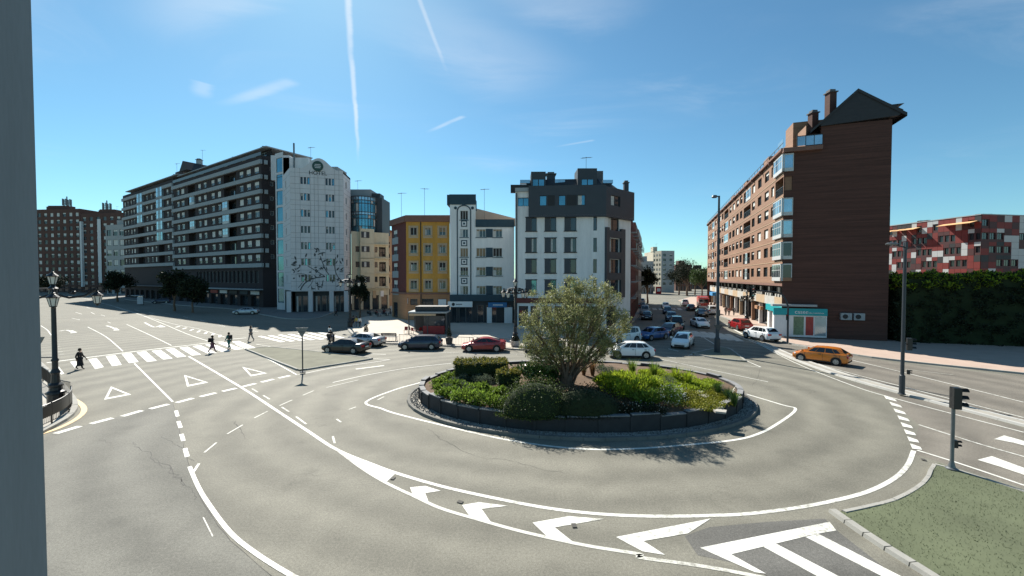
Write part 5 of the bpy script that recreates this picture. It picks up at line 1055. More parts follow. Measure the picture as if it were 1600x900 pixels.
for k in range(3): a, b = g_.u(1241 + k * 13), g_.u(1253 + k * 13); o = g_.slab('balcony_glass', a, b, 23.5, 24.6, .4, .43, 'glass_pale'); MB().box(-.06, -.46, 23.4, .0, -.38, 24.75).box(0, -.46, 24.62, b - a, -.38, 24.7).build('frame', 'dark_frame', o)
o = f.slab('balcony_glass', f.L - 2.3, f.L - .1, 23.5, 24.7, .1, .13, 'glass_pale')
for x, y, yt, w_ in ((1313, 190, 141, .85), (1284, 215, 173, .8)):
    u_ = g_.u(x, y); p = g_.p0 + g_.e * u_ + dn * 3; z1 = U(x, yt, p.y).z; chimney(bk, p, 25.2, z1 - 25.6, w_, 'brick_gable')
for bk_, zt in ((5, 27.6), (17, 26.6), (33, 26.4), (47, 26.2)): rbox(bk, 'stair_housing', P0 + dn * bk_ + rec * 2.2, 3.4, 3.2, 23.3, zt, 'brick_red', g_.rz)
MB().add([(0, 0, 0), (2.6, 0, .9), (2.6, 6, .9), (0, 6, 0), (0, 0, .9), (0, 6, .9)], [(0, 1, 4), (0, 3, 2, 1), (1, 2, 5, 4), (2, 3, 5)]).build('roof_dormer', MR, bk, g_.pos(g_.u(1375), 27.0, -1.5), g_.rz); antenna(bk, P0 + dn * 30 + rec * 3, 26, 3)

# ---- red and white panelled block at the right edge
PC, PL, PR = PX(1531, 92), PX(1386, 113), PX(1690, 97)
rw = thing('panelled_block', 'modern red and white panelled apartment block with orange roof awnings', 'building', PC)
prng = random.Random(5)
for p, q, ncol in ((PL, PC, 17), (PC, PR, 14)):
    w_ = Fac(rw, p, q, 0, 21.6, 'red_deep', .2); cw = w_.L / ncol; rows_ = 7
    for r_ in range(rows_):
        z0 = 21.6 - 3.0 * (r_ + 1)
        for c in range(ncol):
            wn = (c * 3 + r_ * 2) % 5 in (0, 2, 3) and not (r_ == 0 and c % 3); col = prng.choice(('red_panel', 'red_panel', 'red_deep', 'white_panel', 'red_panel', 'white_panel', 'ink'))
            if wn: w_.win(w_.L * c / ncol + .25, w_.L * c / ncol + .25 + min(1.7, cw - .4), z0 + .55, z0 + 2.0, mull=1, frame='dark_frame'); o = w_.slab('panel', cw * c + .02, cw * (c + 1) - .02, z0 + 2.1, z0 + 2.98, .003, .06, col)
            else: w_.slab('panel', cw * c + .02, cw * (c + 1) - .02, z0 + .02, z0 + 1.48, .003, .06, prng.choice(('red_panel', 'red_panel', 'white_panel', 'red_deep'))); w_.slab('panel', cw * c + .02, cw * (c + 1) - .02, z0 + 1.52, z0 + 2.98, .003, .06, col)
    w_.build(); w_.slab('coping', 0, w_.L, 21.6, 21.8, -.2, .15, 'band_pale')
    if ncol == 17:
        for a, b in ((.0, .12), (.14, .22), (.235, .40), (.64, .97)): 
            m = MB().add([(0, .0, .5), ((b - a) * w_.L, .0, .5), ((b - a) * w_.L, -1.9, 0), (0, -1.9, 0), (0, 0, .44), ((b - a) * w_.L, 0, .44), ((b - a) * w_.L, -1.9, -.08), (0, -1.9, -.08)], [(0, 3, 2, 1), (4, 5, 6, 7), (3, 7, 6, 2), (0, 4, 7, 3), (1, 2, 6, 5)]); m.build('awning', 'awning_orange', rw, w_.pos(a * w_.L, 19.9, .1), w_.rz)
rest(rw, [PL, PC, PR, PR + V2(0, 25), PL + V2(0, 25)], 0, 21.55, 'red_deep', 'roof_grey', (0, 1))
for k, (x, y) in enumerate(((1436, 106), (1446, 105), (1527, 95), (1541, 95))): round_p = rbox(rw, 'roof_planter', PX(x, y), 1.0, .8, 21.5, 22.2, 'dark_metal')

# ---- plain far buildings
def far(name, label, x0, x1, Y0, Y1, yt, mat, cols, fl_, group=None, side=None, z0w=3.5, wm='white_frame', pal=None, wfac=.5, depth=14, bl=.3):
    a, b = PX(x0, Y0), PX(x1, Y1); H_ = U(x0, yt, Y0).z; t = thing(name, label, 'building', a, 0, group); q = Fac(t, a, b, 0, H_, mat, .25); sh = (H_ - z0w - .8) / fl_
    for r_ in range(fl_):
        for c in range(cols):
            u0 = q.L * (c + .5 - wfac / 2) / cols; q.win(u0, u0 + q.L * wfac / cols, z0w + sh * r_ + .4, z0w + sh * r_ + sh * .68, mull=1, frame=wm, blind=brnd.choice((0, bl, bl * 2, .9)))
        if pal: q.slab('floor_band', 0, q.L, z0w + sh * r_ - .35, z0w + sh * r_ + .3, .003, .35, pal)
    for c in range(cols): q.win(q.L * (c + .15) / cols, q.L * (c + .8) / cols, .3, 2.9, mull=0, frame='dark_frame')
    q.build(); back_ = [a, b, b + V2(0, depth), a + V2(0, depth)]
    if side:
        s_ = Fac(t, b, b + V2(side[0], side[1]), 0, H_, side[2], .25); n_ = max(2, int(s_.L / 3.5))
        for r_ in range(fl_):
            for c in range(n_): s_.win(s_.L * (c + .25) / n_, s_.L * (c + .7) / n_, z0w + sh * r_ + .4, z0w + sh * r_ + sh * .68, mull=1, frame=wm, blind=brnd.choice((0, .4)))
        s_.build(); back_[2] = b + V2(side[0], side[1])
    rest(t, back_, 0, H_, mat, 'roof_grey', (0, 1) if side else (0,)); rbox(t, 'lift_housing', (a + b) / 2 + V2(0, 5), q.L * .3, 4, H_, H_ + 2.4, mat); chimney(t, a * .7 + b * .3 + V2(0, 4), H_, 1.8, 1.2, mat); antenna(t, a * .3 + b * .7 + V2(0, 4), H_, 4); return t, H_
t1, h1 = far('apartment_tower', 'leftmost dark red brick tower with pale window columns on the left', 40, 128, 216, 212, 328, 'brick_far', 9, 11, 'far brick towers', wm='band_pale'); t2, h2 = far('apartment_tower', 'dark red brick tower with rooftop phone mast next to the long block', 129, 193, 208, 204, 334, 'brick_far', 6, 11, 'far brick towers', wm='band_pale')
for t, h_, xs in ((t1, h1, ((92, 216),)), (t2, h2, ((155, 210),))):
    m = MB()
    for k in range(6): a = k * 1.05; m.box(1.6 * math.cos(a) - .2, 1.6 * math.sin(a) - .2, 1.0, 1.6 * math.cos(a) + .2, 1.6 * math.sin(a) + .2, 4.6)
    m.tube([(0, 0, 0), (0, 0, 6)], .25, 6).bar((-1.7, 0, 2.4), (1.7, 0, 2.4), .15).bar((0, -1.7, 3.2), (0, 1.7, 3.2), .15); m.build('phone_mast', 'grey_metal', t, PX(*xs[0]) + V2(0, 5) - t.location + Vector((0, 0, h_ + 2)))
f = Fac(t2, PX(129, 208), PX(193, 204), 0, h2, 'brick_far'); f.slab('pale_bay', f.L * .02, f.L * .06, 3, h2 - 4, .01, 1.0, 'white_wall'); f.slab('window_column', f.L * .42, f.L * .5, 5, h2 - 3, .26, .4, 'white_wall')
far('office_building', 'pale grey building between the brick tower and the long block', 167, 197, 188, 184, 352, 'far_grey', 3, 6, wm='dark_frame', wfac=.7)
far('apartment_tower', 'cream tower closing the right street', 1020, 1033, 215, 208, 393, 'far_cream', 3, 7, side=(7, 1.0, 'far_grey'), wm='dark_frame', wfac=.55)
far('office_building', 'low pale building left of the cream tower at the street end', 1001, 1021, 190, 190, 408, 'far_grey', 5, 4, wm='dark_frame', wfac=.6)
far('apartment_building', 'brown brick building right of the cream tower', 1056, 1081, 235, 225, 414, 'brick_far', 6, 4, 'brown buildings at the street end'); far('apartment_building', 'dark brown building behind the trees at the street end', 1080, 1110, 270, 262, 420, 'brick_dark', 6, 4, 'brown buildings at the street end')
t, h_ = far('office_building', 'dark low building closing the far end of the left avenue', -40, 62, 230, 228, 380, 'far_grey', 8, 5)
o = tag(MB().box(-1.2, -.3, .13, 1.2, .3, 3.4).build('advert_panel', 'sign_red', None, PX(1029, 188)), 'red advertising panel at the foot of the cream tower', 'sign'); MB().box(-.8, -.34, 1.2, .8, -.31, 2.6).build('poster', 'sign_white', o)
# ------------------------------------------------------------------ vehicles
def carpaint(name, col, metal=0.15): return M(name, col, .32, .04, .5, 0, metal=metal, spec=.5, coat=.7)
carpaint('paint_black', (.012, .012, .014)); carpaint('paint_silver', (.42, .43, .45), .5); carpaint('paint_navy', (.012, .02, .05)); carpaint('paint_red', (.3, .012, .014)); carpaint('paint_white', (.78, .78, .77), 0); carpaint('paint_blue', (.02, .09, .26)); carpaint('paint_orange', (.66, .19, .012)); carpaint('paint_grey', (.15, .155, .165)); M('trim', (.02, .02, .021), .6, .2)
CT = {  # L, W, H, belt, hood, cabin: base front, roof front, roof rear, base rear (fractions of L), tail height
    'sedan': (4.6, 1.82, 1.45, .98, .80, .285, .07, -.2, -.40, 1.04), 'hatch': (4.2, 1.8, 1.5, 1.0, .84, .305, .10, -.31, -.465, 1.03),
    'wagon': (4.45, 1.82, 1.49, .99, .82, .29, .09, -.36, -.475, 1.02), 'coupe': (4.5, 1.82, 1.42, .98, .80, .28, .06, -.15, -.43, 1.08),
    'suv': (4.4, 1.86, 1.66, 1.1, .98, .305, .12, -.35, -.47, 1.12), 'van': (4.35, 1.84, 1.84, 1.12, 1.0, .34, .16, -.45, -.49, 1.12)}
def lerp(a, b, t): return a + (b - a) * t
def car(label, px, hd, kind, paint, px_len=None, scale=1.0, group='cars on the roads', name='car', world=None):
    L, W, H_, zb_, zh, bf, rf_, rr_, br_, zt = CT[kind]; p = world or G(*px)
    t = thing(name, label, 'van' if kind == 'van' else 'car', (p.x, p.y, 0.012), R(hd), group); t.scale = (scale,) * 3
    hw = W / 2; zl = .2 if kind not in ('suv',) else .26
    st = [(.5, .42, .58, .62), (.487, .26, .68, .86), (.44, zl, zh - .06, .95), (.36, zl, zh, .985), (bf + .02, zl, zb_ - .02, 1), (.05, zl, zb_, 1), (-.2, zl, zb_ + .01, 1), (br_ + .06, zl, lerp(zb_, zt, .7), .99), (-.45, zl, zt, .97), (-.488, .28, zt - .1, .9), (-.5, .42, zt - .22, .76)]
    m = MB(); sec = []
    for x, z0, z1, k in st:
        h = hw * k; sec.append([(x * L, 0, z0), (x * L, .82 * h, z0), (x * L, h * .98, z0 + .1), (x * L, h, lerp(z0, z1, .45)), (x * L, h * .985, lerp(z0, z1, .72)), (x * L, h * .93, z1 - .04), (x * L, h * .8, z1), (x * L, 0, z1 + .025)])
    vs = []; 
    for s in sec: vs += s + [(a, -b, c) for a, b, c in s[-2:0:-1]]
    n = 14; fs = [(i * n + k, i * n + (k + 1) % n, (i + 1) * n + (k + 1) % n, (i + 1) * n + k) for i in range(len(st) - 1) for k in range(n)] + [tuple(range(n))[::-1], tuple(range((len(st) - 1) * n, len(st) * n))]
    m.add(vs, fs).build('body', paint, t, smooth=38)
    # cabin
    yb, yt = hw * .9, hw * .7; zr = H_ - .04; c0 = (bf * L, br_ * L); c1 = (rf_ * L, rr_ * L); zbb = zb_ - .03
    B = [(c0[0], yb * .92, zbb), (lerp(*c0, .3), yb, zbb), (lerp(*c0, .75), yb, zbb), (c0[1], yb * .9, zt - .03)]; T = [(c1[0], yt * .95, zr - .03), (lerp(*c1, .25), yt, zr), (lerp(*c1, .75), yt, zr - .005), (c1[1], yt * .93, zr - .04)]
    mir = lambda q: [(a, -b, c) for a, b, c in q]
    V = B + T + mir(B) + mir(T); cr = [(lerp(*c1, k / 3), 0, (zr + .04 if 0 < k < 3 else zr - .005)) for k in range(4)]; V += cr
    Fq = [(i + 1, i, 4 + i, 5 + i) for i in range(3)] + [(8 + i, 9 + i, 13 + i, 12 + i) for i in range(3)] + [(0, 8, 12, 16, 4), (11, 3, 7, 19, 15)] + [(4 + i, 16 + i, 17 + i, 5 + i) for i in range(3)] + [(16 + i, 12 + i, 13 + i, 17 + i) for i in range(3)]
    cab = MB().add(V, Fq).build('cabin', paint, t, smooth=30)
    def panel(nm, q, mat, par, off=.012):
        q = [Vector(a) for a in q]; nrm = (q[1] - q[0]).cross(q[2] - q[0]).normalized(); c = sum(q, Vector()) / len(q)
        if nrm.dot(c - Vector((lerp(*c0, .5), 0, .9))) < 0: q = q[::-1]; nrm = -nrm
        k = len(q); return MB().add([a + nrm * off for a in q] + [a - nrm * .01 for a in q], [tuple(range(k))] + [(i, k + i, k + (i + 1) % k, (i + 1) % k) for i in range(k)]).build(nm, mat, par)
    def bil(a, b, c, d, s, u): return Vector(a).lerp(Vector(b), s).lerp(Vector(d).lerp(Vector(c), s), u)
    q = (B[0], mir(B)[0], mir(T)[0], T[0]); panel('windscreen', [bil(*q, s, u) for s, u in ((.05, .08), (.95, .08), (.93, .92), (.07, .92))], 'car_glass', t)
    q = (B[3], mir(B)[3], mir(T)[3], T[3]); panel('rear_window', [bil(*q, s, u) for s, u in ((.08, .22), (.92, .22), (.9, .9), (.1, .9))], 'car_glass', t)
    for sg in (1, -1):
        S = lambda q: q if sg > 0 else mir(q)
        b_, t_ = S(B), S(T)
        panel('side_window', [bil(b_[0], b_[1], t_[1], t_[0], s, u) for s, u in ((.42, .12), (.97, .12), (.97, .88), (.35, .84))], 'car_glass', t)
        panel('side_window', [bil(b_[1], b_[2], t_[2], t_[1], s, u) for s, u in ((.02, .12), (.48, .12), (.48, .9), (.02, .9))], 'car_glass', t)
        panel('side_window', [bil(b_[1], b_[2], t_[2], t_[1], s, u) for s, u in ((.53, .12), (.99, .12), (.99, .9), (.53, .9))], 'car_glass', t)
        if kind != 'sedan' or True: panel('side_window', [bil(b_[2], b_[3], t_[3], t_[2], s, u) for s, u in ((.06, .14), (.6, .2), (.62, .82), (.06, .86))], 'car_glass', t)
        MB().box(bf * L - .16, sg * hw * .96 if sg > 0 else -hw * .96 - .2, zb_ - .02, bf * L - .02, sg * hw * .96 + .2 if sg > 0 else -hw * .96, zb_ + .13).build('mirror', paint, t)
        MB().box(-L * .34, sg * hw - .012, .2, L * .32, sg * hw + .008, .29).build('sill_trim', 'trim', t)
        for xd in (bf * L * .92 - .12, (bf + br_) * L / 2 + .05, br_ * L + .45): MB().box(xd - .008, sg * hw - .02, .34, xd + .008, sg * hw + .004, zb_ - .09).build('door_seam', 'trim', t)
        for xd in ((bf + br_) * L / 2 + .25, br_ * L + .75): MB().box(xd - .1, sg * hw - .01, zb_ - .17, xd + .1, sg * hw + .02, zb_ - .13).build('door_handle', 'trim', t)
        MB().add([(L * .492, sg * hw * .5, zh - .2), (L * .492, sg * hw * .82, zh - .22), (L * .43, sg * hw * .965, zh - .2), (L * .42, sg * hw * .96, zh - .08), (L * .47, sg * hw * .78, zh - .07), (L * .485, sg * hw * .5, zh - .1)], [(0, 1, 2, 3, 4, 5) if sg < 0 else (5, 4, 3, 2, 1, 0)]).build('headlight', 'head_lamp', t)
        MB().box(-L * .5 - .004, min(sg * hw * .5, sg * hw * .9), zt - .34, -L * .46, max(sg * hw * .5, sg * hw * .9), zt - .14).build('tail_light', 'tail_lamp', t)
        r_ = .33 if kind not in ('suv', 'van') else .36
        for fx in (.32, -.3):
            wx = fx * L; MB().lathe([(r_ + .07, -.01), (r_ + .07, .012)], (wx, sg * hw - .002, r_ + .02), 18, 'y').build('wheel_arch', 'trim', t)
            wh = MB().lathe([(r_ * .7, -.1), (r_ - .02, -.1), (r_, -.07), (r_, .07), (r_ - .02, .1), (r_ * .7, .1)], (0, 0, 0), 18, 'y').build('wheel', 'rubber', t, (wx, sg * (hw - .07), r_), smooth=40)
            m = MB().lathe([(r_ * .66, -.012), (r_ * .66, .012)], (0, 0, 0), 16, 'y')
            m.build('rim', 'rim', wh, (0, sg * .105, 0))
            hb = MB()
            for k in range(5): a = k * 1.257; hb.bar((.08 * math.cos(a + .63), sg * .014, .08 * math.sin(a + .63)), (r_ * .6 * math.cos(a + .63), sg * .014, r_ * .6 * math.sin(a + .63)), .05, .02)
            hb.build('rim_gap', 'trim', wh, (0, sg * .108, 0))
    MB().box(L * .47, -hw * .55, .28, L * .5 + .012, hw * .55, .44).build('grille', 'trim', t); MB().box(L * .5, -.26, .46, L * .5 + .02, .26, .57).build('number_plate', 'plate', t)
    MB().box(-L * .5 - .02, -.26, zt - .42, -L * .5 + .02, .26, zt - .31).build('number_plate', 'plate', t); MB().box(-L * .5 - .012, -hw * .7, .3, -L * .46, hw * .7, .42).build('rear_bumper', 'trim', t)
    return t
CG = 'cars on the far side of the roundabout'; RG = 'cars in the right street'
car('black sedan left of the plaza railing, nearest the camera of that pair', (541, 550.5), 168, 'sedan', 'paint_black', group=CG)
car('silver sedan half hidden behind the black sedan', (569, 540), 166, 'sedan', 'paint_silver', group=CG)
car('dark blue hatchback passing the plaza bench', (657, 545), 180, 'wagon', 'paint_navy', group=CG)
car('red coupe-shaped sedan in front of the plaza railing', (756, 548), 180, 'coupe', 'paint_red', group=CG)
car('dark car partly hidden behind the olive tree', (850, 549), 180, 'hatch', 'paint_grey', group=CG)
car('white hatchback emerging behind the olive tree', (985, 558), 174, 'hatch', 'paint_white', group=CG)
car('white van with side windows behind the white hatchback', (973, 535), 208, 'van', 'paint_white', group=RG)
car('bright blue car next to the white van', (1020, 530), 212, 'hatch', 'paint_blue', group=RG)
car('dark blue car just behind the bright blue one', (1047, 522), 225, 'hatch', 'paint_navy', group=RG)
car('black high van-like car waiting in the shaded lane', (1057, 513), 252, 'van', 'paint_black', group=RG)
car('dark blue car hidden behind the black high car', (1049, 502), 252, 'suv', 'paint_navy', group=RG)
car('white estate car turning out towards the roundabout', (1067, 541), 238, 'wagon', 'paint_white', group=RG)
car('white sedan in the sunlit lane facing the camera', (1093, 511), 262, 'sedan', 'paint_white', group=RG)
car('light grey van parked on the shaded left kerb', (1008, 491), 250, 'van', 'paint_silver', group=RG)
car('dark car with bright headlights in front of the grey van', (1011, 499), 250, 'hatch', 'paint_black', group=RG)
car('dark hatchback driving away left of the white van', (1079, 485), 71, 'hatch', 'paint_black', group=RG)
car('black car in the middle of the street behind the white sedan', (1096, 494), 255, 'sedan', 'paint_black', group=RG)
car('white van far up the street beside the red truck', (1070, 478), 71, 'van', 'paint_white', group=RG)
car('white van seen from behind left of the lamp post', (1112, 491), 71, 'van', 'paint_white', group=RG)
car('red off-roader driving away beside the shops', (1156, 515), 84, 'suv', 'paint_red', group=RG)
car('white off-roader driving away before the teal office', (1189, 531), 98, 'suv', 'paint_white', group=RG)
car('orange hatchback leaving the roundabout on the right', (1283, 566), 130, 'hatch', 'paint_orange', scale=.97, group=RG)
car('dark car parked behind the light grey van on the shaded kerb', (1004, 482), 71, 'hatch', 'paint_grey', group=RG)
car('silver car parked furthest up the shaded kerb', (1003, 474), 71, 'hatch', 'paint_silver', group=RG)
car('dark car queueing behind the hidden dark blue car', (1043, 490), 252, 'hatch', 'paint_navy', group=RG)
car('white car queueing last in the shaded lane', (1040, 482), 252, 'hatch', 'paint_white', group=RG)
LG = 'cars on the left avenue'
car('silver car parked in the shade before the long block', (385, 491), 195, 'sedan', 'paint_silver', group=LG)
car('dark car parked furthest along the shaded kerb', (212, 464), 212, 'sedan', 'paint_black', group=LG)
car('grey van parked near the far street tree', (170, 453), 212, 'van', 'paint_grey', group=LG)
car('navy car in the shade between the street trees', (252, 474), 212, 'hatch', 'paint_navy', group=LG)
# red truck
t = thing('truck', 'red truck far up the right street', 'truck', G(1098, 482), R(250), None); M('truck_red', (.5, .035, .025), .4, .1, coat=.3)
MB().box(1.4, -1.1, .5, 3.2, 1.1, 2.7).build('cab', 'truck_red', t); MB().box(-3.2, -1.15, .6, 1.3, 1.15, 2.95).build('box_body', 'truck_red', t); MB().box(3.2, -.95, 1.5, 3.24, .95, 2.4).build('windscreen', 'car_glass', t); MB().box(3.2, -1.1, .45, 3.4, 1.1, .85).build('bumper', 'plate', t)
for x in (2.2, -2.0):
    for s in (-1, 1): MB().lathe([(.48, -.14), (.48, .14)], (x, s * 1.0, .48), 16, 'y').build('wheel', 'rubber', t)
for s in (-1, 1): MB().box(3.22, s * .9 - .15, .95, 3.28, s * .9 + .15, 1.15).build('headlight', 'head_lamp', t); MB().box(1.7, s * 1.1 - .02, 1.5, 2.9, s * 1.1 + .02, 2.4).build('side_window', 'car_glass', t)
MB().box(1.9, -.8, 2.7, 2.3, .8, 2.88).build('light_bar', 'head_lamp', t)

# ------------------------------------------------------------------ people
for n_, c in (('skin', (.42, .25, .17)), ('cloth_black', (.015, .015, .017)), ('cloth_navy', (.02, .03, .05)), ('cloth_teal', (.03, .13, .12)), ('cloth_plum', (.16, .075, .1)), ('cloth_grey', (.13, .135, .14)), ('cloth_white', (.6, .6, .58)), ('cloth_yellow', (.5, .36, .08)), ('cloth_jeans', (.06, .08, .12)), ('hair_dark', (.02, .014, .01)), ('shoe', (.02, .02, .02)), ('cloth_red', (.25, .03, .03))): M(n_, c, .85, .2, 6, 0)
def skinned(name, mat, V, E, Rr, parent, root=0, sub=1):
    me = bpy.data.meshes.new(name); me.from_pydata(V, E, []); me.materials.append(MATS[mat]); o = obj(name, me, parent); a = o.modifiers.new('skin', 'SKIN'); a.use_smooth_shade = True
    for i, s in enumerate(me.skin_vertices[0].data): s.radius = (Rr[i], Rr[i] * .92) if not hasattr(Rr[i], '__len__') else Rr[i]; s.use_root = (i == root)
    if sub: b = o.modifiers.new('sub', 'SUBSURF'); b.levels = b.render_levels = sub
    return o
def person(label, loc, hd, h=1.72, top='cloth_black', legs='cloth_jeans', pose='walk', ph=1.0, coat=False, bag=None, group=None, hair='hair_dark', sit=False):
    t = thing('person', label, 'person', loc, R(hd - 90), group); k = h / 1.74; t.scale = (k, k, k)
    J = {'pel': (0, 0, .93), 'spn': (0, 0, 1.12), 'chs': (0, .015, 1.32), 'nck': (0, .02, 1.47), 'jaw': (0, .05, 1.54), 'hed': (0, .045, 1.64), 'crn': (0, .035, 1.71)}
    for s, sg in (('l', -1), ('r', 1)):
        f_ = .68 * ph * sg * (1 if pose == 'walk' else 0)
        J['hip' + s] = (sg * .09, 0, .88); J['kne' + s] = (sg * .095, .2 * f_ + (.05 if f_ < 0 else .0), .49 if not sit else .5); J['ank' + s] = (sg * .09, .30 * f_ - (.14 if f_ < 0 else -.02), .09 + (.07 if f_ < 0 else 0)); J['toe' + s] = (sg * .1, .30 * f_ + (.03 if f_ < 0 else .18), .035 + (.0 if f_ < 0 else .02))
        J['shl' + s] = (sg * .175, 0, 1.41); J['elb' + s] = (sg * .235, -.12 * f_ - .03, 1.13); J['wri' + s] = (sg * .23, -.26 * f_ + .08, .9); J['plm' + s] = (sg * .225, -.3 * f_ + .11, .83)
        if pose == 'sit':
            J['kne' + s] = (sg * .11, .42, .5 - .0); J['ank' + s] = (sg * .11, .38, .09); J['toe' + s] = (sg * .12, .54, .035); J['hip' + s] = (sg * .1, .02, .5); J['wri' + s] = (sg * .14, .32, .78); J['plm' + s] = (sg * .13, .4, .76); J['elb' + s] = (sg * .24, .08, .76); J['shl' + s] = (sg * .175, 0, 1.0)
    if pose == 'sit':
        for q in ('pel', 'spn', 'chs', 'nck', 'jaw', 'hed', 'crn'): x, y, z = J[q]; J[q] = (x, y, z - .41)
    rd = {'pel': .135, 'spn': .12, 'chs': .15, 'nck': .058, 'jaw': .07, 'hed': .095, 'crn': .06, 'hip': .09, 'kne': .06, 'ank': .042, 'toe': .035, 'shl': .065, 'elb': .044, 'wri': .03, 'plm': .035}
    names = list(J); V = [J[n] for n in names]; ix = {n: i for i, n in enumerate(names)}; E = [('pel', 'spn'), ('spn', 'chs'), ('chs', 'nck'), ('nck', 'jaw'), ('jaw', 'hed'), ('hed', 'crn')]
    for s in 'lr': E += [('pel', 'hip' + s), ('hip' + s, 'kne' + s), ('kne' + s, 'ank' + s), ('ank' + s, 'toe' + s), ('chs', 'shl' + s), ('shl' + s, 'elb' + s), ('elb' + s, 'wri' + s), ('wri' + s, 'plm' + s)]
    Rr = [rd[n[:3]] for n in names]; E = [(ix[a], ix[b]) for a, b in E]
    for s, sg in (('l', -1), ('r', 1)):
        b = Vector(J['plm' + s])
        for k_, (dx, dy, dz, ln_) in enumerate(((.0, .035, -.02, .05), (.0, .025, -.045, .075), (.0, .008, -.05, .085), (.0, -.01, -.048, .078), (.0, -.026, -.04, .06))):
            d = Vector((-sg * .01, dy * .6 + .01, dz - .02)).normalized() if pose != 'sit' else Vector((0, .9, dy * 2)).normalized()
            i0 = len(V); V += [tuple(b + Vector((sg * .0, dy * .8, dz * .6))), tuple(b + Vector((0, dy, dz)) + d * ln_ * .6), tuple(b + Vector((-sg * .015, dy + .008, dz)) + d * ln_)]; Rr += [.011, .0095, .008]; E += [(ix['plm' + s], i0), (i0, i0 + 1), (i0 + 1, i0 + 2)]
    skinned('body', 'skin', V, E, Rr, t, 0)
    def sub(name, mat, keep, grow, extra=()):
        I = [ix[n] for n in keep]; mp_ = {o: i for i, o in enumerate(I)}; v = [V[i] for i in I]; e = [(mp_[a], mp_[b]) for a, b in E if a in mp_ and b in mp_]; r_ = [Rr[i] + grow for i in I]; return skinned(name, mat, v, e, r_, t, 0)
    sub('shirt' if not coat else 'coat', top, ['pel', 'spn', 'chs'] + [a + s for s in 'lr' for a in ('shl', 'elb', 'wri')], .022)
    sub('trousers', legs, ['pel'] + [a + s for s in 'lr' for a in ('hip', 'kne', 'ank')], .016)
    for s in 'lr': sub('shoe', 'shoe', ['ank' + s, 'toe' + s], .012)
    hz_ = J['hed']; hm = MB().lathe([(.01, .13), (.06, .115), (.095, .07), (.108, .0), (.1, -.06), (.085, -.1)], (0, 0, 0), 12); hm.v = [(x, y * 1.08 - .03 - (.02 if z < 0 else 0), z) for x, y, z in hm.v]; hm.build('hair', hair, t, hz_, smooth=60)
    fc = MB().add([(-.012, .09, .0), (.012, .09, .0), (.014, .125, -.035), (-.014, .125, -.035), (0, .1, -.045)], [(0, 3, 2, 1), (3, 4, 2)]); fc.build('nose', 'skin', t, hz_)
    for s in (-1, 1): MB().box(s * .035 - .012, .083, .0, s * .035 + .012, .092, .012).build('eye', 'hair_dark', t, hz_)
    if coat and pose == 'walk':
        m = MB().lathe([(.25, .3 if coat is True else .48), (.21, .7), (.175, .95), (.14, 1.1)], seg=12); m.v = [(x, y * .8 + (.03 * ph if z < .7 else 0), z) for x, y, z in m.v]; m.build('skirt', coat if isinstance(coat, str) else top, t, smooth=60)
    if bag:
        z0 = 1.06; m = MB().box(-.15, -.31, z0, .15, -.14, z0 + .42).box(-.1, -.35, z0 + .05, .1, -.31, z0 + .22); m.build('backpack', bag, t)
        for s in (-1, 1): MB().tube([(s * .1, -.15, z0 + .38), (s * .12, .0, 1.50), (s * .12, .17, 1.33), (s * .13, .0, z0 + .1), (s * .12, -.15, z0 + .08)], .018, 5).build('strap', bag, t)
    return t
PG = 'people on the zebra crossing'
person('person in long black coat walking at the left end of the zebra crossing', G(125, 577), 15, 1.72, 'cloth_black', 'cloth_black', coat=True, group=PG)
person('person with dark backpack and plum skirt on the zebra crossing', G(332, 551), 25, 1.74, 'cloth_black', 'cloth_plum', ph=-1, coat='cloth_plum', bag='cloth_black', group=PG)
person('person in teal clothes with backpack on the zebra crossing', G(358, 545.5), 160, 1.76, 'cloth_teal', 'cloth_teal', bag='cloth_black', group=PG)
person('person in dark clothes striding furthest along the zebra crossing', G(392, 533), 170, 1.78, 'cloth_grey', 'cloth_grey', ph=-1, group=PG)
QG = 'people on the plaza edge'
person('person in pale shirt crossing beside the scooter rider', G(515, 531), 60, 1.7, 'cloth_white', 'cloth_jeans', group=QG); person('person in yellow top near the ornate lamp post', G(557, 512), 120, 1.7, 'cloth_yellow', 'cloth_jeans', ph=.6, group=QG); person('person in white top beside the one in yellow', G(562, 512), 100, 1.66, 'cloth_white', 'cloth_black', ph=-.6, group=QG); person('person in dark clothes standing left of the yellow top', G(552, 511), 80, 1.74, 'cloth_navy', 'cloth_navy', ph=.4, group=QG)
person('person in blue-grey jacket before the hotel shopfront', G(525, 494), 30, 1.72, 'cloth_jeans', 'cloth_black', group=QG)
SG = 'people on the right pavement'
for x, y, hd, a, b, lb in ((1134, 494, 250, 'cloth_black', 'cloth_black', 'person in black left of the pair by the shops'), (1139, 494.5, 250, 'cloth_red', 'cloth_black', 'person in dark red right of the pair by the shops'), (1146.5, 494, 70, 'cloth_grey', 'cloth_black', 'person in grey alone before the pale doorway'), (1111, 484, 70, 'cloth_black', 'cloth_jeans', 'left one of the two people under the blue awning'), (1116, 484.5, 250, 'cloth_navy', 'cloth_navy', 'right one of the two people under the blue awning')):
    p = G(x, y); p.z = .14; person(lb, p, hd, 1.72, a, b, group=SG)
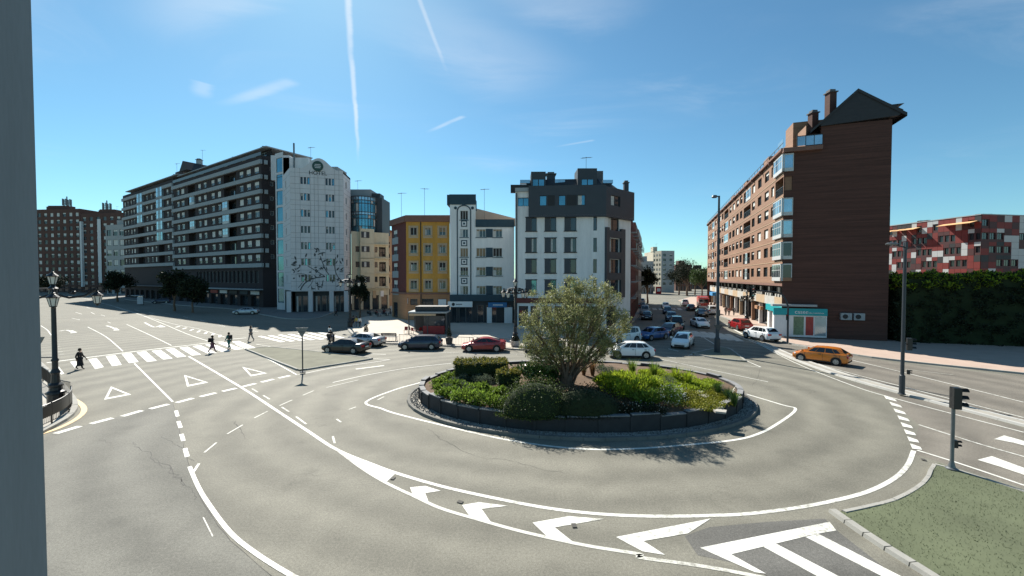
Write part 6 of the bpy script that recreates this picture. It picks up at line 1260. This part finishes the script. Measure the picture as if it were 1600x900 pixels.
# scooter with rider
sp = G(518, 537); sc_ = thing('scooter', 'dark motor scooter heading up beside the crossing', 'scooter', (sp.x, sp.y, .01), R(95))
for x in (.62, -.6): wh = MB().lathe([(.15, -.05), (.24, -.05), (.26, 0), (.24, .05), (.15, .05)], (0, 0, 0), 16, 'y').build('wheel', 'rubber', sc_, (x, 0, .26)); MB().lathe([(.15, -.03), (.15, .03)], (0, 0, 0), 12, 'y').build('rim', 'rim', wh)
MB().add([(-.85, -.13, .55), (-.85, .13, .55), (-.15, .17, .75), (-.15, -.17, .75), (-.75, -.14, .78), (-.75, .14, .78), (-.1, .13, .3), (-.1, -.13, .3)], [(0, 1, 5, 4), (4, 5, 2, 3), (0, 4, 3, 7), (1, 6, 2, 5), (0, 7, 6, 1), (3, 2, 6, 7)]).build('body', 'paint_black', sc_); MB().box(-.75, -.13, .785, -.1, .13, .87).build('seat', 'trim', sc_); MB().box(-.15, -.16, .28, .4, .16, .34).build('footboard', 'trim', sc_); MB().add([(.38, -.2, .3), (.38, .2, .3), (.55, .16, 1.0), (.55, -.16, 1.0), (.45, -.2, .3), (.45, .2, .3), (.62, .16, 1.0), (.62, -.16, 1.0)], [(0, 3, 2, 1), (4, 5, 6, 7), (0, 4, 7, 3), (1, 2, 6, 5), (3, 7, 6, 2)]).build('leg_shield', 'paint_black', sc_); MB().tube([(.5, -.34, 1.08), (.55, 0, 1.05), (.5, .34, 1.08)], .02, 6).build('handlebar', 'dark_metal', sc_); MB().box(-1.0, -.2, .9, -.68, .2, 1.25).build('top_box', 'trim', sc_); MB().tube([(.55, 0, .9), (.62, 0, .26)], .035, 6).build('fork', 'dark_metal', sc_)
rd_ = person('rider in dark jacket and pale helmet sitting on the scooter', (sp.x, sp.y - .25, .38), 95, 1.74, 'cloth_black', 'cloth_jeans', 'sit', group=None); MB().lathe([(.1, -.12), (.14, -.05), (.15, .04), (.11, .12), (.03, .155)], (0, .045, 1.25), 14).build('helmet', 'cloth_white', rd_, smooth=60)
# ------------------------------------------------------------------ street furniture
def lantern(parent, loc, s=1.0, hang=False):
    m = MB().lathe([(.13 * s, 0), (.15 * s, .03 * s), (.25 * s, .5 * s), (.235 * s, .5 * s)], seg=6); fr = MB()
    for k in range(6):
        a = k * math.pi / 3; c, q = math.cos(a), math.sin(a); fr.bar((.145 * s * c, .145 * s * q, .0), (.26 * s * c, .26 * s * q, .52 * s), .028 * s)
    fr.lathe([(.16 * s, -.03 * s), (.16 * s, .02 * s)], seg=6).lathe([(.06 * s, -.14 * s), (.09 * s, -.03 * s)], seg=8)
    o = fr.build('lantern', 'black_iron', parent, loc); m.build('lamp_glass', 'lamp_glass', o)
    MB().lathe([(.3 * s, .5 * s), (.32 * s, .54 * s), (.26 * s, .6 * s), (.14 * s, .72 * s), (.09 * s, .74 * s), (.09 * s, .8 * s), (.05 * s, .83 * s), (.02 * s, .95 * s)], seg=12).build('lantern_cap', 'black_iron', o)
    for k in range(6): a = k * math.pi / 3; MB().lathe([(.03 * s, 0), (.012 * s, .07 * s)], (.31 * s * math.cos(a), .31 * s * math.sin(a), .54 * s), 5).build('finial', 'black_iron', o)
    return o
def ornate_lamp(label, base, h, rz=0.0, s=1.0, arms=4, group='ornate lantern posts', rad=1.25):
    t = thing('ornate_lamp_post', label, 'lamp post', base, rz, group); b = MB()
    MB().lathe([(.42, 0), (.42, .12), (.36, .16), (.36, .75), (.42, .8), (.4, .9), (.28, .98), (.26, 1.15), (.3, 1.2), (.3, 1.3), (.2, 1.42), (.17, 1.9), (.22, 1.98), (.19, 2.06), (.13, 2.2)], seg=10).build('pedestal', 'black_iron', t, smooth=30)
    za = h - (.55 + .95 * s); MB().lathe([(.13, 2.2), (.125, 2.6), (.16, 2.64), (.16, 2.72), (.115, 2.8), (.1, za - .4), (.15, za - .35), (.15, za - .25), (.2, za - .1), (.16, za + .25), (.24, za + .35), (.12, za + .45), (.08, za + .55)], seg=10).build('column', 'black_iron', t, smooth=30)
    for k in range(arms):
        a = 2 * math.pi * k / arms; c, q = math.cos(a), math.sin(a); P = lambda r, z: (r * c, r * q, z)
        m = MB().tube([P(.1, za), P(.35 * rad, za - .22 * s), P(.7 * rad, za - .12 * s), P(.95 * rad, za + .22 * s), P(rad, za + .3 * s)], .06, 6)
        sp_ = [P(rad * (.45 + .16 * math.cos(w_) * (1 - w_ / 9)), za + .12 * s + .2 * s * math.sin(w_) * (1 - w_ / 9)) for w_ in [j * .6 for j in range(13)]]; m.tube(sp_, .045, 5); m.tube([P(.12, za + .35), P(.4 * rad, za + .36 * s), P(.75 * rad, za + .2 * s), P(.95 * rad, za + .33 * s)], .04, 5); m.lathe([(.02, -.1), (.11, 0), (.02, .1)], P(rad * .45, za + .12 * s), 6)
        m.build('arm', 'black_iron', t, smooth=50); MB().tube([P(rad, za + .34 * s), P(rad, za + .1 * s)], .02, 5).build('hanger', 'black_iron', t)
        lantern(t, P(rad, za - .62 * s), s * .95)
    lantern(t, (0, 0, za + .58), s * .9); return t
# nearest lantern post with railing at the left corner
lb = G(88, 640); lb.z = .14; hh = U(88, 420, lb.y).z - lb.z
t = ornate_lamp('ornate black lantern post nearest the camera at the left corner', lb, hh, R(48), .95, 4, rad=1.75)
lb2 = G(547, 513); lb2.z = .14; ornate_lamp('ornate black lantern post in front of the beige building', lb2, U(547, 426, lb2.y).z, R(10), 1.0, 4, rad=1.3)
lb3 = G(805, 541); lb3.z = .14; ornate_lamp('ornate black lantern post before the white corner building', lb3, U(805, 436, lb3.y).z, R(20), 1.0, 5, rad=1.35)
tp = thing('planter', 'round stone pot at the foot of the lantern post', 'planter', lb3 + Vector((0, -.7, 0))); MB().lathe([(.3, 0), (.5, .1), (.55, .5), (.6, .55), (.6, .6), (.5, .6), (.48, .5)], seg=14).build('pot', 'concrete', tp); obj('foliage', leaf_mesh('foliage', 'dark_leaf', [((0, 0, .75), (.4, .4, .3))], 350, .16, .08), tp)
lb4 = G(1166.5, 507); lb4.z = .14; ornate_lamp('ornate black lantern post on the right pavement before the shops', lb4, U(1166, 453, lb4.y).z, R(5), .9, 4, rad=1.0)
# railing
def railing(name, label, ln, h, post=2.0, bar=.13, group=None, z=.14, mat='black_iron', panel=None):
    o0 = ln[0]; t = thing(name, label, 'railing', (o0.x, o0.y, z), 0, group); L_ = [p - o0 for p in ln]; rl = lambda z_: [(p.x, p.y, z_) for p in L_]
    MB().tube(rl(h), .028, 6).build('top_rail', mat, t); MB().tube(rl(.14), .02, 5).build('bottom_rail', mat, t)
    pts = []; acc = bar
    for a, b in zip(L_, L_[1:]):
        d = (b - a).length; k = 0.0
        while k + (bar - acc) <= d: k += bar - acc; acc = 0; pts.append(a.lerp(b, k / d))
        acc += d - k
    m = MB(); npst = max(1, int(post / bar))
    me = MB().box(-.008, -.008, .14, .008, .008, h).mesh('baluster', mat); mp_ = MB().box(-.025, -.025, -.02, .025, .025, h + .05).mesh('post', mat)
    nb_ = [p for i, p in enumerate(pts) if i % npst]
    for i, p in enumerate(pts):
        if i % npst == 0: obj('post', mp_, t, (p.x, p.y, 0))
    if len(nb_) <= 300:
        for p in nb_: obj('baluster', me, t, (p.x, p.y, 0))
    return t
rl = smooth_line(GP([(58, 612), (75, 618), (88, 620)], .14), 5)
rl1 = smooth_line(GP([(40, 586), (68, 596), (90, 616), (110, 622.5)], .14), 4); railing('pavement_railing', 'black railing running back from the left corner lantern', rl1, 1.0)
rl2 = smooth_line(GP([(112, 632), (111, 640), (100, 651), (82, 661), (60, 671), (40, 679)], .14), 5); r2 = railing('pavement_railing', 'curved black railing with solid upper panel at the left corner', rl2, 1.05)
pm = MB(); o0 = rl2[0]; n = len(rl2); pm.add([(p.x - o0.x, p.y - o0.y, .42) for p in rl2] + [(p.x - o0.x, p.y - o0.y, 1.0) for p in rl2] + [(p.x - o0.x + .02, p.y - o0.y + .02, 1.0) for p in rl2] + [(p.x - o0.x + .02, p.y - o0.y + .02, .42) for p in rl2], [(i, i + 1, n + i + 1, n + i) for i in range(n - 1)] + [(n + i, n + i + 1, 2 * n + i + 1, 2 * n + i) for i in range(n - 1)] + [(2 * n + i, 2 * n + i + 1, 3 * n + i + 1, 3 * n + i) for i in range(n - 1)]); pm.build('solid_panel', 'black_iron', r2)
PE = [G(572, 534, .14), G(640, 537.2, .14), G(700, 540.3, .14), G(806, 545.2, .14)]
for i, (a, b, lb_) in enumerate(((0.0, .22, 'plaza railing section left of the bench'), (.24, .47, 'plaza railing section right of the bench'), (.49, .74, 'plaza railing section behind the planter'), (.76, .99, 'plaza railing section nearest the lantern post'))):
    ln = [PE[0].lerp(PE[3], a + (b - a) * k / 6) for k in range(7)]; railing('plaza_railing', lb_, ln, 1.0, 2.0, .18, 'railings along the plaza edge')
# bench
def bench(label, px, rz):
    p = G(*px, .14); t = thing('bench', label, 'bench', p, rz)
    for k in range(4): MB().box(-.9, -.2 + k * .13, .43, .9, -.1 + k * .13, .47).build('seat_slat', 'dark_metal', t)
    for k in range(3): MB().box(-.9, .33 + k * .03, .56 + k * .14, .9, .36 + k * .03, .66 + k * .14).build('back_slat', 'dark_metal', t)
    for x in (-.8, .8):
        MB().bar((x, -.18, 0), (x, -.15, .43), .06).build('leg', 'black_iron', t); MB().bar((x, .32, 0), (x, .28, .45), .06).build('leg', 'black_iron', t); MB().bar((x, .3, .42), (x, .44, .98), .05).build('back_support', 'black_iron', t); MB().bar((x, -.2, .65), (x, .36, .65), .05).build('armrest', 'black_iron', t)
bench('dark slatted bench on the plaza behind the railing', (609, 532), R(180))
# planters and bollards
for x, y, lb_ in ((702, 537, 'dark square planter with conifer behind the red car'), (572, 528, 'dark bollard-like planter behind the silver car')):
    p = G(x, y, .14); t = thing('planter', lb_, 'planter', p, 0, 'planters behind the railing'); MB().add([(-.3, -.3, 0), (.3, -.3, 0), (.3, .3, 0), (-.3, .3, 0), (-.38, -.38, .7), (.38, -.38, .7), (.38, .38, .7), (-.38, .38, .7)], [(0, 1, 5, 4), (1, 2, 6, 5), (2, 3, 7, 6), (3, 0, 4, 7), (4, 5, 6, 7)]).build('pot', 'dark_metal', t); obj('foliage', leaf_mesh('foliage', 'dark_leaf', [((0, 0, 1.0), (.25, .25, .4)), ((0, 0, 1.4), (.15, .15, .4))], 600, .12, .05), t)
# kiosk bar with red chairs
kp = G(672, 520, .14); M('chair_red', (.2, .013, .016), .5, .1)
t = thing('kiosk', 'dark glazed plaza kiosk with flat canopy roof', 'kiosk', kp); KW, KD = 5.0, 3.4
MB().box(-KW / 2, -KD / 2, 2.75, KW / 2, KD / 2, 2.95).build('roof', 'band_pale', t); MB().box(-KW / 2 + .8, -KD / 2 + .5, 2.96, KW / 2 - .1, KD / 2 - .2, 3.6).build('plant_box', 'shop_dark', t); MB().box(-KW / 2 + .1, -KD / 2 - .06, 2.45, KW / 2 - 1.4, -KD / 2 - .01, 2.7).build('fascia', 'surround', t)
for x in (-KW / 2 + .08, 0, KW / 2 - .08):
    for y in (-KD / 2 + .08, KD / 2 - .08): MB().box(x - .06, y - .06, 0, x + .06, y + .06, 2.75).build('post', 'dark_metal', t)
MB().box(-KW / 2 + .2, KD / 2 - .2, 0, KW / 2 - .2, KD / 2 - .14, 2.7).build('back_panel', 'shop_dark', t); MB().box(KW / 2 - .2, -KD / 2 + .2, 0, KW / 2 - .14, KD / 2 - .2, 2.7).build('side_panel', 'shop_dark', t); MB().box(-.6, -KD / 2 + .1, .0, KW / 2 - .3, -KD / 2 + .2, 1.1).build('counter', 'chair_red', t); MB().box(-.5, -KD / 2 + .12, 1.15, KW / 2 - .3, -KD / 2 + .15, 2.4).build('glazing', 'glass', t)
def chair(label, p, rz, mat='chair_red', group='red chairs at the kiosk'):
    t = thing('terrace_chair', label, 'chair', p, rz, group); MB().box(-.22, -.22, .43, .22, .22, .47).build('seat', mat, t); MB().add([(-.22, .2, .47), (.22, .2, .47), (.22, .28, .88), (-.22, .28, .88), (-.22, .23, .47), (.22, .23, .47), (.22, .31, .88), (-.22, .31, .88)], [(0, 1, 2, 3), (7, 6, 5, 4), (3, 2, 6, 7), (0, 3, 7, 4), (1, 5, 6, 2)]).build('backrest', mat, t)
    for x in (-.19, .19):
        for y in (-.19, .19): MB().bar((x * 1.1, y * 1.1, 0), (x, y, .43), .03).build('leg', 'rim', t)
    return t
for k, (dx, dy, lb_) in enumerate(((-3.1, -.6, 'red terrace chair furthest left of the kiosk'), (-2.5, -.2, 'red terrace chair next to the left kiosk post'), (-1.9, -1.2, 'red terrace chair under the canopy front left'), (-1.2, -.9, 'red terrace chair under the canopy left of the counter'))): chair(lb_, kp + Vector((dx, dy, 0)), k * 1.3)
def table(label, p, group): t = thing('terrace_table', label, 'table', p, 0, group); MB().lathe([(.35, .7), (.35, .74)], seg=16).build('table_top', 'rim', t); MB().lathe([(.24, 0), (.24, .02), (.035, .04), (.035, .7)], seg=10).build('pedestal', 'dark_metal', t)
# shaded terrace before the beige building
for k, (x, y, lb_) in enumerate(((580, 493, 'leftmost'), (592, 494, 'middle'), (604, 493, 'rightmost'))):
    p = G(x, y, .14); table('%s round table of the shaded terrace before the beige building' % lb_, p, 'tables of the shaded terrace')
    for j, a in enumerate((0.3, 2.4, 4.4)):
        q = p + Vector((.75 * math.cos(a), .75 * math.sin(a), 0)); side = ('right', 'back', 'front')[j]; chair('dark chair on the %s side of the %s shaded terrace table' % (side, lb_), q, a - math.pi / 2, 'trim', 'dark chairs of the shaded terrace')
        if j != k: person('seated person on the %s side of the %s shaded terrace table' % (side, lb_), q + Vector((0, 0, -.03)), math.degrees(a) + 180, 1.72, ('cloth_white', 'cloth_navy', 'cloth_grey', 'cloth_red')[(j + k) % 4], 'cloth_jeans', 'sit', group='people at the shaded terrace')
# yield signs, posts
def yield_sign(label, px, top, rz, r_=.55, pole=.05):
    p = G(*px); p.z = .1; Hs = U(px[0], top, p.y).z - p.z; t = thing('give_way_sign', label, 'sign', p, rz, 'give way signs')
    MB().tube([(0, 0, 0), (0, 0, Hs)], pole, 8).build('post', 'dark_metal', t); MB().lathe([(.22, 0), (.22, .05), (.08, .12)], seg=10).build('foot', 'dark_metal', t)
    q = [(-r_, -.07, Hs), (r_, -.07, Hs), (0, -.07, Hs - 1.7 * r_)]; q2 = [(x, -.04 + .0, z) for x, _, z in q]; MB().add(q + q2, [(0, 2, 1), (3, 4, 5), (0, 1, 4, 3), (1, 2, 5, 4), (2, 0, 3, 5)]).build('sign_plate', 'grey_metal', t, smooth=False)
    MB().box(-.2, -.09, Hs - .35, .2, -.072, Hs - .3).build('clamp', 'dark_metal', t); return t
yield_sign('give way sign seen from behind on the left traffic island', (473, 584), 512, R(8), .46)
p = G(1120, 549, .1); 
yt = thing('give_way_sign', 'grey back of a give way sign beside the left corner lantern', 'sign', G(52, 600, .14), 0, 'give way signs'); zt = U(60, 530, yt.location.y).z
MB().tube([(0, 0, 0), (0, 0, zt)], .05, 8).build('post', 'dark_metal', yt); MB().add([(-.35, -.07, zt), (.95, -.07, zt + .03), (.3, -.07, zt - 1.05), (-.35, -.04, zt), (.95, -.04, zt + .03), (.3, -.04, zt - 1.05)], [(0, 2, 1), (3, 4, 5), (0, 1, 4, 3), (1, 2, 5, 4), (2, 0, 3, 5)]).build('sign_plate', 'grey_metal', yt); MB().bar((0, 0, zt - 1.4), (1.6, 0, zt - 1.4), .07).build('arm', 'dark_metal', yt)
# tall lamp column on the right island
p = G(1120.5, 550, .1); Hs = U(1121, 306, p.y).z - .1; M('pole_dark', (.035, .042, .05), .5, .15)
t = thing('lamp_column', 'very tall dark lamp column on the right traffic island', 'lamp post', p); MB().lathe([(.3, 0), (.3, .1), (.27, .12), (.27, 1.35), (.2, 1.45), (.17, 1.5), (.13, Hs * .6), (.09, Hs)], seg=10).build('column', 'pole_dark', t, smooth=30); MB().tube([(0, 0, Hs - .1), (-.35, 0, Hs + .02)], .05, 6).build('arm', 'pole_dark', t); MB().lathe([(.06, .08), (.22, .04), (.28, -.12), (.2, -.2), (.05, -.22)], (-.45, 0, Hs), 12).build('lamp_head', 'grey_metal', t, smooth=50); MB().box(-.18, -.16, 3.6, .18, -.08, 4.2).build('junction_box', 'dark_metal', t)
ys = thing('give_way_sign', 'give way sign fixed low on the tall lamp column', 'sign', p + Vector((0, -.2, 2.0)), 0, 'give way signs'); MB().add([(-.45, 0, .75), (.45, 0, .75), (0, 0, 0), (-.45, .04, .75), (.45, .04, .75), (0, .04, 0)], [(0, 2, 1), (3, 4, 5), (0, 1, 4, 3), (1, 2, 5, 4), (2, 0, 3, 5)]).build('sign_plate', 'dark_metal', ys); MB().box(-.15, .04, .4, .15, .1, .5).build('clamp', 'dark_metal', ys)
# street lamp on the median
p = G(1409, 616, .09); Hs = U(1412, 380, p.y).z - .09
t = thing('street_lamp', 'slim dark street lamp with flat head on the right median', 'lamp post', p); MB().lathe([(.2, 0), (.2, .05), (.15, .08), (.15, 1.2), (.1, 1.25), (.085, Hs)], seg=10).build('column', 'pole_dark', t, smooth=30); MB().tube([(0, 0, Hs - .25), (-.35, 0, Hs - .2), (-.7, 0, Hs - .05)], .045, 6).build('arm', 'pole_dark', t); hm = MB().lathe([(.03, .1), (.2, .08), (.3, .02), (.28, -.05), (.06, -.07)], seg=12); hm.v = [(x * 1.35 - .85, y * .6, z + Hs - .05) for x, y, z in hm.v]; hm.build('lamp_head', 'grey_metal', t, smooth=50); MB().box(-.07, -.1, Hs - .4, .07, .1, Hs + .08).build('post_cap', 'pole_dark', t)
def signal(parent, loc, rz, n=3, s=1.0, name='signal_head'):
    o = MB().box(-.13 * s, -.12 * s, 0, .13 * s, .12 * s, .27 * s * n).build(name, 'black_iron', parent, loc, rz)
    for k in range(n):
        z_ = .27 * s * k + .135 * s; MB().lathe([(.1 * s, -.004), (.1 * s, .004)], (0, -.125 * s, z_), 12, 'y').build('lens', ('glass_teal', 'interior', 'tail_lamp')[k % 3] if n == 3 else 'interior', o); m = MB()
        for j in range(7): a0, a1 = math.pi * j / 7, math.pi * (j + 1) / 7; q = [(math.cos(a) * .115 * s, y, z_ + math.sin(a) * .115 * s) for y in (-.12 * s, -.34 * s) for a in (a0, a1)]; m.add(q, [(0, 1, 3, 2)]).add(q, [(2, 3, 1, 0)] if False else [(0, 2, 3, 1)])
        m.build('visor', 'black_iron', o)
    return o
ts = thing('traffic_signal', 'small traffic signal fixed on the median street lamp', 'traffic light', p + Vector((.3, -.1, U(1411, 549, p.y).z)), 0, 'traffic lights'); signal(ts, (0, 0, 0), R(70), 3, .95); MB().bar((-.22, 0, .4), (-.05, 0, .4), .05).build('bracket', 'black_iron', ts); signal(ts, (-.12, -.12, -1.5), R(70), 2, .5)
# traffic light on its own post
p = G(1487, 733, .07); t = thing('traffic_light', 'traffic light on a grey post at the corner of the grass verge', 'traffic light', p, 0, 'traffic lights'); Ht = U(1490, 607, p.y).z
MB().lathe([(.19, 0), (.19, .04), (.12, .08), (.075, .28), (.062, .34), (.06, Ht - .4)], seg=12).build('post', 'grey_metal', t, smooth=30); signal(t, (.06, -.02, Ht - .85), R(72), 3, 1.02); signal(t, (.1, 0, U(1490, 702, p.y).z), R(72), 2, .55); MB().box(-.05, -.05, Ht - .4, .05, .05, Ht - .04).build('head_bracket', 'black_iron', t)
# overhead signal on a curved mast
p = G(1230.5, 535.5, .14); t = thing('signal_mast', 'traffic signal hanging from a curved mast arm before the teal office', 'traffic light', p, 0, 'traffic lights'); kx = p.y / FPX; Z = lambda y: U(1230, y, p.y).z - .14
MB().tube([(0, 0, 0), (0, 0, Z(480)), (-3 * kx, 0, Z(470)), (-9 * kx, 0, Z(461)), (-17 * kx, 0, Z(457)), (-30 * kx, 0, Z(455)), (-54 * kx, 0, Z(454.5))], [.11, .1, .09, .08, .07, .06, .05], 8).build('mast', 'pole_dark', t, smooth=50); signal(t, (-56 * kx, 0, Z(463)), 0, 3, 1.25); MB().box(-56 * kx - .28, .13, Z(463) - .1, -56 * kx + .28, .16, Z(463) + 1.15).build('backing_board', 'black_iron', t); signal(t, (-.15, -.1, Z(500)), R(-40), 3, .8)
# bus shelter like pieces on the left pavement, shade side
p = PX(214, 112); t = thing('bus_shelter', 'glazed bus shelter with pale roof on the left pavement', 'bus shelter', p + Vector((0, 0, .13)), R(-33)); MB().box(-2.2, -.8, 2.4, 2.2, .8, 2.55).build('roof', 'band_pale', t); MB().box(-2.1, .65, .3, 2.1, .7, 2.3).build('back_glass', 'glass_pale', t); MB().box(-1.6, .2, .42, 1.4, .55, .48).build('bench_seat', 'dark_metal', t)
for x in (-2.1, 2.1): MB().box(x - .05, .6, 0, x + .05, .75, 2.4).build('post', 'dark_metal', t); 
MB().box(2.12, -.6, .25, 2.2, .6, 2.2).build('poster_panel', 'sign_white', t)
# window frame at the photographer's own window
M('jamb_paint', (.2, .225, .24), .6, .12, 2, 60, stretch=(8, 8, .6))
t = thing('window_frame', 'grey painted window frame close at the left edge of the view', 'window frame', (0, .5, 6.3)); xj = (61 - 800) / FPX * .56
MB().box(xj - .14, -.04, 0, xj, .06, 2.4).build('jamb', 'jamb_paint', t); MB().box(1.25, -.04, 0, 1.4, .06, 2.4).build('jamb', 'jamb_paint', t); MB().box(xj - .14, -.06, -.08, 1.4, .09, 0).build('sill', 'jamb_paint', t); MB().box(xj - .14, -.04, 2.4, 1.4, .06, 2.52).build('lintel', 'jamb_paint', t)
bpy.context.view_layer.update()
